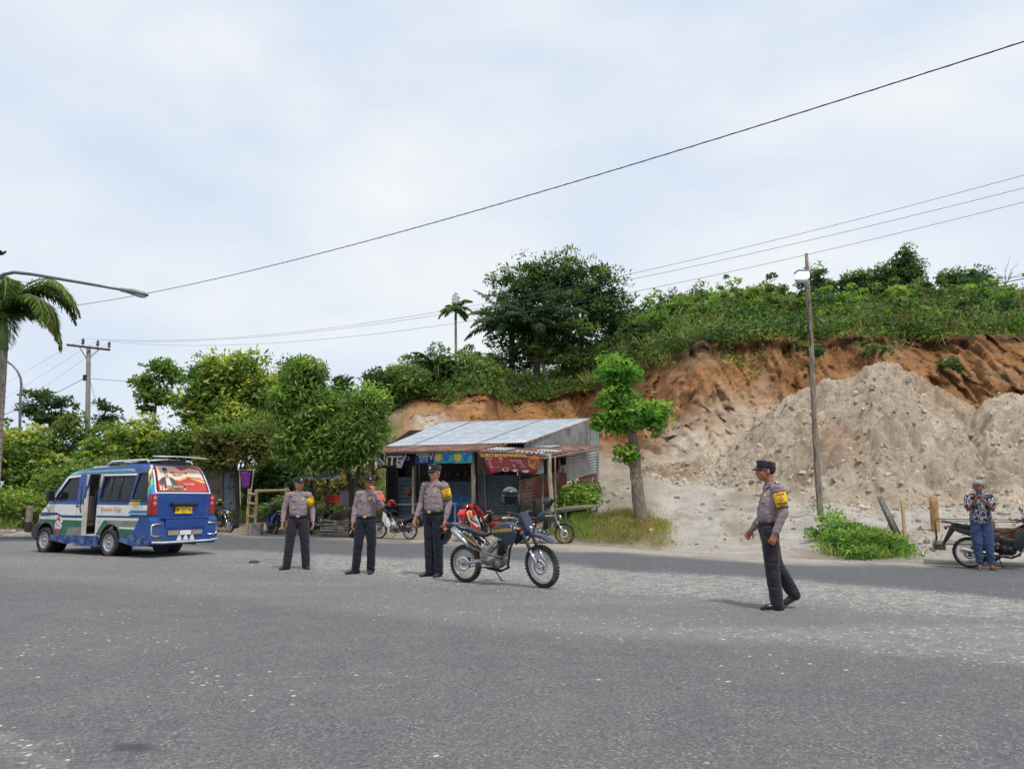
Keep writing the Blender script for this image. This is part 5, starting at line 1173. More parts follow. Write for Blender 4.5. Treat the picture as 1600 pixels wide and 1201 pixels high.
    ex = MB(); ex.tube([(.78, -.05, .56), (.86, -.10, .50), (.84, -.13, .34), (.72, -.14, .26 if not D else .30), (.48, -.15, .25), (.30, -.155, .27)] if not D else [(.80, -.05, .56), (.87, -.08, .50), (.80, -.12, .43), (.62, -.13, .46), (.42, -.13, .50), (.28, -.14, .54), (.19, -.15, .59)], .015, 8); eo2 = ex.build('exhaust_pipe', mat('heated_steel', (.30, .24, .19), .35, metal=.7, var=.3), root)
    sl_ = MB()
    if D: sl_.tube([(.20, -.155, .57), (.15, -.16, .63), (.06, -.165, .71), (-.06, -.165, .81), (-.10, -.165, .835)], [.026, .040, .058, .070, .050], 16, sy=.8)
    else: sl_.tube([(.34, -.15, .27), (.26, -.155, .28), (-.10, -.17, .36 if U else .42), (-.13, -.17, .365 if U else .43)], [.025, .045, .05, .035], 14)
    sl_.build('silencer', C.get('silencer', ALU if D else CHROME), root)
    if D or C.get('heatshield'):
        hs = MB(); hs.tube([(.12, -.19, .72), (-.06, -.20, .85)], [(.012, .04), (.012, .05)], 8); hs.build('heat_shield', ALU, root)
    fp = MB()
    for sy in (-1, 1): fp.tube([(.48, sy * .10, .27), (.47, sy * .22, .28)], .012, 6)
    fp.build('foot_pegs', ENGB, root)
    st = MB(); st.tube([(.44, .10, .25), (.52, .22, .02 - lean * .1)], .010, 6); st.tube([(.51, .21, .015), (.57, .23, .012)], [(.018, .006)] * 2, 6); st.build('side_stand', ENGB, root)
    # bodywork
    if D:
        slab('seat', [(-.24, .90), (-.02, .885), (.18, .82), (.38, .765), (.52, .775), (.66, .86), (.76, .92), (.74, .87), (.58, .76), (.40, .70), (.18, .76), (-.02, .82), (-.20, .86)], .075, SEATV, root, bev=.02)
        slab('fuel_tank', [(.56, .80), (.68, .91), (.80, .945), (.93, .925), (1.0, .86), (.96, .74), (.80, .70), (.62, .72)], .10, body, root, bev=.035)
        for sy in (-1, 1):
            slab('radiator_shroud', [(.58, .84), (.70, .89), (1.0, .87), (1.09, .80), (1.02, .66), (.88, .58), (.80, .70), (.66, .74)], .012, body, root, y=sy * .125, bev=.01)
            slab('side_panel', [(-.10, .83), (.06, .80), (.26, .72), (.40, .58), (.44, .50), (.30, .56), (.10, .64), (.02, .74)], .012, body, root, y=sy * .14, bev=.008)
        slab('tail_fender', [(-.34, .905), (-.20, .915), (.05, .85), (.02, .80), (-.18, .84), (-.33, .885)], .075, body, root, bev=.012)
        slab('mud_flap', [(-.30, .89), (-.24, .87), (-.32, .66), (-.42, .56), (-.44, .60)], .06, BLACK, root, bev=.01)
        slab('front_fender', [(L - .48, .74), (L - .34, .80), (L - .10, .80), (L + .10, .76), (L + .30, .665), (L + .28, .66), (L + .08, .725), (L - .12, .755), (L - .32, .74), (L - .46, .70)], .055, body, front, bev=.012)
        slab('number_mask', [(hx + .04, hz - .02), (hx + .09, hz + .06), (hx + .12, hz - .02), (hx + .22, hz - .20), (hx + .16, hz - .30), (hx + .06, hz - .22)], .085, body, front, bev=.02)
        hl = MB(); hl.ell((hx + .185, 0, hz - .20), (.03, .06, .05)); hl.build('headlight', CLEAR, front)
        for sy in (-1, 1):
            b_ = MB(); b_.ell((hx + .10, sy * .17, hz - .17), (.022, .03, .018)); b_.tube([(hx + .08, sy * .08, hz - .17), (hx + .09, sy * .15, hz - .17)], .007, 5); b_.build('turn_signal', ORL, front)
            b2 = MB(); b2.ell((-.27, sy * .14, .82), (.022, .03, .018)); b2.tube([(-.27, sy * .05, .83), (-.27, sy * .12, .82)], .007, 5); b2.build('turn_signal', ORL, root)
        tl = MB(); tl.ell((-.335, 0, .89), (.03, .05, .025)); tl.build('tail_light', LENS, root)
        for sy in (-1,):
            yl = MB(); yl.add([(.64, sy * .140, .795), (1.0, sy * .140, .825), (1.0, sy * .140, .865), (.64, sy * .140, .835)], [(0, 1, 2, 3)]); o_ = yl.build('shroud_sticker', YST, root)
            tx = MB(); put_text(tx, 'SABHARA ASAHAN', (.82, sy * .142, .830), (1, 0, .083), (-.083, 0, 1), .040, 0, .0008); tx.build('sticker_lettering', DARKG, o_, fix=False)
            tx = MB(); put_text(tx, 'POLRES ASAHAN', (.17, sy * .156, .70), (.86, 0, -.50), (.50, 0, .86), .052, 0, .0015); tx.build('side_panel_lettering', YST, root, fix=False)
            tx = MB(); put_text(tx, 'SATSABHARA', (.02, sy * .0775, .855), (.97, 0, -.22), (.22, 0, .97), .028, 0, .0005); tx.build('seat_lettering', WHITE, root, fix=False)
    elif U:
        slab('seat', [(-.28, .80), (-.10, .81), (.20, .77), (.46, .735), (.50, .70), (.30, .66), (-.05, .70), (-.26, .74)], .12, SEATV, root, bev=.04)
        for sy in (-1, 1):
            slab('side_panel', [(-.36, .78), (-.10, .73), (.30, .66), (.52, .64), (.50, .50), (.34, .46), (.06, .58), (-.16, .66)], .012, body, root, y=sy * .125, bev=.01)
            slab('leg_shield', [(L - .34, .80), (L - .22, .86), (L - .20, .60), (L - .34, .42), (L - .46, .34), (L - .56, .40), (L - .50, .56), (L - .42, .66)], .015, body2, root, y=sy * .15, bev=.012)
        slab('front_cowl', [(L - .30, .92), (L - .22, .96), (L - .14, .78), (L - .18, .62), (L - .26, .62)], .14, body, root, bev=.035)
        slab('centre_tunnel', [(.44, .66), (.60, .56), (L - .46, .54), (L - .34, .70), (L - .28, .60), (L - .40, .40), (.55, .42), (.42, .52)], .07, body2, root, bev=.02)
        slab('handlebar_cover', [(hx - .06, hz + .02), (hx + .0, hz + .06), (hx + .12, hz + .0), (hx + .10, hz - .12), (hx - .02, hz - .10)], .15, body, front, bev=.03)
        slab('front_fender', [(L - .32, fr_ + .16), (L - .16, fr_ + .30), (L + .06, fr_ + .33), (L + .26, fr_ + .22), (L + .24, fr_ + .19), (L + .04, fr_ + .29), (L - .14, fr_ + .26), (L - .29, fr_ + .12)], .055, body, front, bev=.012)
        slab('tail_fender', [(-.30, .74), (-.20, .70), (-.34, .50), (-.42, .40), (-.44, .44)], .07, BLACK, root, bev=.012)
        hl = MB(); hl.ell((hx + .11, 0, hz - .04), (.03, .085, .045)); hl.build('headlight', CLEAR, front)
        tl = MB(); tl.ell((-.36, 0, .74), (.035, .10, .04)); tl.build('tail_light', LENS, root)
        gb = MB(); gb.tube([(-.10, .12, .80), (-.34, .12, .84), (-.42, .06, .85), (-.42, -.06, .85), (-.34, -.12, .84), (-.10, -.12, .80)], .012, 6); gb.build('grab_rail', C.get('rail', CHROME), root)
        cg = MB(); cg.box((.20, .10, .34), (.52, .02, .12), rot=(0, -.06, 0), bev=.01); cg.build('chain_guard', BLACK, root)
    else:
        slab('seat', [(-.30, .90), (-.05, .86), (.20, .78), (.46, .76), (.48, .72), (.20, .71), (-.05, .78), (-.28, .85)], .11, SEATV, root, bev=.035)
        slab('fuel_tank', [(.44, .76), (.56, .90), (.72, .96), (.90, .92), (.98, .82), (.90, .72), (.60, .70)], .13, body, root, bev=.05)
        for sy in (-1, 1):
            slab('tank_shroud', [(.66, .80), (.92, .86), (1.06, .78), (.96, .62), (.84, .60), (.76, .70)], .012, body2, root, y=sy * .155, bev=.01)
            slab('side_panel', [(-.12, .80), (.16, .73), (.42, .70), (.40, .56), (.28, .58), (.05, .70)], .012, body2, root, y=sy * .12, bev=.01)
        slab('tail_cowl', [(-.38, .92), (-.10, .84), (.05, .74), (-.10, .74), (-.34, .86)], .09, body2, root, bev=.02)
        slab('tail_fender', [(-.32, .86), (-.24, .84), (-.36, .58), (-.46, .46), (-.48, .50)], .07, BLACK, root, bev=.012)
        slab('front_fender', [(L - .28, fr_ + .20), (L - .12, fr_ + .31), (L + .08, fr_ + .33), (L + .28, fr_ + .18), (L + .26, fr_ + .15), (L + .06, fr_ + .29), (L - .12, fr_ + .27), (L - .26, fr_ + .17)], .06, body, front, bev=.012)
        hl = MB(); hl.ell((hx + .16, 0, hz - .13), (.07, .085, .08)); hl.build('headlamp_shell', body, front); h2 = MB(); h2.ell((hx + .20, 0, hz - .13), (.04, .07, .066)); h2.build('headlight', CLEAR, front)
        tl = MB(); tl.ell((-.39, 0, .905), (.03, .07, .025)); tl.build('tail_light', LENS, root)
        for sy in (-1, 1):
            b_ = MB(); b_.ell((hx + .12, sy * .18, hz - .14), (.022, .03, .02)); b_.tube([(hx + .10, sy * .06, hz - .14), (hx + .12, sy * .16, hz - .14)], .007, 5); b_.build('turn_signal', ORL, front)
            b2 = MB(); b2.ell((-.34, sy * .15, .83), (.022, .03, .02)); b2.tube([(-.34, sy * .05, .83), (-.34, sy * .13, .83)], .007, 5); b2.build('turn_signal', ORL, root)
        if C.get('stripe'):
            for sy in (-1, 1): s2 = MB(); s2.add([(.72, sy * .171, .835), (.94, sy * .171, .86), (.98, sy * .171, .83), (.76, sy * .171, .80)], [(0, 1, 2, 3)]); s2.build('shroud_stripe', C['stripe'], root)
        if C.get('race'):
            for sy in (-1, 1):
                slab('fairing', [(.62, .66), (.78, .86), (1.04, .94), (1.22, .86), (1.16, .70), (1.0, .42), (.80, .26), (.56, .30), (.50, .44)], .012, WHP, root, y=sy * .17, bev=.01)
                slab('fairing_red_panel', [(.58, .44), (.74, .40), (1.10, .62), (1.0, .42), (.80, .27), (.56, .31)], .006, REDP, root, y=sy * .185, bev=.004)
                slab('fairing_orange_panel', [(.86, .70), (1.05, .92), (1.20, .86), (1.12, .70)], .006, ORP, root, y=sy * .185, bev=.004)
                tx = MB(); put_text(tx, 'Motero', (.84, sy * .194, .60), (-sy * .9, 0, -sy * .30), (-.3, 0, .95) if sy > 0 else (-.3, 0, .95), .17, 0, .004); tx.build('fairing_lettering', DARKG, root, fix=False)
            slab('nose_cowl', [(1.06, .94), (1.14, 1.0), (1.36, .82), (1.34, .76), (1.12, .72)], .12, REDP, root, bev=.02)
            ws = MB(); ws.grid(lambda u, v: (1.04 + .14 * (1 - v) - .06 * (2 * u - 1) ** 2, (u - .5) * .26, .98 + .18 * v), 10, 5); wo = ws.build('wind_screen', glassmat('smoke_visor', (.02, .022, .025), .8), root); wo.modifiers.new('t', 'SOLIDIFY').thickness = .004
    npt = MB(); npt.box((-.44 if not D else -.40, 0, .56 if not D else .70), (.008, .20, .12), rot=(0, R(25), 0), bev=.003); npt.build('number_plate', BLACK, root)
    return root
def heading(a, b): d = b - a; return math.atan2(d.y, d.x)
# the hero: parked on the road beside the tall officer
r0, f0 = gp(729, 909), gp(846, 918)
klx = moto('dark blue-grey dirt bike with knobbly tyres parked on its stand on the road', r0, heading(r0, f0), 'dirt', dict(body=DKBLUE), group=None, lean=R(5), steer=R(-10), mirrors=False)
mw = klx.matrix_basis
hp = Matrix.Translation(klx.location) @ Euler((R(5), 0, heading(r0, f0))).to_matrix().to_4x4() @ Vector((.90, .40, 1.16))
helmet('matt black open helmet hung on the handlebar of the dirt bike on the road', at(797, 777, hp.y), R(8), R(10))
def placed(label, rear, ang, style, C, **k): return moto(label, rear, ang, style, C, **k)
f1 = gp(359, 831.5); h1 = Vector((.80, -.60, 0))
placed('black and silver motorcycle half hidden behind the minibus, with a helmet on it', f1 - h1 * 1.26, math.atan2(-.60, .80), 'street', dict(body=mat('gloss_black', (.02, .022, .02), .3, coat=.4), body2=ENG, spokes=False), lean=R(5))
helmet('yellow and grey helmet on the motorcycle behind the minibus', f1 - h1 * .78 + Vector((0, 0, 1.12)), R(30), 0, shell=mat('lime_yellow_shell', (.45, .48, .10), .35, coat=.3))
a1, a2 = gp(430, 834.5), gp(413, 831.5)
placed('bright blue underbone motorcycle parked by the wooden rail frame', a1, heading(a1, a2), 'underbone', dict(body=BLP, body2=BLP), lean=R(5))
a1 = gp(506, 836)
placed('black sport motorcycle seen from behind near the planks', a1, math.atan2(.72, -.69), 'street', dict(body=mat('gloss_black', (.02, .022, .02), .3, coat=.4), spokes=False), lean=R(6))
a1 = gp(640, 842.5); a2 = a1 + Vector((-.80, .45, 0))
placed('black and white scooter-style motorcycle with a helmet on its seat', a1, heading(a1, a2), 'underbone', dict(body=mat('gloss_black', (.02, .022, .02), .3, coat=.4), body2=WHP, silencer=CHROME), lean=R(5), steer=R(10))
hd2 = heading(a1, a2); helmet('red and white helmet on the scooter-style motorcycle under the awning', a1 + Vector((math.cos(hd2) * .75, math.sin(hd2) * .75, 1.10)), R(40), 0, shell=mat('red_shell', (.55, .03, .02), .35, coat=.3))
f1 = gp(724, 846); a1 = f1 + Vector((.5, .866, 0)) * 1.26
rb_ = placed('red, white and orange sport motorcycle with a jacket over it', a1, R(240), 'street', dict(body=REDP, body2=WHP, race=True, spokes=False), lean=R(6))
jk = MB(); jk.capsule([(.50, .0, 1.00), (.72, .0, 1.06), (.98, .0, 1.04)], [(.17, .07), (.22, .09), (.15, .06)], 14, up=(0, 0, 1)); jk.capsule([(.60, -.12, 1.0), (.50, -.24, .84), (.46, -.27, .66)], [.07, .06, .05], 12); jk.capsule([(.60, .12, 1.0), (.50, .24, .84), (.44, .27, .62)], [.07, .06, .05], 12); jk.capsule([(.86, .12, 1.0), (.9, .25, .80)], [.07, .05], 12)
jo = jk.fuse('jacket', cloth_mat('dark_red_cloth', (.30, .012, .015), folds=.8), None, voxel=.012, it=2, disp=lambda c: .018 * noise.noise(Vector((c.x * 9, c.y * 9, c.z * 12))))
jo.location = rb_.location; jo.rotation_euler = rb_.rotation_euler; tag(jo, 'dark red jacket draped over the red and white sport motorcycle', 'jacket')
f2 = gp(882, 849.5); a2_ = math.atan2(-.22, .97)
placed('dark motorcycle with gold stripe parked in front of the rusty wall', f2 - Vector((.97, -.22, 0)) * 1.26, a2_, 'street', dict(body=DKBLUE, stripe=YST, rim=mat('gold_rim', (.30, .20, .07), .4, metal=.6), spokes=False), lean=R(6), mirrors=False)
helmet('glossy black helmet resting on the motorcycle by the rusty wall', f2 - Vector((.97, -.22, 0)) * .46 + Vector((0, 0, 1.17)), R(70), R(10), shell=mat('gloss_black', (.02, .022, .02), .3, coat=.4))
rr = gp(1517, 886.5); ah = math.atan2(-.50, .866)
utv = placed('black underbone motorcycle with a wooden cargo sidecar at the right edge', rr, ah, 'underbone', dict(body=mat('gloss_black', (.02, .022, .02), .3, coat=.4), engine=ENGB, rail=ENGB), group=None, lean=R(2), L=1.24)
def sidecar(root):
    W1 = mat('weathered_grey_plank', (.20, .175, .135), .9, var=.3, scale=3., stretch=(1, 8, 8), bump=.4); RU = mat('rust_brown_box', (.24, .085, .04), .8, var=.3, dirt=((.10, .06, .04), .4, 5.))
    s_ = thing('sidecar', None, None); s_.parent = root
    fl = MB()
    for k in range(6): fl.box((.30, .36 + k * .13, .40), (1.75, .12, .03), bev=.004)
    fl.build('plank_floor', W1, s_)
    en_ = MB(); en_.box((-.60, .68, .36), (.04, .80, .16), bev=.005); en_.box((-.50, .36, .36), (.22, .03, .16)); en_.build('end_board', W1, s_)
    bx = MB()
    bx.box((.95, .34, .60), (1.0, .03, .16)); bx.box((.95, 1.02, .60), (1.0, .03, .16)); bx.box((.46, .68, .60), (.03, .66, .16)); bx.build('side_box', RU, s_)
    rl = MB(); rl.tube([(-.55, .34, .42), (-.55, .34, .84), (1.4, .34, .84), (1.4, 1.04, .84), (-.55, 1.04, .84), (-.55, .34, .84)], .010, 6)
    for x in (.45, 1.4): rl.cyl((x, .34, .42), (x, .34, .84), .012); rl.cyl((x, 1.04, .42), (x, 1.04, .84), .012)
    rl.cyl((-.55, 1.04, .42), (-.55, 1.04, .84), .012); rl.tube([(.35, .05, .35), (.35, .35, .38)], .02, 6); rl.tube([(.95, .05, .35), (.95, .35, .38)], .02, 6); rl.build('rail', mat('rusty_steel', (.14, .07, .04), .8, var=.3), s_)
    moto_wheel(s_, .35, 1.14, .25, .08, .19, True, False, 0, ALU, False)
sidecar(utv)
# ---------------------------------------------------------------- roadside stalls and sheds
def corrmat(name, col, rust, amt, metal=.3, rough=.5):
    return mat(name, col, rough, metal=metal, var=.14, scale=2.5, dirt=(rust, amt, 1.6), bump=.15, bscale=30.)
ZINC = corrmat('zinc_sheet', (.42, .46, .50), (.30, .31, .32), .25); ZINCD = corrmat('dull_zinc_sheet', (.26, .27, .27), (.17, .11, .07), .45); RUST = corrmat('rusty_sheet', (.17, .065, .04), (.30, .24, .21), .4, .1, .8); REDZ = corrmat('red_rusted_sheet', (.24, .075, .055), (.36, .30, .27), .35, .1, .8)
DWALL = corrmat('dark_blue_grey_sheet', (.12, .15, .19), (.20, .20, .20), .35, .1, .7); PBLUE = mat('faded_blue_paint', (.04, .16, .42), .7, var=.25, scale=4., dirt=((.2, .2, .2), .3, 5.)); PALEB = mat('pale_blue_bench_paint', (.32, .40, .48), .7, var=.15, dirt=((.15, .13, .11), .35, 6.))
WOOD = mat('weathered_timber', (.24, .20, .155), .85, var=.3, scale=4., stretch=(6, 6, 1), bump=.5, bscale=20.); WOODN = mat('new_timber', (.50, .34, .17), .8, var=.2, scale=4., stretch=(5, 5, 1), bump=.3); WOODD = mat('dark_timber', (.055, .042, .034), .85, var=.3, scale=4., stretch=(6, 6, 1), bump=.4); BAMB = mat('pale_bamboo', (.36, .30, .21), .7, var=.25, scale=5., stretch=(3, 3, 1))
FABB = cloth_mat('black_banner', (.018, .018, .02), folds=.4, sc_=5.)
def corr(mb, A, B, C, D, waves, amp=.02, along=0, mi=0, ragged=0., sub=3, nv=5):
    """corrugated sheet A-B-C-D (A-B one edge, D-C the opposite); ridges run A->D if along == 0"""
    A, B, C, D = map(Vector, (A, B, C, D)); n = (B - A).cross(D - A).normalized(); n = n if n.z > 0 or abs(n.z) < .2 else -n; nu = int(waves * sub * 2)
    def f(u, v):
        p = A.lerp(B, u).lerp(D.lerp(C, u), v); t = u if along == 0 else v
        return p + n * (amp * math.sin(t * waves * 2 * math.pi) + .01 * noise.noise(p * .8))
    return mb.grid(f, nu if along == 0 else nv, nv if along == 0 else nu, mi)
def pole(mb, a, b, r0, r1=None, n=10, wob=.02, seg=6):
    a, b = Vector(a), Vector(b); r1 = r1 or r0 * .85; pts = []; rr = []
    for i in range(seg + 1):
        t = i / seg; p = a.lerp(b, t); w = wob * (1 if 0 < i < seg else .3)
        pts.append(p + Vector((noise.noise(p * .9) * w, noise.noise(p * .9 + Vector((5, 0, 0))) * w, 0))); rr.append((r0 + (r1 - r0) * t) * (1 + .08 * noise.noise(p * 3)))
    return mb.tube(pts, rr, n)
def gY(px, py, Y): p = at(px, py, Y); return p
def RY(px, s):                                   # distance of the road-parallel line s metres behind the road edge, at this bearing
    k = (px - 800) / 1200 * .989; a = (k * (22.1 + .8 * s) - .6 * s) / (.8 + .6 * k); return 22.1 - .6 * a + .8 * s
def sp_(px, py, s): return at(px, py, RY(px, s))
def shack():
    root = thing('roadside_shack', 'long wooden food shack with zinc roof, rusty awning and banners', 'shack', sp_(700, 800, 3.5))
    inv = Matrix.Translation(-Vector(root.location)); 
    def B(mb, name, m_, par=root, fix=True):
        if par is root: mb.v = [tuple(Vector(v) - Vector(root.location)) for v in mb.v]
        return mb.build(name, m_, par, fix)
    r = MB(); A = sp_(603, 697, 3.7); Bq = sp_(818, 691, 3.7); A2 = at(692, 659.5, 34.2); C2 = at(924, 653.5, 30.6); corr(r, A, Bq, C2, A2, 52, .022, 0, nv=8); ro = B(r, 'roof', ZINC); ro.modifiers.new('t', 'SOLIDIFY').thickness = .008
    sm = MB()
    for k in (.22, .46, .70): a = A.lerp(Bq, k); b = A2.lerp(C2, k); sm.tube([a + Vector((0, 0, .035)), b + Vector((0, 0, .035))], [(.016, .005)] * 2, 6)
    sm.v = [tuple(Vector(v) - Vector(root.location)) for v in sm.v]; so = sm.build('roof_lap', mat('lap_seam_zinc', (.32, .35, .39), .5, metal=.2), ro)  # sheet seams in a slightly darker zinc
    # gable and back walls
    g = MB(); gb = at(935, 760, 31.2); a_ = at(818, 695, RY(818, 3.9)); corr(g, at(818, 700, RY(818, 3.9)), at(922, 700, 30.4), at(922, 656.5, 30.4), at(820, 692.5, RY(818, 3.9)), 22, .02, 0); B(g, 'gable_wall', ZINCD)
    g = MB(); corr(g, at(896, 745, 30.8), at(936, 750, 31.0), at(936, 667, 31.0), at(896, 664, 30.6), 9, .02, 0); B(g, 'end_wall', corrmat('green_grey_sheet', (.30, .35, .34), (.2, .2, .2), .3))
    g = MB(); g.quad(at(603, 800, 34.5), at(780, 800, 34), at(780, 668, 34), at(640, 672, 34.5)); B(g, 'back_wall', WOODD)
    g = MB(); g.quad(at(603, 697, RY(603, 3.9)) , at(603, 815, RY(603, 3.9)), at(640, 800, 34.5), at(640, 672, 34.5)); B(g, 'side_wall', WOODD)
    # front wall pieces
    def fq(px0, px1, y0a, y1a, s, name, m_, waves=None, y0b=None, y1b=None, amp=.016):
        q = MB(); y0b = y0b or y0a; y1b = y1b or y1a
        P = (sp_(px0, y1a, s), sp_(px1, y1b, s), sp_(px1, y0b, s), sp_(px0, y0a, s))
        if waves: corr(q, *P, waves, amp, 1, nv=3)
        else: q.quad(*P)
        return B(q, name, m_)
    fq(603, 620, 700, 822, 4.0, 'door', mat('doorway_shade', (.012, .012, .014), .9, var=.3))  # near-black sheet, paints the shade inside the open doorway
    fq(620, 652, 745, 818, 3.95, 'front_wall', DWALL, 11); fq(652, 745, 752, 775, 3.93, 'front_wall', DWALL, 7); fq(652, 745, 775, 815, 3.92, 'front_wall', PBLUE)
    fq(745, 812, 742, 815, 3.9, 'front_wall', DWALL, 16, amp=.02)
    fq(603, 815, 698, 704, 3.8, 'wall_plate', WOODD)
    for i, (x0, x1) in enumerate(((622, 648), (656, 694), (698, 742), (762, 808))): q = MB(); q.quad(sp_(x0, 750, 4.35), sp_(x1, 750, 4.35), sp_(x1, 706, 4.35), sp_(x0, 706, 4.35)); B(q, 'window_opening', mat('shop_interior_shade', (.045, .048, .055), .9, var=.5, scale=9.))  # dark sheets behind the openings, interior shade put into their colour
    for px in (606, 621, 652, 696, 744, 758, 811): q = MB(); pole(q, sp_(px, 818, 3.85), sp_(px, 699, 3.85), .045, wob=0); B(q, 'wall_stud', WOODD)
    for px, y, w, h, in ((664, 738, 5, 9), (673, 740, 4, 7), (684, 737, 6, 10), (704, 739, 5, 8), (716, 740, 7, 7), (728, 738, 4, 9)): c = sp_(px, y, 4.2); it = MB(); it.cyl(c - Vector((0, 0, h * .011)), c + Vector((0, 0, h * .008)), w * .010, 10); it.cyl(c + Vector((0, 0, h * .008)), c + Vector((0, 0, h * .014)), w * .004, 8); tag(it.build('jar', mat('dim_goods', (.16, .12, .08), .4, var=.5, scale=14.)), 'jar on the dim shelf behind the shack window', 'jar', 'jars inside the shack window')
    # posts in front
    for (x0, y0, x1, y1, r_, s, m_) in ((646, 703, 645, 824, .055, 2.5, BAMB), (738, 701, 742, 822, .085, 2.5, BAMB), (757, 704, 760, 815, .05, 3.2, WOOD), (858, 709, 863, 800, .075, 2.1, BAMB), (582, 706, 583, 826, .05, 2.6, WOODD), (847, 712, 849, 770, .03, 2.6, WOOD), (867, 712, 868, 768, .03, 2.6, WOOD)):
        q = MB(); a = sp_(x1, y1, s); a.z = min(a.z, gz(a.x, a.y) - .05); pole(q, a, sp_(x0, y0, s), r_, r_ * .9); B(q, 'post', m_)
    # awning left and right
    q = MB(); corr(q, sp_(583, 707, 2.1), sp_(748, 702.5, 2.1), sp_(790, 692.5, 3.9), sp_(603, 697, 3.9), 40, .02, 0, nv=4); o = B(q, 'awning', RUST); o.modifiers.new('t', 'SOLIDIFY').thickness = .008
    Aw = [at(748, 705, 25.3), at(853, 712, 23.6), at(942, 697, 30.0), at(806, 692.5, 28.6)]
    q = MB(); corr(q, *Aw, 30, .022, 0, nv=6); o = B(q, 'awning', RUST); o.modifiers.new('t', 'SOLIDIFY').thickness = .008; o['label'] = 'rust red corrugated right half of the awning'
    q = MB()
    for (u0, v0, u1, v1) in ((.05, .10, .32, .35), (.42, .55, .62, .8), (.68, .2, .95, .33), (.0, .7, .22, .95), (.5, .05, .9, .12)):
        P = lambda u, v: Aw[0].lerp(Aw[1], u).lerp(Aw[3].lerp(Aw[2], u), v) + Vector((0, 0, .045)); corr(q, P(u0, v0), P(u1, v0), P(u1, v1), P(u0, v1), 6, .02, 0, nv=2)
    B(q, 'roof_patch', ZINC)
    q = MB(); pole(q, Aw[1] + Vector((0, 0, -.07)), Aw[0] + Vector((0, 0, -.06)), .035); pole(q, Aw[1] + Vector((0, 0, -.07)), Aw[2] + Vector((0, 0, -.07)), .035); pole(q, sp_(583, 709, 2.15), sp_(748, 704.5, 2.15), .035); B(q, 'awning_beam', WOOD)
    # right side wall on stilts: red sheets then grey sheets
    def W_(px): t = (px - 812) / (936 - 812); return 24.9 + t * 6.0
    def wq(px0, px1, t0, t1, b0, b1, name, m_, waves, off=0):
        q = MB(); corr(q, at(px0, b0, W_(px0) + off), at(px1, b1, W_(px1) + off), at(px1, t1, W_(px1) + off), at(px0, t0, W_(px0) + off), waves, .022, 1, nv=3); o = B(q, name, m_); return o
    wq(812, 858, 751, 741, 786, 776, 'side_wall_sheet', REDZ, 7); wq(858, 886, 741, 736, 776, 766, 'side_wall_sheet', REDZ, 7, -.03)
    wq(884, 932, 712, 704, 752, 738, 'side_wall_sheet', corrmat('pale_zinc_sheet', (.40, .41, .41), (.22, .15, .11), .3), 8, -.06)
    wq(904, 932, 745, 740, 768, 772, 'side_wall_sheet', REDZ, 3, .1)
    q = MB(); q.quad(at(812, 751, W_(812) + .9), at(886, 745, W_(886) + .9), at(886, 706, W_(886) + .9), at(812, 708, W_(812) + .9)); B(q, 'inner_wall', mat('shop_interior_shade', (.045, .048, .055), .9, var=.5, scale=9.))  # same dark colour, stands for the shade inside the shop
    for a, b in (((812, 751), (858, 741)), ((858, 741), (886, 736)), ((812, 787), (886, 767)), ((868, 714), (884, 713)), ((868, 741), (868, 712)), ((884, 738), (884, 711)), ((812, 788), (812, 738)), ((932, 775), (934, 702)), ((835, 746), (836, 740))):
        q = MB(); pole(q, at(a[0], a[1], W_(a[0]) - .05), at(b[0], b[1], W_(b[0]) - .05), .028, wob=.005, n=6, seg=3); B(q, 'batten', WOOD)
    for px, y1 in ((814, 800), (835, 800), (884, 785), (925, 790)):
        q = MB(); Y = W_(px) - .1; a = at(px, y1, Y); a.z = min(a.z, gz(a.x, a.y) - .05); pole(q, a, at(px, 782 if px < 880 else (766 if px < 900 else 746), Y), .05); B(q, 'stilt', BAMB if px == 925 else WOODD)
    # things in the small window
    q = MB(); c = at(873, 733, W_(873) + .15); lathe(q, [(.001, .42), (.03, .42), (.035, .34), (.06, .28), (.065, 0), (.001, 0)], c, axis='z', n=14)
    o = q.build('bottle', mat('red_bottle', (.55, .05, .05), .2, coat=.5)); tag(o, 'red bottle standing in the small window of the shack', 'bottle')
    q = MB(); c = at(877, 737, W_(877) + .02); q.grid(lambda u, v: tuple(c + Vector((-.15 + .32 * u, -.03 * math.sin(3 * math.pi * u) * v, .26 - .30 * v))), 8, 5); o = q.build('plastic_bag', mat('milky_plastic', (.45, .45, .44), .3)); o.modifiers.new('t', 'SOLIDIFY').thickness = .01; tag(o, 'milky plastic bag hanging below the red bottle', 'bag')
    return root
shk = shack()
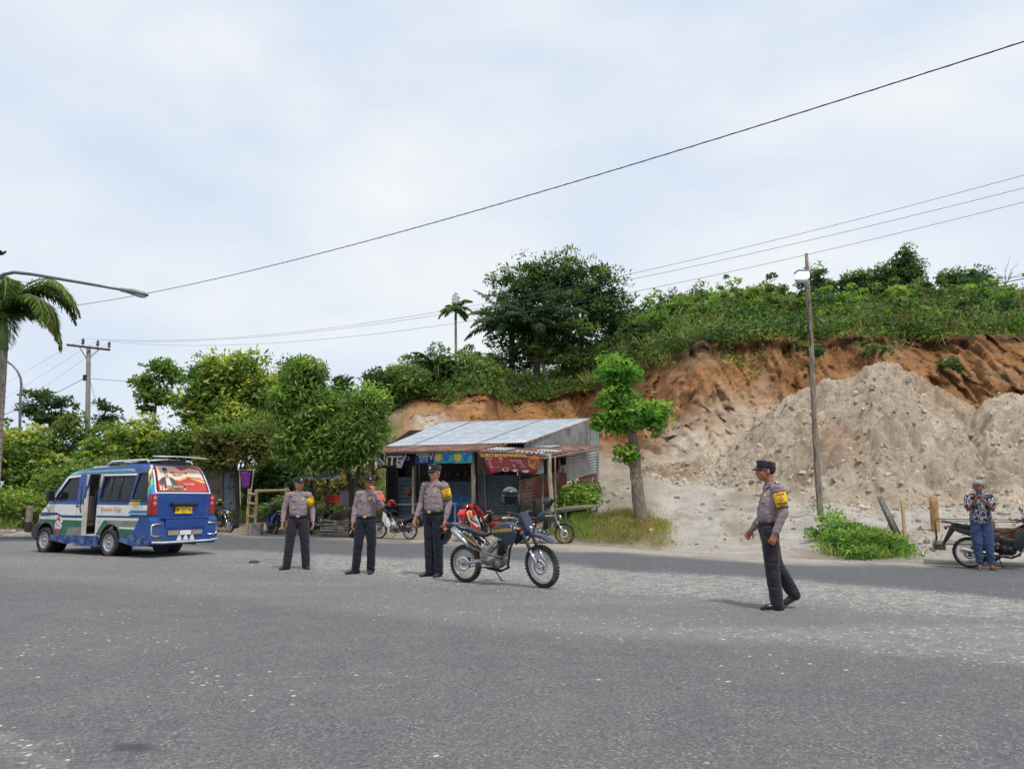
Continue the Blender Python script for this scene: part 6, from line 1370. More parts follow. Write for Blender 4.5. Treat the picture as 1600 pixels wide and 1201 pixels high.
# banners hang from the awning: things of their own
def banner(label, px0, px1, poly, s, colm, extra=None, cat='banner', name='banner', Yf=None, wavy=.03):
    Yf = Yf or (lambda px: RY(px, s)); m = MB(); n = len(poly)
    xs = [p[0] for p in poly]; ys = [p[1] for p in poly]; x0, x1, y0, y1 = min(xs), max(xs), min(ys), max(ys)
    bm = bmesh.new(); vs = [bm.verts.new((x, 0, -y)) for x, y in poly]; bm.faces.new(vs); slice_grid(bm, max(2., (x1 - x0) / 12), (0,)); slice_grid(bm, max(2., (y1 - y0) / 6), (2,))
    def P(x, y, off=0.):
        Y = Yf(x) + wavy * math.sin(x * .35 + y * .12) * ((y - y0) / (y1 - y0)); return at(x, y, Y - off)
    bm.verts.index_update(); m.add([P(v.co.x, -v.co.z) for v in bm.verts], [[v.index for v in f.verts] for f in bm.faces], 0, True); bm.free()
    o = m.build(name, colm, None); tag(o, label, cat); m2 = o.modifiers.new('t', 'SOLIDIFY'); m2.thickness = .006; m2.offset = 1
    if extra:
        for nm, items, mats in extra:
            for it in items:
                q = MB()
                if it[0] == 'poly': q.add([P(x, y, .022 + it[3] if len(it) > 3 else .022) for x, y in it[1]], [tuple(range(len(it[1])))], it[2])
                else:
                    _, txt, cx, cy, size, mi, bold, sx, shear = it
                    v, f = text_mesh(txt, size, bold, shear, 'CENTER', sx); q.add([P(cx + a, cy - b, .028) for a, b in v], f, mi)
                q.mi = [0] * len(q.mi); q.build(nm, mats[it[2] if it[0] == 'poly' else it[5]], o, fix=False)
    return o
def ell_px(cx, cy, rx, ry, n=12): return [(cx + rx * math.cos(2 * math.pi * k / n), cy + ry * math.sin(2 * math.pi * k / n)) for k in range(n)]
banner('black banner with large grey hand painted letters NITE, corner folded', 0, 0, [(588, 707), (636, 706), (633, 716), (627, 732), (606, 731), (590, 732)], 2.15, FABB,
       [('banner_lettering', [('t', 'NiTE', 607, 720, 21, 0, .5, .92, .12)], [mat('chalk_grey_paint', (.52, .53, .55), .8, var=.2)]), ('folded_corner', [('poly', [(636, 706.5), (632, 718), (627, 731), (619, 730), (628, 718)], 0, .01)], [mat('banner_backside', (.42, .43, .45), .7)])])
banner('small red sign at the left end of the awning', 0, 0, [(576, 718), (586, 718), (586, 729), (576, 729)], 2.1, mat('faded_red_sign', (.25, .05, .04), .6), [('sign_border', [('poly', [(578, 720), (584, 720), (584, 727), (578, 727)], 0)], [DARKG])], 'sign', 'sign')
banner('dark blue banner strip beside the black one with a white D', 0, 0, [(628, 708), (650, 706), (649, 727), (626, 731)], 2.35, mat('navy_banner', (.012, .02, .07), .6), [('banner_lettering', [('t', 'D', 637, 716, 9, 0, .1, 1, 0)], [WHITE])])
banner('dark blue cigarette banner with white ESSE lettering', 0, 0, [(650, 706), (678, 705), (678, 724), (650, 725)], 2.2, mat('royal_blue_banner', (.012, .045, .20), .5),
       [('banner_lettering', [('t', 'ESSE', 662, 711.5, 8, 0, .15, 1.0, 0), ('t', 'PUNCH', 662, 717, 4, 0, .05, 1, 0), ('poly', [(656, 720), (668, 720), (668, 721.3), (656, 721.3)], 0), ('poly', [(650.5, 708), (653, 708), (653, 711), (650.5, 711)], 0), ('t', 'V', 673.5, 714, 15, 0, .05, .7, 0)], [WHITE])])
for i, (x0, x1) in enumerate(((678, 708), (708, 738))):
    banner('turquoise drink banner with a yellow glass, %s' % ('left of its twin beside the blue banner' if i == 0 else 'right of its twin, next to the thick post'), 0, 0, [(x0, 705), (x1, 704), (x1, 723), (x0, 724)], 2.2, mat('turquoise_banner', (.05, .36, .40), .5, var=.15),
       [('drink_picture', [('poly', ell_px(x0 + 7, 714, 6, 7), 0), ('poly', [(x0 + 15, 709), (x0 + 23, 709), (x0 + 21.5, 720), (x0 + 16.5, 720)], 1), ('poly', [(x0 + 16.5, 707.5), (x0 + 20, 706.8), (x0 + 22, 708.8), (x0 + 15, 709)], 2), ('poly', ell_px(x0 + 19, 713, 2, 2), 2), ('poly', ell_px(x0 + 27, 710, 1.2, 1.2), 1)], [mat('mustard_print', (.60, .45, .08), .6), mat('blue_cup_print', (.02, .16, .52), .5), mat('cyan_print', (.25, .6, .65), .5)])])
mt = [('t', 'RUMAH MAKAN NASIONAL', 787, 711.5, 7.2, 1, .18, .80, 0)]
menu = [('t', t_, x, y, sz, 0, .03, .9, 0) for t_, x, y, sz in (('Masakan', 764, 716.5, 3.6), ('Mie', 783, 716.5, 5), ('Nasi Goreng', 806, 719, 3.6), ('Ayam', 765, 720.5, 2.8), ('Ikan', 766, 723.5, 2.8), ('Lele', 767, 726.5, 2.8), ('Rebus', 768, 729.5, 2.8), ('Soto', 783, 720.5, 2.8), ('Kopi Teh', 812, 722.5, 2.6), ('Juice', 803, 725.5, 2.6), ('Telur', 816, 725.8, 2.6), ('Susu', 804, 728.5, 2.6), ('Es Jeruk', 816, 729, 2.6))]
pics = [('poly', ell_px(834, 722, 9, 11), 2), ('poly', ell_px(834, 722, 7, 8.6), 3, .005), ('poly', ell_px(777, 732, 4.5, 3.5), 3), ('poly', ell_px(790, 733, 5, 3.6), 4), ('poly', ell_px(790, 733, 3.2, 2.2), 3, .005), ('poly', ell_px(822, 735.5, 6, 2.4), 4), ('poly', ell_px(805, 734.5, 4, 2.2), 4)]
banner('red menu banner with yellow title RUMAH MAKAN NASIONAL under the awning', 0, 0, [(751, 706), (775, 708), (848, 713), (843, 724), (837, 740), (828, 741), (800, 736), (785, 736), (770, 740), (764, 741)], 0, mat('menu_red', (.26, .025, .035), .5, var=.2, scale=2.),
       [('banner_print', mt + menu + pics, [mat('print_offwhite', (.62, .56, .55), .6), mat('print_yellow', (.62, .50, .08), .6), mat('print_orange', (.45, .16, .05), .6), mat('print_darkfood', (.22, .08, .03), .6, var=.4, scale=20.), mat('print_pale', (.50, .46, .44), .6)])], Yf=lambda px: float(np.interp(px, [748, 853], [25.25, 23.55])), wavy=.05)
q = MB(); P = [at(848.5, 713.5, 23.9), at(850, 738, 23.9), at(844, 741, 23.9), at(836, 740, 23.85), at(841, 727, 23.9)]; q.add(P, [tuple(range(5))]); o = q.build('cloth', mat('pale_cloth', (.42, .40, .37), .8)); tag(o, 'pale cloth pinned behind the right edge of the red menu banner', 'cloth')
# table, benches, deck
def plank_thing(name, label, cat, a, b, w, th, m_, legs=(), legz=None, group=None):
    a, b = Vector(a), Vector(b); r = thing(name, label, cat, (a + b) / 2); o = Vector(r.location); d = (b - a).normalized(); nn = Vector((-d.y, d.x, 0)).normalized()
    t = MB(); t.add([v - o for v in (a - nn * w / 2, b - nn * w / 2, b + nn * w / 2, a + nn * w / 2, a - nn * w / 2 - Vector((0, 0, th)), b - nn * w / 2 - Vector((0, 0, th)), b + nn * w / 2 - Vector((0, 0, th)), a + nn * w / 2 - Vector((0, 0, th)))], [(0, 1, 2, 3), (7, 6, 5, 4), (0, 4, 5, 1), (1, 5, 6, 2), (2, 6, 7, 3), (3, 7, 4, 0)]); t.build('top', m_, r)
    for k in legs:
        for sd in (-1, 1):
            p = a.lerp(b, k) + nn * sd * w * .4; z = gz(p.x, p.y) - .05; l = MB(); l.box(Vector((p.x, p.y, (p.z - th + z) / 2)) - o, (.06, .06, max(.05, p.z - th - z - .002))); l.build('leg', m_, r)
    return r
plank_thing('long_table', 'long pale blue table under the shack awning', 'table', sp_(590, 787, 3.2), sp_(722, 785, 3.2), .55, .06, PALEB, (.03, .5, .97))
plank_thing('plank_bench', 'weathered plank bench behind the dirt bike', 'bench', sp_(750, 804, 2.3), sp_(808, 806, 2.3), .35, .14, mat('mossy_plank', (.20, .17, .085), .9, var=.3, bump=.3), (.06, .94))
plank_thing('plank_deck', 'low grey plank deck beside the grassy bank', 'deck', at(868, 796, 24.5), at(922, 788, 25.6), .9, .06, WOOD, (.05, .95))
q = MB(); q.capsule([sp_(768, 821, 2.2), sp_(776, 819, 2.2), sp_(787, 820, 2.2)], [.13, .19, .12], 12); o = q.fuse('sack', cloth_mat('red_sack', (.32, .03, .03), folds=.8), None, voxel=.02, disp=lambda c: .03 * noise.noise(c * 7)); tag(o, 'red sack under the plank bench', 'sack')
helmet('red and white helmet hung on the shack wall by the first awning post', sp_(641, 770, 3.6), R(60), 0, shell=mat('red_shell', (.55, .03, .02), .35, coat=.3))
q = MB(); pole(q, sp_(552, 835, 1.6) * 1, sp_(553, 700, 2.2), .10, .08); 
# ---- the small shed on the left
def shed():
    Y = 33.; r = thing('small_shed', 'small shed of planks and zinc sheets behind the parked motorcycle at left', 'shed', at(345, 795, Y)); o = Vector(r.location)
    def B(mb, name, m_): mb.v = [tuple(Vector(v) - o) for v in mb.v]; return mb.build(name, m_, r)
    q = MB(); corr(q, at(316, 722, Y - .5), at(372, 726, Y - .5), at(372, 717, Y + 2), at(322, 716, Y + 2), 14, .02); x = B(q, 'roof', mat('pale_roof_sheet', (.42, .42, .38), .7, var=.2, dirt=((.12, .14, .07), .5, 3.))); x.modifiers.new('t', 'SOLIDIFY').thickness = .012
    q = MB()
    for k in range(5): a = 319 + k * 5.8; q.add([at(a, 796, Y), at(a + 5.5, 796, Y), at(a + 5.5, 738, Y), at(a, 738, Y)], [(0, 1, 2, 3)])
    B(q, 'plank_wall', mat('old_plank_wall', (.26, .20, .15), .9, var=.35, scale=2., dirt=((.10, .12, .10), .4, 2.)))
    q = MB(); corr(q, at(347, 796, Y - .05), at(369, 796, Y - .05), at(369, 736, Y - .05), at(347, 736, Y - .05), 8, .02); B(q, 'zinc_wall', corrmat('bluish_zinc_sheet', (.30, .35, .40), (.2, .2, .2), .2))
    q = MB(); q.quad(at(318, 738, Y + .02), at(370, 738, Y + .02), at(370, 722, Y + .02), at(318, 720, Y + .02)); B(q, 'upper_wall', mat('green_net_wall', (.10, .13, .10), .9, var=.3))
    q = MB()
    for px in (318, 347, 370): pole(q, at(px, 796, Y - .1), at(px, 720, Y - .1), .05, wob=0)
    pole(q, at(318, 764, Y - .1), at(347, 764, Y - .1), .03); B(q, 'frame', WOOD)
    q = MB(); q.quad(at(318, 796, Y + 2), at(370, 796, Y + 2), at(370, 718, Y + 2), at(318, 718, Y + 2)); B(q, 'back_wall', WOODD)
shed()
q = MB(); Y = 31.; q.grid(lambda u, v: tuple(at(377 + 14 * u - 3 * v * u + v, 737 + 25 * v, Y + .06 * math.sin(u * 9))), 12, 8); o = q.build('hanging_cloth', cloth_mat('purple_cloth', (.16, .03, .26), folds=.7), None); o.modifiers.new('t', 'SOLIDIFY').thickness = .02; tag(o, 'purple cloth hanging between poles beside the small shed', 'cloth')
r_ = thing('clothes_rack', 'leaning pole rack that carries the purple cloth', 'rack', at(384, 790, Y)); o0 = Vector(r_.location)
for a, b in (((374, 730), (376, 792)), ((397, 731), (389, 792)), ((372, 734), (399, 734))):
    q = MB(); pole(q, at(*b, Y + .1) - o0, at(*a, Y + .1) - o0, .03, wob=.01); q.build('pole', BAMB, r_)
def rail_frame():
    Y = 28.6; r = thing('rail_frame', 'pale new timber rail frame with rungs beside the blue motorcycle', 'frame', at(394, 820, Y)); o = Vector(r.location)
    for px, y0, y1, dy in ((388, 763, 824, 0), (400, 766, 824, -.4), (446, 762, 815, .6)):
        q = MB(); a = at(px, y1, Y + dy); a.z = min(a.z, gz(a.x, a.y)); q.box((a + at(px, y0, Y + dy)) / 2 - o, (.09, .06, (at(px, y0, Y + dy) - a).length)); q.build('post', WOODN, r)
    for y in (771, 786, 806): q = MB(); q.tube([at(387, y, Y - .05) - o, at(401, y + 1, Y - .45) - o], [(.02, .045)] * 2, 4); q.build('rung', WOODN, r)
    for y in (767,): q = MB(); q.tube([at(398, y, Y - .3) - o, at(452, y - 1, Y + .7) - o], [(.02, .06)] * 2, 4); q.build('rail', WOODN, r)
rail_frame()
q = MB(); c = at(402, 813, 28.2); q.box(Vector((c.x, c.y, gz(c.x, c.y) + .2)), (.38, .35, .45), bev=.02); tag(q.build('concrete_block', mat('rough_concrete', (.27, .26, .24), .95, var=.2, bump=.5)), 'rough concrete block at the foot of the timber rail frame', 'block')
def stall():
    Y = 28.5; r = thing('market_stall', 'open stall with a white name board and thin dark posts behind the officers', 'stall', at(505, 810, Y)); o = Vector(r.location)
    for px, y0 in ((487, 748), (512, 744)):
        q = MB(); a = at(px, 812, Y); a.z = gz(a.x, a.y) - .03; pole(q, a - o, at(px, y0, Y) - o, .05, wob=.01); q.build('post', WOODD, r)
    q = MB(); q.add([at(477, 742, Y - .15) - o, at(531, 738, Y - .15) - o, at(531, 746, Y - .15) - o, at(478, 750, Y - .15) - o], [(0, 1, 2, 3)]); s_ = q.build('name_board', mat('whitish_board', (.50, .55, .60), .6, var=.1), r); s_.modifiers.new('t', 'SOLIDIFY').thickness = .02
    v, f = text_mesh('WARJOENG PAK', 5.6, .25, 0, 'CENTER', .85); q = MB(); q.add([at(508 + a, 744.3 - b - a * .06, Y - .19) - o for a, b in v], f); q.build('lettering', VNAVY, r, fix=False)
    q = MB(); q.add([at(475, 741, Y - .2) - o, at(530, 737, Y - .2) - o, at(536, 728, Y + 1.8) - o, at(486, 733, Y + 1.8) - o], [(0, 1, 2, 3)]); c_ = q.build('canopy', mat('faded_canopy', (.36, .33, .33), .8, var=.15), r); c_.modifiers.new('t', 'SOLIDIFY').thickness = .015
    q = MB(); q.box(at(497, 783, Y + .8) - o, (1.3, .7, .06)); q.build('counter', WOOD, r)
stall()
def crate(label, px, py, Y, d, m_, grp=None):
    r = thing('crate', label, 'crate', at(px, py, Y)); w, dd, h = d; b = MB()
    b.box((0, 0, .01), (w, dd, .02))
    for k in range(3):
        z = .04 + (h - .06) * k / 2
        for sy in (-1, 1): b.box((0, sy * dd / 2, z + .015), (w, .014, .05 if h < .4 else h / 3.2))
        for sx in (-1, 1): b.box((sx * w / 2, 0, z + .015), (.014, dd, .05 if h < .4 else h / 3.2))
    for sx in (-1, 1):
        for sy in (-1, 1): b.box((sx * w / 2, sy * dd / 2, h / 2), (.03, .03, h))
    b.build('slatted_box', m_, r); return r
crate('red plastic crate on the stall counter, in front', 519, 785, 28.9, (.45, .35, .22), REDP); crate('red plastic crate behind the front red one', 526, 784, 29.6, (.5, .4, .25), REDP)
q = MB(); c = at(541, 779, 27.8); q.box(c, (.42, .36, .50), bev=.03); q.box(c + Vector((0, 0, .26)), (.45, .39, .05), bev=.015); tag(q.build('storage_box', mat('mauve_plastic', (.24, .19, .21), .6, var=.1), None), 'mauve storage box with a lid beside the dark tree trunk', 'box')
pt = thing('plank_pile', 'pile of loose grey planks beside the black sport motorcycle', 'planks', at(535, 812, 26.8))
o0 = Vector(pt.location)
for k in range(9):
    q = MB(); a = at(513 + k * 1.1, 813 - k * 1.5, 27.3 - .1 * k); b = at(556, 809 - k * 2.2, 26.6 - .06 * k); q.tube([a - o0, b - o0], [(.09, .018)] * 2, 4, up=(0, 0, 1)); q.build('plank', WOOD, pt)
for k in range(12):
    q = MB(); z = -.42 + .075 * (k // 2); q.box(Vector((.05 * rng.standard_normal(), -.2 + .38 * (k % 2), z)), (1.25 + .2 * rng.random(), .30, .055), rot=(0, R(2) * rng.standard_normal(), R(5) * rng.standard_normal())); q.build('plank', mat('grey_stacked_plank', (.20, .18, .155), .9, var=.35, bump=.3), pt)
def pickup():
    r = thing('pickup_truck', 'white pickup truck partly hidden by the dark trunk beside the shack', 'pickup', at(553, 800, 42), R(200)); r.location.z = gz(r.location.x, r.location.y)
    slab('body', [(-2.1, .5), (-2.1, 1.0), (-.3, 1.0), (-.2, 1.05), (1.1, 1.05), (1.9, .95), (2.05, .7), (2.0, .45)], .82, VWHITE, r, bev=.05)
    cab = slab('cab', [(-.3, 1.0), (-.15, 1.72), (.0, 1.80), (.75, 1.80), (1.25, 1.05)], .74, VWHITE, r, bev=.06)
    for sy in (-1, 1): q = MB(); q.add([(-.10, sy * .752, 1.12), (.02, sy * .752, 1.66), (.68, sy * .752, 1.66), (1.05, sy * .752, 1.12)], [(0, 1, 2, 3)]); q.build('window', glassmat('tinted_glass'), r)
    q = MB(); q.add([(-.30, -.62, 1.15), (-.30, .62, 1.15), (-.20, .60, 1.66), (-.20, -.60, 1.66)], [(0, 1, 2, 3)]); q.build('rear_window', glassmat('tinted_glass'), r)
    for x in (-1.3, 1.35):
        for sy in (-1, 1):
            w = thing('wheel', None, None, (x, sy * .76, .33)); w.parent = r; t = MB(); lathe(t, [(.2, -.09), (.3, -.09), (.33, -.05), (.33, .05), (.3, .09), (.2, .09)], n=28); t.build('tyre', TYRE, w)
            t = MB(); lathe(t, [(.20, sy * .06), (.17, sy * .05), (.05, sy * .07), (.001, sy * .07)], n=24); t.build('rim', RIMM, w)
pickup()
# ---- bits on the right: leaning sheet, stakes, stump, litter on the road
q = MB(); pole(q, on(1402, 17.8, -.1), at(1374, 775, 18.4), .09, .07, wob=.01); q.v = [(x, y, z) for x, y, z in q.v]
q = MB(); a = on(1404, 17.6, -.05); b = at(1374, 775, 18.0); dvec = (b - a).normalized(); q.tube([a, b], [(.10, .012), (.07, .010)], 4, up=(0, -1, .3)); tag(q.build('leaning_board', mat('grey_split_board', (.17, .155, .13), .9, var=.3, stretch=(3, 3, 1), bump=.4), None), 'grey board leaning over beside the leafy clump', 'board')
q = MB(); a = on(1410, 17.6, -.1); q.box((a + at(1409, 782, 17.6)) / 2, (.06, .05, (at(1409, 782, 17.6) - a).length)); tag(q.build('stake', WOODN, None), 'thin timber stake beside the leaning grey board', 'stake')
q = MB(); a = on(1458, 18.3, -.15); b = at(1458, 775, 18.3); pole(q, a, b, .095, .09, n=14, wob=.0); tag(q.build('stump', mat('cut_log', (.38, .22, .10), .85, var=.25, scale=6., stretch=(5, 5, 1), bump=.4), None), 'thick cut post standing in the earth before the tall heap', 'post')
def crumple(name, label, cat, px, py, w, h, m_, seed):
    c = gp(px, py); q = MB(); q.ell((0, 0, h * .35), (w, w * .6, h), n=18, m=10); me = q.mesh(name)
    for v in me.vertices: k = 1 + .5 * noise.noise(v.co * (3 / w) + Vector((seed, 0, 0))); v.co = Vector((v.co.x * k, v.co.y * k, max(.004, v.co.z * k)))
    o = link_mesh(name, me, m_, None, False); o.location = c; tag(o, label, cat)
crumple('litter', 'crumpled black plastic bag lying on the road beside the minibus', 'litter', 397, 879, .10, .04, mat('black_film', (.05, .05, .055), .3), 1)
crumple('litter', 'flat brown scrap lying on the road between two officers', 'litter', 622, 883.5, .12, .012, mat('brown_scrap', (.28, .19, .10), .9), 2)
# kerb, low post, sand heap at the far left
a, b = gp(-60, 833.5), gp(24, 832.5); q = MB(); d = (b - a).normalized(); nn = Vector((-d.y, d.x, 0)); q.add([a, b, b + nn * .3, a + nn * .3] + [p + Vector((0, 0, .13)) for p in (a, b, b + nn * .3, a + nn * .3)], [(0, 1, 5, 4), (1, 2, 6, 5), (2, 3, 7, 6), (3, 0, 4, 7), (4, 5, 6, 7)]); ko = q.build('kerb', mat('white_painted_concrete', (.55, .55, .52), .85, var=.15, bump=.3), None); tag(ko, 'white painted kerb at the left edge of the road', 'kerb')
q = MB(); c = gp(43, 834.5); q.box(c + Vector((0, 0, .22)), (.17, .17, .44), mi=0); q.box(c + Vector((0, 0, .74)), (.165, .165, .60), bev=.02, mi=1); tag(q.build('marker_post', [mat('dark_base_paint', (.03, .025, .025), .8), mat('weathered_post_concrete', (.24, .21, .18), .9, var=.2)], None), 'short concrete marker post at the roadside in front of the minibus', 'post')
crumple('sand_pile', 'small heap of pale sand on the road edge ahead of the minibus', 'sand pile', 40, 839, .8, .12, mat('pale_sand', (.42, .37, .31), .95, var=.15, bump=.4), 3)

helmet('red helmet hanging from the market stall, left of its name board', at(474, 753, 28.2), R(20), 0, shell=mat('red_shell', (.55, .03, .02), .35, coat=.3))
# ---------------------------------------------------------------- leaves
LEAF = leafmat('leaves')
PAL = dict(
    mid=[(.055, .115, .020), (.075, .15, .028), (.10, .18, .035), (.045, .09, .020)], bright=[(.12, .24, .035), (.16, .28, .045), (.09, .19, .03), (.20, .30, .05)],
    dark=[(.022, .055, .018), (.03, .07, .022), (.04, .085, .025), (.018, .045, .018)], blue=[(.02, .045, .03), (.028, .06, .038), (.035, .07, .04)],
    yellow=[(.20, .28, .04), (.26, .32, .05), (.14, .22, .035), (.30, .30, .06)], olive=[(.09, .11, .03), (.12, .13, .035), (.07, .09, .025)], pale=[(.11, .17, .06), (.15, .21, .08), (.08, .13, .045)],
    dry=[(.20, .15, .07), (.26, .20, .10), (.14, .10, .05)], grass=[(.10, .19, .03), (.14, .23, .04), (.07, .14, .025), (.18, .22, .06)])
for k_ in PAL: PAL[k_] = [(min(.6, a * 2.05), min(.6, b * 1.70), c * 1.75) for a, b, c in PAL[k_]]
def leaf_arrays(C, Nrm, size, ratio, colr, droop=0., r=rng):
    """folded leaf: 4 corners around a midrib; C centres, Nrm preferred facing"""
    n = len(C); d = r.standard_normal((n, 3)); d[:, 2] = d[:, 2] * .6 - droop; d += Nrm * .35; d /= np.linalg.norm(d, axis=1, keepdims=True) + 1e-9
    u = np.cross(d, Nrm + .6 * r.standard_normal((n, 3))); u /= np.linalg.norm(u, axis=1, keepdims=True) + 1e-9; w = np.cross(d, u)
    L = (size * (.6 + .8 * r.random(n)))[:, None]; W_ = L * ratio
    V = np.stack([C - d * L * .5, C + u * W_ * .5 + w * W_ * .18 - d * L * .05, C + d * L * .5 - w * L * .12, C - u * W_ * .5 + w * W_ * .18 - d * L * .05], 1)
    return V.reshape(-1, 3), np.repeat(colr, 4, 0)
def leaf_object(name, parts, parent=None, loc=None, m_=None):
    V = np.concatenate([p[0] for p in parts]); K = np.concatenate([p[1] for p in parts])
    if loc is not None: V = V - np.array(loc)
    n = len(V) // 4; me = bpy.data.meshes.new(name); me.vertices.add(len(V)); me.vertices.foreach_set('co', V.astype(np.float32).reshape(-1))
    me.loops.add(n * 4); me.loops.foreach_set('vertex_index', np.arange(n * 4, dtype=np.int32)); me.polygons.add(n); me.polygons.foreach_set('loop_start', (np.arange(n) * 4).astype(np.int32)); me.update(calc_edges=True)
    a = me.color_attributes.new('leaf', 'FLOAT_COLOR', 'POINT'); a.data.foreach_set('color', np.concatenate([K, np.ones((len(K), 1))], 1).astype(np.float32).reshape(-1))
    return link_mesh(name, me, m_ or LEAF, parent, False)
def clump_leaves(blobs, n, size, pal, ratio=.4, droop=0., clump=.55, fill=.12, tip=None, r=rng):
    """blobs: (centre, radii); leaves sit on many small clumps spread over and through each blob"""
    out_ = []; cl = []; vol = np.array([b[1][0] * b[1][1] * b[1][2] for b in blobs]) ** (2 / 3); share = vol / vol.sum(); P = np.array(PAL[pal]) if isinstance(pal, str) else np.array(pal); T_ = np.array(PAL[tip]) if tip else None
    for (c, rad), sh in zip(blobs, share):
        c = np.array(c); rad = np.array(rad); nl = int(n * sh); nc = max(5, int(nl / 42)); q = r.standard_normal((nc, 3)); q /= np.linalg.norm(q, axis=1, keepdims=True); inner = r.random(nc) ** (1 / 3.); inner = np.where(r.random(nc) < fill, inner * .75, .70 + .42 * r.random(nc) ** 1.5); wob = 1 + .42 * np.array([noise.noise(Vector(v) * 1.7 + Vector(c)) for v in q.tolist()])
        cc = c + q * rad * (inner * wob)[:, None]; csz = clump * (.4 + 1.1 * r.random(nc)); cl += [(v, s_) for v, s_ in zip(cc, csz)]
        k = r.integers(0, nc, nl); dd = r.standard_normal((nl, 3)); dd /= np.linalg.norm(dd, axis=1, keepdims=True); dd[:, 2] = np.where(r.random(nl) < .6, np.abs(dd[:, 2]), dd[:, 2])
        pos = cc[k] + dd * (csz[k] * (.45 + .55 * r.random(nl)))[:, None] * np.array([1, 1, .7]); pos[:, 2] -= droop * csz[k] * r.random(nl) * .8
        cb = P[r.integers(0, len(P), nc)][k] * .6 + P[r.integers(0, len(P), nl)] * .4; cb = cb * (.75 + .5 * r.random(nl))[:, None] * (.8 + .4 * r.random(nc))[k][:, None]
        if T_ is not None:
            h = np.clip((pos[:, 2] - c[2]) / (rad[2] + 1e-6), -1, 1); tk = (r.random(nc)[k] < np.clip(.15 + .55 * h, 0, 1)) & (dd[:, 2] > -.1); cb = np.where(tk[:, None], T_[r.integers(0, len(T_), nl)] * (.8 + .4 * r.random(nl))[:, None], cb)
        nn = dd * .8 + q[k] * .5; nn[:, 2] += .3; out_.append(leaf_arrays(pos, nn, size, ratio, cb, droop, r))
    return out_, cl
BARK = mat('grey_brown_bark', (.15, .12, .095), .95, var=.3, scale=5., stretch=(3, 3, .8), bump=.7, bscale=14.); BARKP = mat('pale_bark', (.30, .25, .20), .9, var=.3, scale=5., stretch=(3, 3, .8), bump=.5, bscale=14.); BARKD = mat('dark_bark', (.05, .042, .035), .95, var=.3, scale=5., bump=.5)
def branch(mb, a, b, r0, r1, seg=5, wob=.12, r=rng, up=.0):
    a, b = Vector(a), Vector(b); L = (b - a).length; pts = []
    o1 = Vector(r.standard_normal(3).tolist())
    for i in range(seg + 1):
        t = i / seg; w = wob * L * math.sin(math.pi * t) * .5; pts.append(a.lerp(b, t) + Vector((noise.noise(o1 + Vector((t * 2, 0, 0))), noise.noise(o1 + Vector((0, t * 2, 0))), noise.noise(o1 + Vector((0, 0, t * 2))) + up)) * w)
    mb.tube(pts, [r0 + (r1 - r0) * (i / seg) for i in range(seg + 1)], 7)
def tree(name, label, cat, base, top_px, Y, blobs, pal, n, size, trunk=.15, ratio=.4, droop=0., clump=.55, tip=None, group=None, bark=None, depthk=.8, fill=.15, limbs=26, fork=None, dY=0.):
    """base: point or photo px; blobs as (px, py, half width px, half height px) at distance Y, turned into metres"""
    B3 = []; s_ = Y / F
    for b in blobs:
        c = at(b[0], b[1], Y + (b[4] if len(b) > 4 else 0)); sh = lambda v: max(v * s_ - .25 * clump, v * s_ * .55); B3.append((c, (sh(b[2]), max(sh(b[2]) * depthk, .3), sh(b[3]))))
    base = Vector(base) if hasattr(base, '__len__') else on(base, Y, -.15)
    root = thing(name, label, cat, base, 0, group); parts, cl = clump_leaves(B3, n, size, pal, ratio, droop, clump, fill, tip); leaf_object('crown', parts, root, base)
    t = MB(); fk = [Vector(at(p[0], p[1], Y + (p[2] if len(p) > 2 else 0))) for p in (fork or [])]; cm = Vector(np.mean([b[0] for b in B3], 0).tolist())
    if not fk: fk = [base.lerp(cm, .72)]
    prev = base; rr = trunk; chain = []
    for i, p in enumerate(fk):
        r2 = trunk * (1 - .5 * (i + 1) / len(fk)); branch(t, prev, p, rr, r2, 6, .06); t.ell(p, r2 * 1.04, n=12, m=8); chain.append((prev, p)); prev = p; rr = r2
    idx = rng.permutation(len(cl))[:limbs]
    for (c, rad) in B3:
        c = Vector(c); branch(t, prev if (c - prev).length < (c - fk[0]).length else fk[0], c, rr * .8, rr * .4, 5, .15)
    for i in idx:
        p, _ = cl[i]; p = Vector(p.tolist()); bi = min(B3, key=lambda b: (Vector(b[0]) - p).length); c = Vector(bi[0]); st = c.lerp(prev, .35 * rng.random()); branch(t, st, p, rr * .32, rr * .10, 4, .2)
    flare = MB(); t.v = [tuple(Vector(v) - base) for v in t.v]; t.build('trunk', bark or BARK, root, fix=False); return root
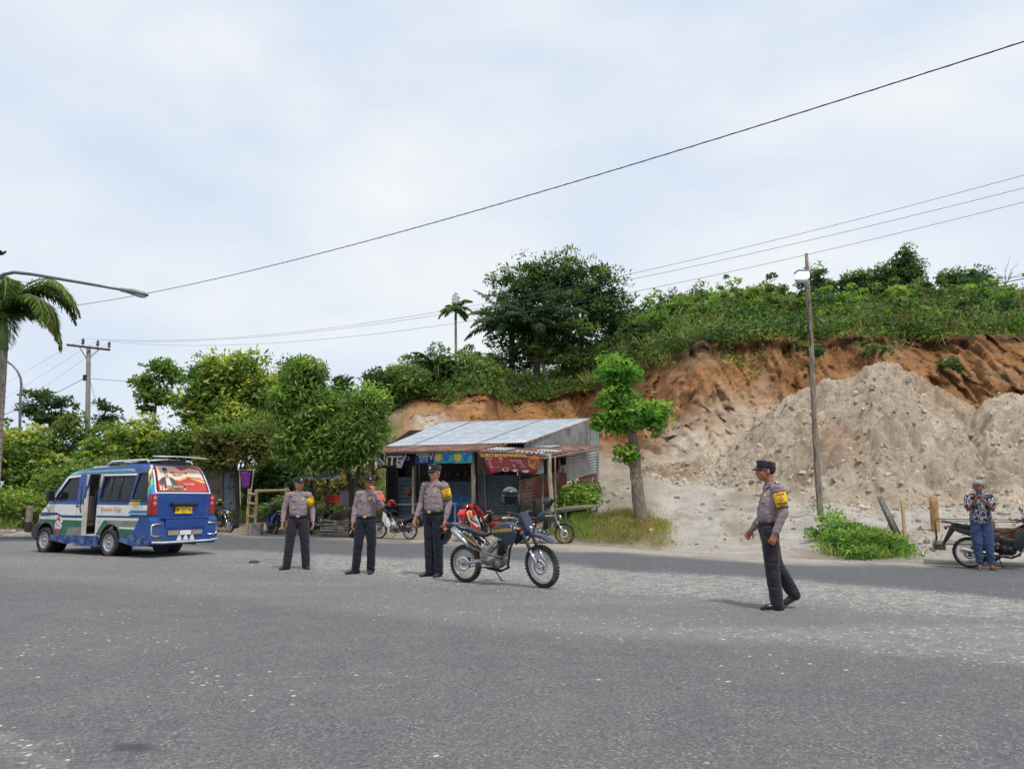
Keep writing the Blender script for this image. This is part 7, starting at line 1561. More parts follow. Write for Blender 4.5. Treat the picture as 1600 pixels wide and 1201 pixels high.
def frond(mb_parts, base, d, L, w, pal, n=26, droop=.9, lw=.05, seedr=rng, stem=None):
    """one feather leaf: rib curve with leaflets on both sides"""
    base = np.array(base); d = np.array(d, float); d /= np.linalg.norm(d); pts = []; p = base.copy(); v = d.copy()
    for i in range(n): pts.append(p.copy()); p = p + v * L / n; v = v + np.array([0, 0, -droop / n * (1 + 1.5 * i / n)]); v /= np.linalg.norm(v)
    pts = np.array(pts); tg = np.gradient(pts, axis=0); tg /= np.linalg.norm(tg, axis=1, keepdims=True); sd = np.cross(tg, [0, 0, 1]); sd /= np.linalg.norm(sd, axis=1, keepdims=True) + 1e-9
    V = []; K = []; P = np.array(PAL[pal])
    for i in range(3, n):
        f = i / n; ln = w * math.sin(math.pi * min(1, f * .9 + .12)) ** .6
        for s_ in (-1, 1):
            for rep in range(2):
                q = pts[i] + tg[i] * (rep * .5 * L / n); dr = sd[i] * s_ + tg[i] * .7 + np.array([0, 0, -.35 - .5 * seedr.random()]) + .15 * seedr.standard_normal(3); dr /= np.linalg.norm(dr); ww = np.cross(dr, [0, 0, 1]); ww /= np.linalg.norm(ww) + 1e-9; e_ = q + dr * ln * (.8 + .3 * seedr.random()); e_[2] -= .12 * ln
                m = (q + e_) / 2 + np.array([0, 0, .04 * ln]); V += [q, m + ww * lw, e_, m - ww * lw]; c = P[seedr.integers(len(P))] * (.75 + .5 * seedr.random()); K += [c] * 4
    mb_parts.append((np.array(V), np.array(K)))
    if stem is not None: stem.tube([Vector(x.tolist()) for x in pts[::4]], [.03 * (1 - .8 * k / len(pts[::4])) + .004 for k in range(len(pts[::4]))], 5)
def palm(name, label, base, crown, r0, r1, nf, L, w, pal, group=None, droop=.9, lw=.05, shaft=None, updir=None, bark=None):
    base = Vector(base); crown = Vector(crown); root = thing(name, label, 'palm tree', base, 0, group); t = MB(); pts = [base.lerp(crown, k / 8) for k in range(9)]; t.tube([p - base for p in pts], [r0 + (r1 - r0) * k / 8 for k in range(9)], 14)
    for k in range(20): p = base.lerp(crown, k / 20) - base; t.torus(p, r0 + (r1 - r0) * k / 20, .008, 'z', n=14, m=4)
    t.build('trunk', bark or BARKP, root, fix=False)
    if shaft: s_ = MB(); s_.tube([crown - base, crown - base + Vector((0, 0, shaft * .5)), crown - base + Vector((0, 0, shaft))], [r1 * 1.15, r1 * 1.2, r1 * .6], 12); s_.build('crown_shaft', mat('green_shaft', (.12, .19, .06), .5, var=.1), root); crown = crown + Vector((0, 0, shaft))
    parts = []; st = MB()
    for k in range(nf):
        a = 2 * math.pi * k / nf + rng.random() * .5; el = (.25 + 1.0 * rng.random()) if updir is None else updir(k, a); frond(parts, crown, (math.cos(a), math.sin(a), math.tan(min(1.45, el))), L * (.8 + .35 * rng.random()), w, pal, droop=droop * (.7 + .6 * rng.random()), lw=lw, stem=st)
    st.v = [tuple(Vector(v) - base) for v in st.v]; st.build('ribs', mat('green_rib', (.12, .16, .05), .6), root, fix=False); leaf_object('fronds', parts, root, base); return root

# ---- left: palm with swept fronds, trees
def left_palm():
    Y = 22.; base = on(-6, Y, -.1); crown = at(3, 548, Y); root = thing('palm', 'palm with grey trunk and feathery fronds at the left edge', 'palm tree', base); t = MB(); pts = [base.lerp(crown, k / 8) for k in range(9)]; t.tube([p - base for p in pts], [.17, .15, .14, .14, .14, .14, .145, .15, .15], 16)
    for k in range(34): t.torus(base.lerp(crown, k / 34) - base, .150, .006, 'z', n=16, m=4)
    t.build('trunk', BARKP, root, fix=False); s_ = MB(); s_.tube([crown - base, crown - base + Vector((0, 0, .5)), at(5, 499, Y) - base], [.155, .13, .06], 12); s_.build('crown_shaft', mat('green_shaft', (.12, .19, .06), .5, var=.1), root)
    c = at(5, 497, Y); parts = []; st = MB()
    for dx, dy, dz, L, dr in ((.62, .0, 1.9, 3.6, 2.3), (.80, -.35, 1.35, 3.2, 2.3), (.45, .4, 1.9, 3.4, 2.2), (-.5, -.3, 1.9, 3.3, 2.2), (-.9, .2, 1.3, 3.2, 2.1), (-1, -.4, .8, 3.0, 1.8), (.25, .8, 1.7, 3.2, 2.2), (.3, -.8, 1.6, 3.2, 2.3), (-.6, .8, 1.2, 3.0, 2.0), (1.0, .3, .95, 2.7, 2.1), (-.3, .2, 2.2, 3.2, 2.2)):
        for rep in range(3): frond(parts, c, (dx + .05 * rep, dy + .10 * rep, dz), L * .86, .50, ['mid', 'olive', 'dark'][rep], n=48, droop=dr, lw=.020, stem=st)
    st.v = [tuple(Vector(v) - base) for v in st.v]; st.build('ribs', mat('green_rib', (.12, .16, .05), .6), root, fix=False); leaf_object('fronds', parts, root, base)
left_palm()
TR = tree
TR('broadleaf_tree', 'feathery flat topped tree with open branches left of the concrete pole', 'tree', 78, 0, 52, [(58, 618, 22, 9), (95, 630, 24, 10), (50, 640, 22, 10), (85, 655, 30, 14), (115, 655, 16, 9)], 'dark', 2600, .32, .14, clump=.6, droop=.1, fork=[(78, 670), (76, 640)], limbs=40, bark=BARKP)
TR('broadleaf_tree', 'slender young tree with tufted foliage right of the concrete pole', 'tree', 168, 0, 48, [(165, 638, 13, 12), (160, 660, 12, 14), (172, 655, 12, 10)], 'dark', 900, .28, .07, clump=.45, limbs=16, bark=BARKP)
TR('broadleaf_tree', 'light airy tree with pale stem, left of the big yellow green tree', 'tree', 243, 0, 40, [(250, 575, 22, 14), (268, 590, 18, 14), (228, 600, 22, 15), (245, 620, 28, 15), (270, 625, 16, 14), (235, 640, 16, 8)], 'mid', 3600, .26, .10, clump=.5, limbs=44, fork=[(240, 660), (246, 620)], bark=BARKP, fill=.3)
TR('broadleaf_tree', 'large round tree with yellow green top beyond the minibus', 'tree', 425, 0, 34, [(330, 590, 38, 34), (375, 580, 40, 30), (350, 625, 52, 34), (300, 640, 28, 32), (405, 615, 32, 32), (370, 665, 60, 30), (320, 690, 45, 28)], 'mid', 17000, .24, .26, clump=.7, tip='yellow', fork=[(412, 720), (386, 660), (365, 630)], limbs=60, bark=mat('brown_bark', (.22, .15, .11), .9, var=.3, bump=.5))
TR('broadleaf_tree', 'dark spreading tree with low crown behind the small shed', 'tree', 372, 0, 31.5, [(345, 690, 42, 24), (385, 700, 35, 30), (330, 720, 30, 16), (410, 690, 30, 30)], 'olive', 8000, .2, .12, clump=.6, tip='mid', limbs=30, fork=[(372, 745)], bark=BARKD)
TR('broadleaf_tree', 'dense tree with long drooping leaves behind the officers', 'tree', 553, 0, 26.5, [(475, 585, 34, 30), (450, 630, 28, 34), (495, 640, 42, 42), (470, 682, 40, 34), (520, 685, 40, 32), (505, 714, 44, 20)], 'mid', 17000, .24, .13, ratio=.27, droop=1.0, clump=.5, tip='bright', fork=[(550, 760), (540, 710), (515, 670)], limbs=50, bark=BARKD)
TR('broadleaf_tree', 'bright green drooping tree touching the left end of the shack roof', 'tree', 560, 0, 26.0, [(575, 630, 32, 30), (560, 670, 36, 36), (582, 664, 24, 26), (545, 703, 32, 17)], 'mid', 11000, .22, .11, ratio=.27, droop=1.0, clump=.5, tip='bright', fork=[(556, 760), (565, 700)], limbs=40, bark=BARKD)
TR('broadleaf_tree', 'dark tree crown rising behind the drooping tree', 'tree', 460, 0, 38, [(470, 580, 30, 22), (455, 610, 34, 30), (530, 600, 18, 14), (425, 650, 30, 40), (540, 640, 30, 35), (440, 720, 30, 40)], 'dark', 9000, .26, .18, clump=.7, limbs=30)
def hedge(label, blobs, Y, pal, n, size, tip=None, group='bushes along the left verge', ratio=.45, clump=.5, droop=.1):
    B3 = [(at(b[0], b[1], Y), (b[2] * Y / F, b[2] * Y / F * .9, b[3] * Y / F)) for b in blobs]; base = on(blobs[0][0], Y); root = thing('bush', label, 'bush', base, 0, group); parts, cl = clump_leaves(B3, n, size, pal, ratio, droop, clump, .2, tip); leaf_object('foliage', parts, root, base)
    t = MB()
    for (c, rad) in B3: branch(t, base, c, .05, .02, 4)
    for i in rng.permutation(len(cl))[:14]: p = Vector(cl[i][0].tolist()); branch(t, base.lerp(p, .4), p, .025, .008, 3)
    t.v = [tuple(Vector(v) - base) for v in t.v]; t.build('stems', BARK, root, fix=False); return root
hedge('tall rounded bush with yellowing leaves at the left edge beside the palm', [(30, 705, 42, 34), (10, 740, 40, 34), (60, 745, 30, 30)], 33, 'mid', 7500, .2, 'yellow')
hedge('bush with reddish tips behind the concrete pole', [(95, 685, 34, 28), (120, 670, 26, 18), (85, 720, 30, 30)], 40, 'mid', 4200, .22, 'olive')
hedge('light green bush just right of the concrete pole', [(165, 690, 32, 26), (150, 720, 34, 30), (190, 705, 26, 28)], 38, 'mid', 5000, .22, 'bright')
hedge('broad yellow green bush above the front half of the minibus', [(215, 685, 34, 30), (245, 700, 34, 34), (200, 720, 34, 28)], 36, 'mid', 6000, .22, 'yellow')
hedge('dark bush above the rear half of the minibus', [(285, 710, 36, 36), (255, 740, 34, 26), (310, 740, 30, 30)], 34, 'dark', 6500, .2, 'mid')
hedge('low dense bush in front of the marker post', [(100, 755, 34, 26), (70, 775, 34, 22), (130, 750, 30, 30)], 32, 'mid', 6000, .17, 'grass')
hedge('grassy low bush reaching the kerb', [(15, 785, 34, 14), (60, 790, 26, 12), (-20, 780, 30, 16)], 31, 'grass', 4500, .14, 'bright')
hedge('olive bush between pole and minibus roof', [(180, 745, 44, 28), (230, 755, 34, 24)], 33.5, 'olive', 5000, .18, 'mid')
hedge('small leafy bush with pale flowers beside the blue motorcycle', [(425, 795, 20, 14), (445, 790, 16, 14), (412, 800, 14, 10)], 29.5, 'mid', 2200, .10, 'pale', clump=.28)
hedge('dark bush filling the gap behind the rail frame', [(430, 745, 34, 30), (400, 770, 26, 24), (460, 750, 28, 30)], 33, 'dark', 6000, .18, 'mid')
hedge('brownish thicket behind the market stall', [(495, 765, 34, 20), (540, 760, 24, 24), (570, 750, 24, 26)], 34, 'olive', 4500, .18, 'dry')
hedge('far bushes seen left of the palm trunk', [(-30, 690, 60, 40), (-90, 700, 60, 50)], 45, 'mid', 4500, .25)
# ---- tree with a stout trunk at the driveway
TR('pollard_tree', 'young tree with stout trunk and bright leaf tufts beside the driveway', 'tree', on(1003, 22.3, -.15), 0, 22.3, [(968, 582, 34, 30), (962, 622, 27, 27), (1000, 652, 42, 28), (950, 660, 28, 22), (985, 640, 27, 21), (978, 712, 18, 15)], [(.09, .23, .03), (.12, .30, .04), (.17, .36, .05), (.07, .18, .03)], 7500, .16, .21, ratio=.5, clump=.34, tip='bright', fork=[(994, 745), (990, 690), (975, 640)], limbs=36, bark=mat('rough_brown_bark', (.20, .155, .115), .95, var=.3, scale=6., stretch=(3, 3, .8), bump=.9, bscale=16.))
# ---- hill: tall trees
hy = 63
TR('forest_tree', 'largest dark dense tree on the hill with several pale stems', 'tree', 880, 0, hy, [(865, 430, 60, 36), (920, 445, 50, 36), (815, 455, 52, 42), (870, 485, 84, 42), (950, 485, 58, 44), (790, 510, 44, 40), (900, 535, 80, 34), (985, 520, 44, 46), (840, 550, 60, 30)], 'dark', 34000, .34, .30, clump=.95, tip='mid', fork=[(884, 560), (880, 520), (870, 480)], limbs=90, bark=BARKP, fill=.25)
TR('forest_tree', 'leaning tree with open foliage on the right flank of the largest hill tree', 'tree', 860, 0, hy - 1.5, [(900, 565, 42, 24), (850, 550, 36, 22), (935, 560, 34, 26), (960, 545, 30, 30)], 'mid', 7500, .28, .18, clump=.7, fork=[(848, 570), (838, 530)], limbs=44, bark=BARKP, fill=.3)
for i, (px, py, w, h, pal, tip, lab) in enumerate((
    (1015, 520, 34, 38, 'dark', 'mid', 'dark round tree where the cut face bends towards the road'), (1060, 492, 34, 30, 'dark', 'mid', 'broad dark tree above the left shoulder of the cut face'), (1105, 488, 30, 26, 'mid', 'pale', 'pale leaved tree above the orange shoulder'),
    (1150, 490, 30, 26, 'mid', 'bright', 'low bright tree left of the wooden lamp pole'), (1205, 480, 34, 24, 'dark', 'mid', 'dense tree immediately left of the lamp pole top'), (1240, 492, 26, 22, 'mid', 'bright', 'short bright tree behind the lamp pole'),
    (775, 575, 34, 34, 'dark', 'mid', 'dark bushy tree below the sugar palm'), (740, 580, 34, 32, 'mid', 'pale', 'mid green tree under the slender areca palm'), (690, 585, 30, 24, 'dark', 'mid', 'dark tree left of the slender palm'), (640, 590, 30, 22, 'mid', 'pale', 'small pale tree at the left end of the hill'), (600, 595, 24, 18, 'dark', 'mid', 'dark shrub like tree at the very left end of the hill'))):
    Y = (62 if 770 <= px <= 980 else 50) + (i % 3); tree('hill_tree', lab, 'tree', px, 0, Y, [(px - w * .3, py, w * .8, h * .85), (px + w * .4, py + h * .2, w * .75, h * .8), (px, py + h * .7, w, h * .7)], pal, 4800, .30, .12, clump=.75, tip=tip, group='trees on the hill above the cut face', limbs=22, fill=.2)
for (px, py, w, h, lab, n) in ((1275, 445, 22, 26, 'dark skyline tree just right of the lamp pole top', 1500), (1335, 447, 30, 24, 'open skyline tree with visible branches', 1700), (1375, 440, 30, 26, 'wide grey green skyline tree left of the tallest one', 1800), (1415, 415, 22, 30, 'tallest narrow skyline tree on the right hill', 2000), (1515, 440, 34, 22, 'spreading skyline tree at the right', 1700), (1482, 435, 12, 10, 'small tufted skyline tree left of the spreading one', 400), (1435, 460, 20, 16, 'low skyline tree below the tallest one', 900)):
    tree('skyline_tree', lab, 'tree', px, 0, 66, [(px, py - h * .35, w * .8, h * .8), (px - w * .6, py + h * .2, w * .7, h * .7), (px + w * .6, py + h * .25, w * .75, h * .7), (px, py + h * .7, w, h * .6)], 'dark', n * 2, .30, .12, clump=.7, tip='mid', group='thin trees on the skyline of the right hill', limbs=34, fill=.4, bark=BARK)
for i in range(84):
    px = rng.uniform(1040, 1690) if i < 68 else rng.uniform(610, 760); lo = 43 if px > 1000 else 52; Y = lo + 22 * rng.random() ** 1.3 * (1 if px > 1000 else .5); c = on(px, Y); w = .9 + 1.3 * rng.random(); h = .8 + 1.3 * rng.random()
    r = thing('hill_shrub', 'leafy shrub in the green tangle on the hill above the cut face', 'shrub', c, 0, 'shrubs in the tangle on the hill'); pk = ['dark', 'mid', 'olive', 'dark', 'pale', 'mid'][i % 6]
    parts, cl = clump_leaves([(c + Vector((0, 0, h * .6)), (w, w, h)), (c + Vector((w * .8, .3, h * .3)), (w * .6, w * .6, h * .7))], 1100, .26, pk, .45, .1, .45, .2, ['mid', 'bright', 'mid', 'dark', 'pale', 'dark'][i % 6]); leaf_object('foliage', parts, r, c)
    t = MB(); branch(t, c, c + Vector((0, 0, h)), .04, .02, 3); branch(t, c, c + Vector((w * .6, 0, h * .7)), .03, .01, 3); t.v = [tuple(Vector(v) - c) for v in t.v]; t.build('stems', BARK, r, fix=False)
for i in range(26):
    if i < 14: px = 1025 + 19 * i + rng.uniform(-8, 8); Y = rng.uniform(54, 66); py = float(np.interp(px, [1020, 1060, 1150, 1260, 1300], [500, 470, 468, 474, 480])) + rng.uniform(-8, 14)
    else: px = 1300 + 30 * (i - 14) + rng.uniform(-12, 12); Y = rng.uniform(60, 70); py = 470 + rng.uniform(-10, 12)
    w = rng.uniform(20, 32); h = rng.uniform(18, 28)
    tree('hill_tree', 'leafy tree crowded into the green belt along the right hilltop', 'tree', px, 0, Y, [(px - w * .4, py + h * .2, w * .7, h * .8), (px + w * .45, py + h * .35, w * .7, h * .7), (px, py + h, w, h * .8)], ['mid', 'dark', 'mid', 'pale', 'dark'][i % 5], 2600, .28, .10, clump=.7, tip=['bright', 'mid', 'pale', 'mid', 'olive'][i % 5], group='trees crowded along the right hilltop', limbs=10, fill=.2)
# dead branching tree at the far right
def bare():
    base = on(1575, 66, -.2); r = thing('bare_tree', 'leafless pale tree on the skyline at the right edge', 'tree', base); m = MB(); top = at(1582, 425, 66); branch(m, base, top, .10, .04, 5, .1)
    for px, py in ((1592, 408), (1570, 418), (1562, 430), (1598, 425), (1578, 400)): branch(m, base.lerp(top, .6 + .3 * rng.random()), at(px, py, 66), .035, .012, 4, .2)
    m.v = [tuple(Vector(v) - base) for v in m.v]; m.build('branches', BARKP, r, fix=False)
bare()
palm('areca_palm', 'slender palm with a small tufted crown standing above the hill trees', on(711, 53, -.2), at(712, 500, 53),   .12, .08, 13, 1.5, .42, 'mid', droop=1.3, lw=.05, shaft=.7)
def upf(k, a): return .5 + .75 * ((k * 7) % 10) / 10
palm('sugar_palm', 'dark ragged sugar palm left of the largest hill tree', on(800, 62, -.2), at(800, 520, 62), .28, .24, 16, 5.2, .85, 'blue', droop=1.0, lw=.07, updir=upf, bark=BARKD)
palm('sugar_palm', 'second dark ragged palm half buried in the big tree', on(840, 61, -.2), at(838, 520, 61), .28, .24, 14, 5.2, .85, 'blue', droop=1.0, lw=.07, updir=upf, bark=BARKD)
palm('areca_palm', 'short bushy palm at the left end of the hill', on(682, 51, -.2), at(682, 575, 51), .12, .1, 11, 2.2, .5, 'dark', droop=1.2, lw=.06)

# ---- ground cover (uncountable)
def cover(name, label, n, pick, size, pal, ratio=.4, hgt=.5, spread=.45, per=14, droop=0., upright=0., tips=None):
    parts = []; P = np.array(PAL[pal]) if isinstance(pal, str) else np.array(pal); cnt = 0; tries = 0; C = []; Nn = []; K = []
    while cnt < n and tries < n * 6:
        tries += 1; q = pick()
        if q is None: continue
        x, y, z, k = q; cnt += 1; m = int(per * k) + 1; h = hgt * (.4 + rng.random()) * k; base = P[rng.integers(len(P))] * (.7 + .6 * rng.random())
        if tips is not None and rng.random() < .3: base = np.array(PAL[tips][rng.integers(len(PAL[tips]))]) * (.8 + .4 * rng.random())
        o = rng.standard_normal((m, 3)) * np.array([spread, spread, 0]) * .5; zz = rng.random(m); o[:, 2] = zz * h; C.append(np.array([x, y, z]) + o); v = rng.standard_normal((m, 3)); v[:, 2] = np.abs(v[:, 2]) + .4; Nn.append(v / np.linalg.norm(v, axis=1, keepdims=True)); K.append(np.tile(base, (m, 1)) * (.75 + .5 * rng.random((m, 1))))
    C = np.concatenate(C); Nn = np.concatenate(Nn); K = np.concatenate(K)
    if upright:                                   # blades of grass
        n_ = len(C); d = rng.standard_normal((n_, 3)) * .45; d[:, 2] = 1.; d /= np.linalg.norm(d, axis=1, keepdims=True); u = np.cross(d, rng.standard_normal((n_, 3))); u /= np.linalg.norm(u, axis=1, keepdims=True); L = (size * (.5 + rng.random(n_)))[:, None]; C[:, 2] -= .02
        V = np.stack([C, C + d * L * .5 + u * L * ratio * .5, C + d * L + np.array([0, 0, -.15]) * L + u * 0, C + d * L * .5 - u * L * ratio * .5], 1).reshape(-1, 3); parts = [(V, np.repeat(K, 4, 0))]
    else: parts = [leaf_arrays(C, Nn, size, ratio, K, droop)]
    o = leaf_object(name, parts); tag(o, label, 'ground cover', kind='stuff'); return o
def pick_hill():
    px = rng.uniform(596, 1700); ye = edgeY(px); c6 = float(np.interp(px, kx, KA[:, 5, 0])) + ye; c8 = float(np.interp(px, kx, KA[:, 7, 0])) + ye
    t = rng.random() ** 1.5; Y = c6 + .1 + t * (c8 + 3 - c6); d = ray(px, 780); x = d.x / d.y * Y; return (x, Y, gz(x, Y), .7 + .8 * max(0, noise.noise(Vector((x * .25, Y * .25, 2))) + .4))
HG = [(.065, .12, .03), (.10, .165, .045), (.13, .20, .05), (.045, .09, .027), (.16, .21, .075)]
cover('undergrowth', 'tangle of bushes and creepers covering the hill above the cut face', 6500, pick_hill, .25, HG, .42, 1.0, 1.1, 18, tips='mid')
def pick_hill2():
    q = pick_hill(); return q if q and noise.noise(Vector((q[0] * .2, q[1] * .2, 9))) > .05 else None
cover('tall_grass', 'tall grass tufts growing among the hill bushes', 300, pick_hill2, 1.3, 'pale', .045, .3, .9, 16, upright=1, tips='dry')
def pick_fall():                                   # creepers hanging over the crest
    px = rng.uniform(930, 1690) if rng.random() < .75 else rng.uniform(700, 930); ye = edgeY(px); c6 = float(np.interp(px, kx, KA[:, 5, 0])) + ye; Y = c6 + rng.uniform(-.9, .8); d = ray(px, 780); x = d.x / d.y * Y
    if noise.noise(Vector((x * .35, 0, 4))) < -.12: return None
    return (x, Y, gz(x, Y) - .25 * rng.random(), .8)
cover('creepers', 'creepers spilling over the crest of the cut face', 480, pick_fall, .24, 'mid', .45, .5, .8, 12, droop=.6, tips='grass')
def pick_left():
    px = rng.uniform(-200, 620); ye = edgeY(px); Y = ye + .4 + rng.random() ** 1.3 * 24; d = ray(px, 780); x = d.x / d.y * Y
    if px > 330 and Y < ye + 4.5: return None
    if 15 < px < 330 and Y < ye + 1.6: return None
    return (x, Y, gz(x, Y), .8)
cover('verge_grass', 'rough grass on the left verge and behind the sheds', 3600, pick_left, .42, 'grass', .07, .1, .7, 16, upright=1, tips='olive')
def area(poly, Yr=None, dens=None):
    xs = [p[0] for p in poly]; ys = [p[1] for p in poly]
    from mathutils.geometry import intersect_point_tri_2d
    def pk():
        px = rng.uniform(min(xs), max(xs)); Y = rng.uniform(min(ys), max(ys)); c = False; j = len(poly) - 1
        for i in range(len(poly)):
            if (poly[i][1] > Y) != (poly[j][1] > Y) and px < (poly[j][0] - poly[i][0]) * (Y - poly[i][1]) / (poly[j][1] - poly[i][1]) + poly[i][0]: c = not c
            j = i
        if not c: return None
        d = ray(px, 780); x = d.x / d.y * Y; 
        if Y < edgeY(px) + .35: return None
        k = noise.noise(Vector((x * .9, Y * .9, 0))) + .75
        return (x, Y, gz(x, Y), max(.3, k)) if k > .25 else None
    return pk
cover('bank_grass', 'dry and green grass on the bank under the stout trunk', 760, area([(905, 21.4), (925, 24), (960, 24.2), (1035, 22.6), (1040, 20.2), (1020, 18.8), (960, 19.6)]), .17, 'grass', .06, .05, .30, 14, upright=1, tips='dry')
cover('dry_grass', 'dry brown grass mixed into the bank under the stout trunk', 420, area([(905, 21.4), (925, 24), (960, 24.2), (1035, 22.6), (1040, 20.2), (1020, 18.8), (960, 19.6)]), .17, 'dry', .05, .05, .30, 14, upright=1)
cover('deck_grass', 'grass tuft strip in front of the plank deck', 420, area([(860, 23.5), (925, 22.2), (935, 24.5), (880, 26)]), .24, 'grass', .06, .05, .35, 12, upright=1)
cover('shack_weeds', 'leafy weeds between the rusty wall and the deck', 260, area([(872, 25.5), (925, 26), (930, 28.5), (880, 28)]), .2, 'mid', .4, .7, .5, 14, tips='bright')
# leafy clump at the foot of the lamp pole: two plants one can point at plus its grass
def mound_clump(name, label, pts, n, size, pal, tip, hgt=.45, group=None):
    base = on(pts[0][0], pts[0][1]); r = thing(name, label, 'plant', base, 0, group); B3 = []
    for px, Y, w, h in pts: c = on(px, Y, h * .25); B3.append((c, (w, w * .8, h)))
    parts, cl = clump_leaves(B3, n, size, pal, .5, .1, .22, .3, tip); leaf_object('foliage', parts, r, base); t = MB()
    for c, rad in B3: branch(t, base, c, .02, .01, 3)
    t.v = [tuple(Vector(v) - base) for v in t.v]; t.build('stems', BARK, r, fix=False)
mound_clump('leafy_plant', 'dense green leafy clump at the foot of the wooden lamp pole', [(1300, 18.6, .55, .42), (1325, 18.0, .6, .40), (1312, 17.5, .5, .32)], 5200, .085, [(.08, .22, .03), (.12, .29, .04), (.06, .16, .03)], 'bright')
mound_clump('leafy_plant', 'lower right half of the green clump with grass at its edge', [(1355, 17.3, .6, .28), (1382, 16.9, .45, .22), (1345, 16.8, .45, .2)], 4200, .085, [(.08, .22, .03), (.12, .29, .04), (.06, .16, .03)], 'grass')
cover('clump_grass', 'grass around the leafy clump by the driveway', 260, area([(1275, 18.5), (1300, 16.4), (1400, 15.4), (1420, 16.2), (1400, 17.5), (1330, 19.5)]), .28, 'grass', .06, .05, .35, 12, upright=1)
cover('twigs', 'dry roots and twigs hanging from the crest', 260, pick_fall, .9, 'dry', .03, .1, .6, 8, droop=2.5)
for px, Y, lab in ((1262, 38.6, 'small green bush clinging to the cut face right of the lamp pole'), (1352, 38.4, 'small green bush high on the cut face above the heap'), (1475, 38.2, 'green bush on the cut face right of the heap summit')):
    c = at(px, 545 if px < 1400 else 572, Y); r = thing('face_bush', lab, 'bush', c); parts, cl = clump_leaves([(c, (.7, .5, .4)), (c + Vector((.7, 0, -.2)), (.5, .4, .3))], 420, .2, 'dark', .45, .3, .3, .2, 'mid'); leaf_object('foliage', parts, r, c)
c0 = at(1578, 606, 33); mound_clump2 = None
# ---------------------------------------------------------------- poles, lamps, wires
CONC = mat('pole_concrete', (.20, .185, .17), .9, var=.15, scale=3., bump=.2); GALV = mat('galvanised_steel', (.16, .17, .18), .45, metal=.6, var=.12); WIREM = mat('wire_black', (.02, .022, .026), .6); WIREG = mat('wire_grey', (.09, .10, .12), .6); CERA = mat('dark_insulator', (.05, .035, .03), .3, coat=.5)
LAMPON = mat('lit_lamp_glass', (.8, .85, .9), .2, emit=((.85, .93, 1.), 2.2))
def wire(label, a, b, through=None, r=.008, m_=WIREM, n=40, group=None, braid=False):
    a, b = Vector(a), Vector(b); sag = 0.
    if through:
        best = None
        for i in range(1, 400):
            t = i / 400; p = a.lerp(b, t); x, y = project(p)
            if best is None or abs(x - through[0]) < best[0]: best = (abs(x - through[0]), t)
        t = best[1]; p = a.lerp(b, t); sag = (p.z - at(through[0], through[1], p.y).z) / (4 * t * (1 - t))
    pts = [a.lerp(b, i / n) - Vector((0, 0, 4 * sag * (i / n) * (1 - i / n))) for i in range(n + 1)]
    mb = MB(); mb.tube(pts, r, 6)
    if braid:
        P2 = []
        for i in range(n * 8 + 1):
            t = i / (n * 8); p = a.lerp(b, t) - Vector((0, 0, 4 * sag * t * (1 - t))); L = (b - a).length * t; P2.append(p + Vector((math.cos(L * 14) * r * .9, 0, math.sin(L * 14) * r * .9)))
        mb.tube(P2, r * .7, 4)
    o = mb.build('overhead_wire', m_, None, fix=False); tag(o, label, 'wire', group); return pts
# concrete pole with crossarm
Yp = 40.; pb = on(137, Yp, -.3); ptop = at(138.5, 541, Yp)
pr = thing('utility_pole', 'tapering concrete utility pole with a steel crossarm and three insulators', 'utility pole', pb)
q = MB(); q.tube([Vector((0, 0, 0)), ptop - pb], [.15, .105], 16); q.build('shaft', CONC, pr, fix=False)
ca, cb_ = at(104, 538.5, Yp - 1.0), at(172, 546.5, Yp + .6); q = MB(); q.tube([ca - pb, cb_ - pb], [(.04, .06)] * 2, 4, up=(0, 0, 1)); arm = q.build('crossarm', mat('rusty_steel', (.14, .07, .04), .8, var=.3), pr)
q = MB(); md = ca.lerp(cb_, .5)
for t in (.28, .76): q.cyl(ca.lerp(cb_, t) - pb, ptop + Vector((0, 0, -.75)) - pb, .022, 6)
q.build('brace', GALV, pr); INS = []
for t in (.36, .70, .97):
    p = ca.lerp(cb_, t); q = MB(); q.cyl(p - pb, p - pb + Vector((0, 0, .14)), .02, 6)
    for k, r_ in enumerate((.10, .075, .09, .06)): q.ell(p - pb + Vector((0, 0, .17 + .075 * k)), (r_, r_, .04))
    q.build('insulator', CERA, pr); INS.append(p + Vector((0, 0, .45)))
q = MB(); cpt = at(133, 590, Yp - .1) - pb; q.box(cpt, (.18, .12, .3)); q.build('cable_clamp', BLACK, pr)
# wooden lamp pole
Yw = 21.; wb = on(1281, Yw, -.3); wt = at(1259, 395, Yw + .0)
wr = thing('lamp_pole', 'crooked wooden pole with a lit solar lamp near its top', 'lamp pole', wb)
q = MB(); pts = [at(1281, 790, Yw), at(1276, 720, Yw), at(1272, 640, Yw), at(1268.5, 560, Yw), at(1266, 500, Yw), at(1262, 440, Yw), at(1260, 396, Yw)]; q.tube([Vector((0, 0, 0))] + [p - wb for p in pts], [.085, .085, .082, .075, .068, .064, .055, .045], 12)
for k in range(26):
    t = rng.random() * 5.9; i = int(t); p = pts[i].lerp(pts[i + 1], t - i) - wb; a = rng.random() * 6.28; q.ell(p + Vector((math.cos(a) * .06, math.sin(a) * .06, 0)), (.022, .022, .07), n=7, m=5)
q.build('shaft', mat('split_timber_pole', (.22, .17, .13), .9, var=.4, scale=3., stretch=(9, 9, .8), dirt=((.42, .38, .33), .35, 4.), bump=.8, bscale=10.), wr, fix=False)
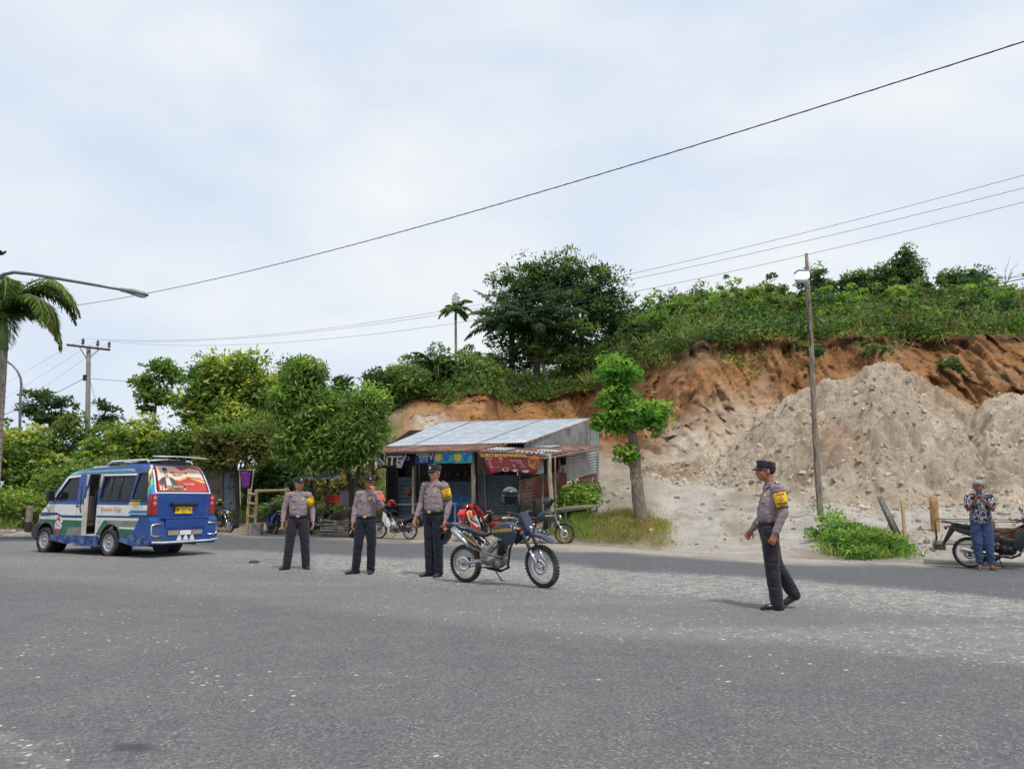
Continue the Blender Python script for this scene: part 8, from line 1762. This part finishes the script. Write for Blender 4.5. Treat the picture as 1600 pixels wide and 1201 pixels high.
lc = at(1254, 432, Yw - .25); q = MB(); q.box(lc - wb + Vector((0, 0, .13)), (.36, .32, .05), bev=.02); q.tube([lc - wb + Vector((.12, .22, .10)), lc - wb + Vector((.16, .28, -.35))], .018, 6); q.box(lc - wb + Vector((0, .06, -.12)), (.30, .12, .10), bev=.02); q.build('lamp_housing', mat('grey_lamp_housing', (.25, .27, .30), .5), wr)
q = MB(); q.box(lc - wb + Vector((0, -.0, .03)), (.30, .26, .17), bev=.03); q.build('lamp_glass', LAMPON, wr)
q = MB(); q.tube([at(1262, 452, Yw - .1) - wb, at(1259, 462, Yw - .12) - wb, at(1266, 540, Yw - .08) - wb], .016, 6); q.build('lamp_bracket', mat('rusty_steel', (.14, .07, .04), .8, var=.3), wr)
# street lamps on the left
def lamp(label, base, pts, Y, head, r0, grp='street lamps along the left side'):
    r = thing('street_lamp', label, 'street lamp', base, 0, grp); P = [Vector(base)] + [at(px, py, y) for px, py, y in pts]; q = MB(); q.tube([p - Vector(base) for p in P], [r0] + [r0 * (.8 - .35 * i / len(P)) for i in range(1, len(P))], 10); q.build('post', GALV, r, fix=False)
    a, b = P[-1] - Vector(base), at(*head) - Vector(base); d = (b - a); q = MB(); L = d.length; u = d.normalized()
    q.tube([a - u * .05, a + u * L * .12, a + u * L * .45, a + u * L * .85, b], [(.04, .05), (.09, .05), (.16, .075), (.14, .06), (.05, .03)], 14, up=(0, 0, 1)); h = q.build('lamp_head', mat('grey_lamp_casting', (.22, .25, .24), .5, metal=.3, var=.1), r)
    q = MB(); q.ell(a + u * L * .68 + Vector((0, 0, -.05)), (L * .26, .11, .05), rot=(0, -math.asin(max(-1, min(1, u.z))), math.atan2(u.y, u.x))); q.build('lamp_glass', mat('lamp_glass_dim', (.5, .52, .52), .1, coat=.8), h)
lamp('tall street lamp with a long nearly level arm reaching in from the left edge', on(-30, 18, -.2), [(-26, 600, 18), (-18, 470, 18), (-8, 440, 18), (5, 429, 18), (22, 425.5, 18), (50, 428.5, 18), (100, 437, 18), (150, 445.5, 18), (192, 453, 18)], 18, (231, 461, 18), .065)
lamp('distant hooked street lamp beside the palm trunk', on(30, 48, -.2), [(31, 660, 48), (32, 620, 48), (33.5, 600, 48), (32, 590, 48), (27, 579, 48), (19, 570, 48), (14, 567, 48)], 48, (8, 561.5, 48), .11)
# wires
wire('thick twisted cable crossing the whole sky', at(64, 484, 30), at(1690, 36, 8.2), (850, 299), .0085, WIREM, 60, braid=True)
HR = [(1700, 246, 15), (1700, 268, 15.2), (1700, 290, 15.4)]
for i in range(3):
    wire(['top', 'middle', 'lowest'][i] + ' of the three thin power lines running from the crossarm to the right', INS[i], at(*HR[i]), [(800, 478), (800, 491), (800, 508)][i] if False else [(900, 446), (950, 444), (950, 464)][i], .0055, WIREG, 50, 'power lines on the concrete pole')
for i, (px, py) in enumerate(((-60, 668), (-60, 690), (-60, 715))):
    wire(['upper', 'middle', 'lower'][i] + ' faint power line running from the crossarm down to the left edge', INS[i], at(px, py - 30 + 5 * i, 66), None, .006, WIREG, 20, 'power lines leaving to the left')
wire('black cable from the concrete pole to the right across the hill', at(137, 591, Yp), at(1700, 415, 18), (1000, 541), .011, WIREM, 60)
wire('black cable from the concrete pole to the left edge', at(133, 590, Yp), at(-60, 662, 55), (60, 627), .014, WIREM, 20)
wire('slanting stay wire of the concrete pole', at(140, 592, Yp), on(200, 39, 0), None, .010, WIREG, 12)
wire('thin line over the skyline trees at the right', at(1266, 447, 62), at(1700, 425, 30), (1500, 438), .012, WIREM, 30)
# small bird on the far left
b = at(3, 396, 20); q = MB(); q.ell((0, 0, 0), (.09, .05, .045)); q.ell((.09, 0, .02), (.035, .03, .03)); q.tube([(.0, .03, .02), (-.02, .14, .06), (-.06, .24, .02)], [(.05, .008), (.045, .006), (.01, .004)], 6); q.tube([(.0, -.03, .02), (-.02, -.14, .06), (-.06, -.24, .02)], [(.05, .008), (.045, .006), (.01, .004)], 6); q.tube([(-.08, 0, 0), (-.17, 0, -.01)], [(.03, .008), (.04, .004)], 6)
o = q.fuse('bird', mat('dark_feathers', (.03, .03, .035), .8), None, voxel=.008); o.location = b; o.rotation_euler = (0, R(-25), R(20)); tag(o, 'small dark bird in flight at the upper left edge of the sky', 'bird')
bpy.data.scenes.remove(WORK)
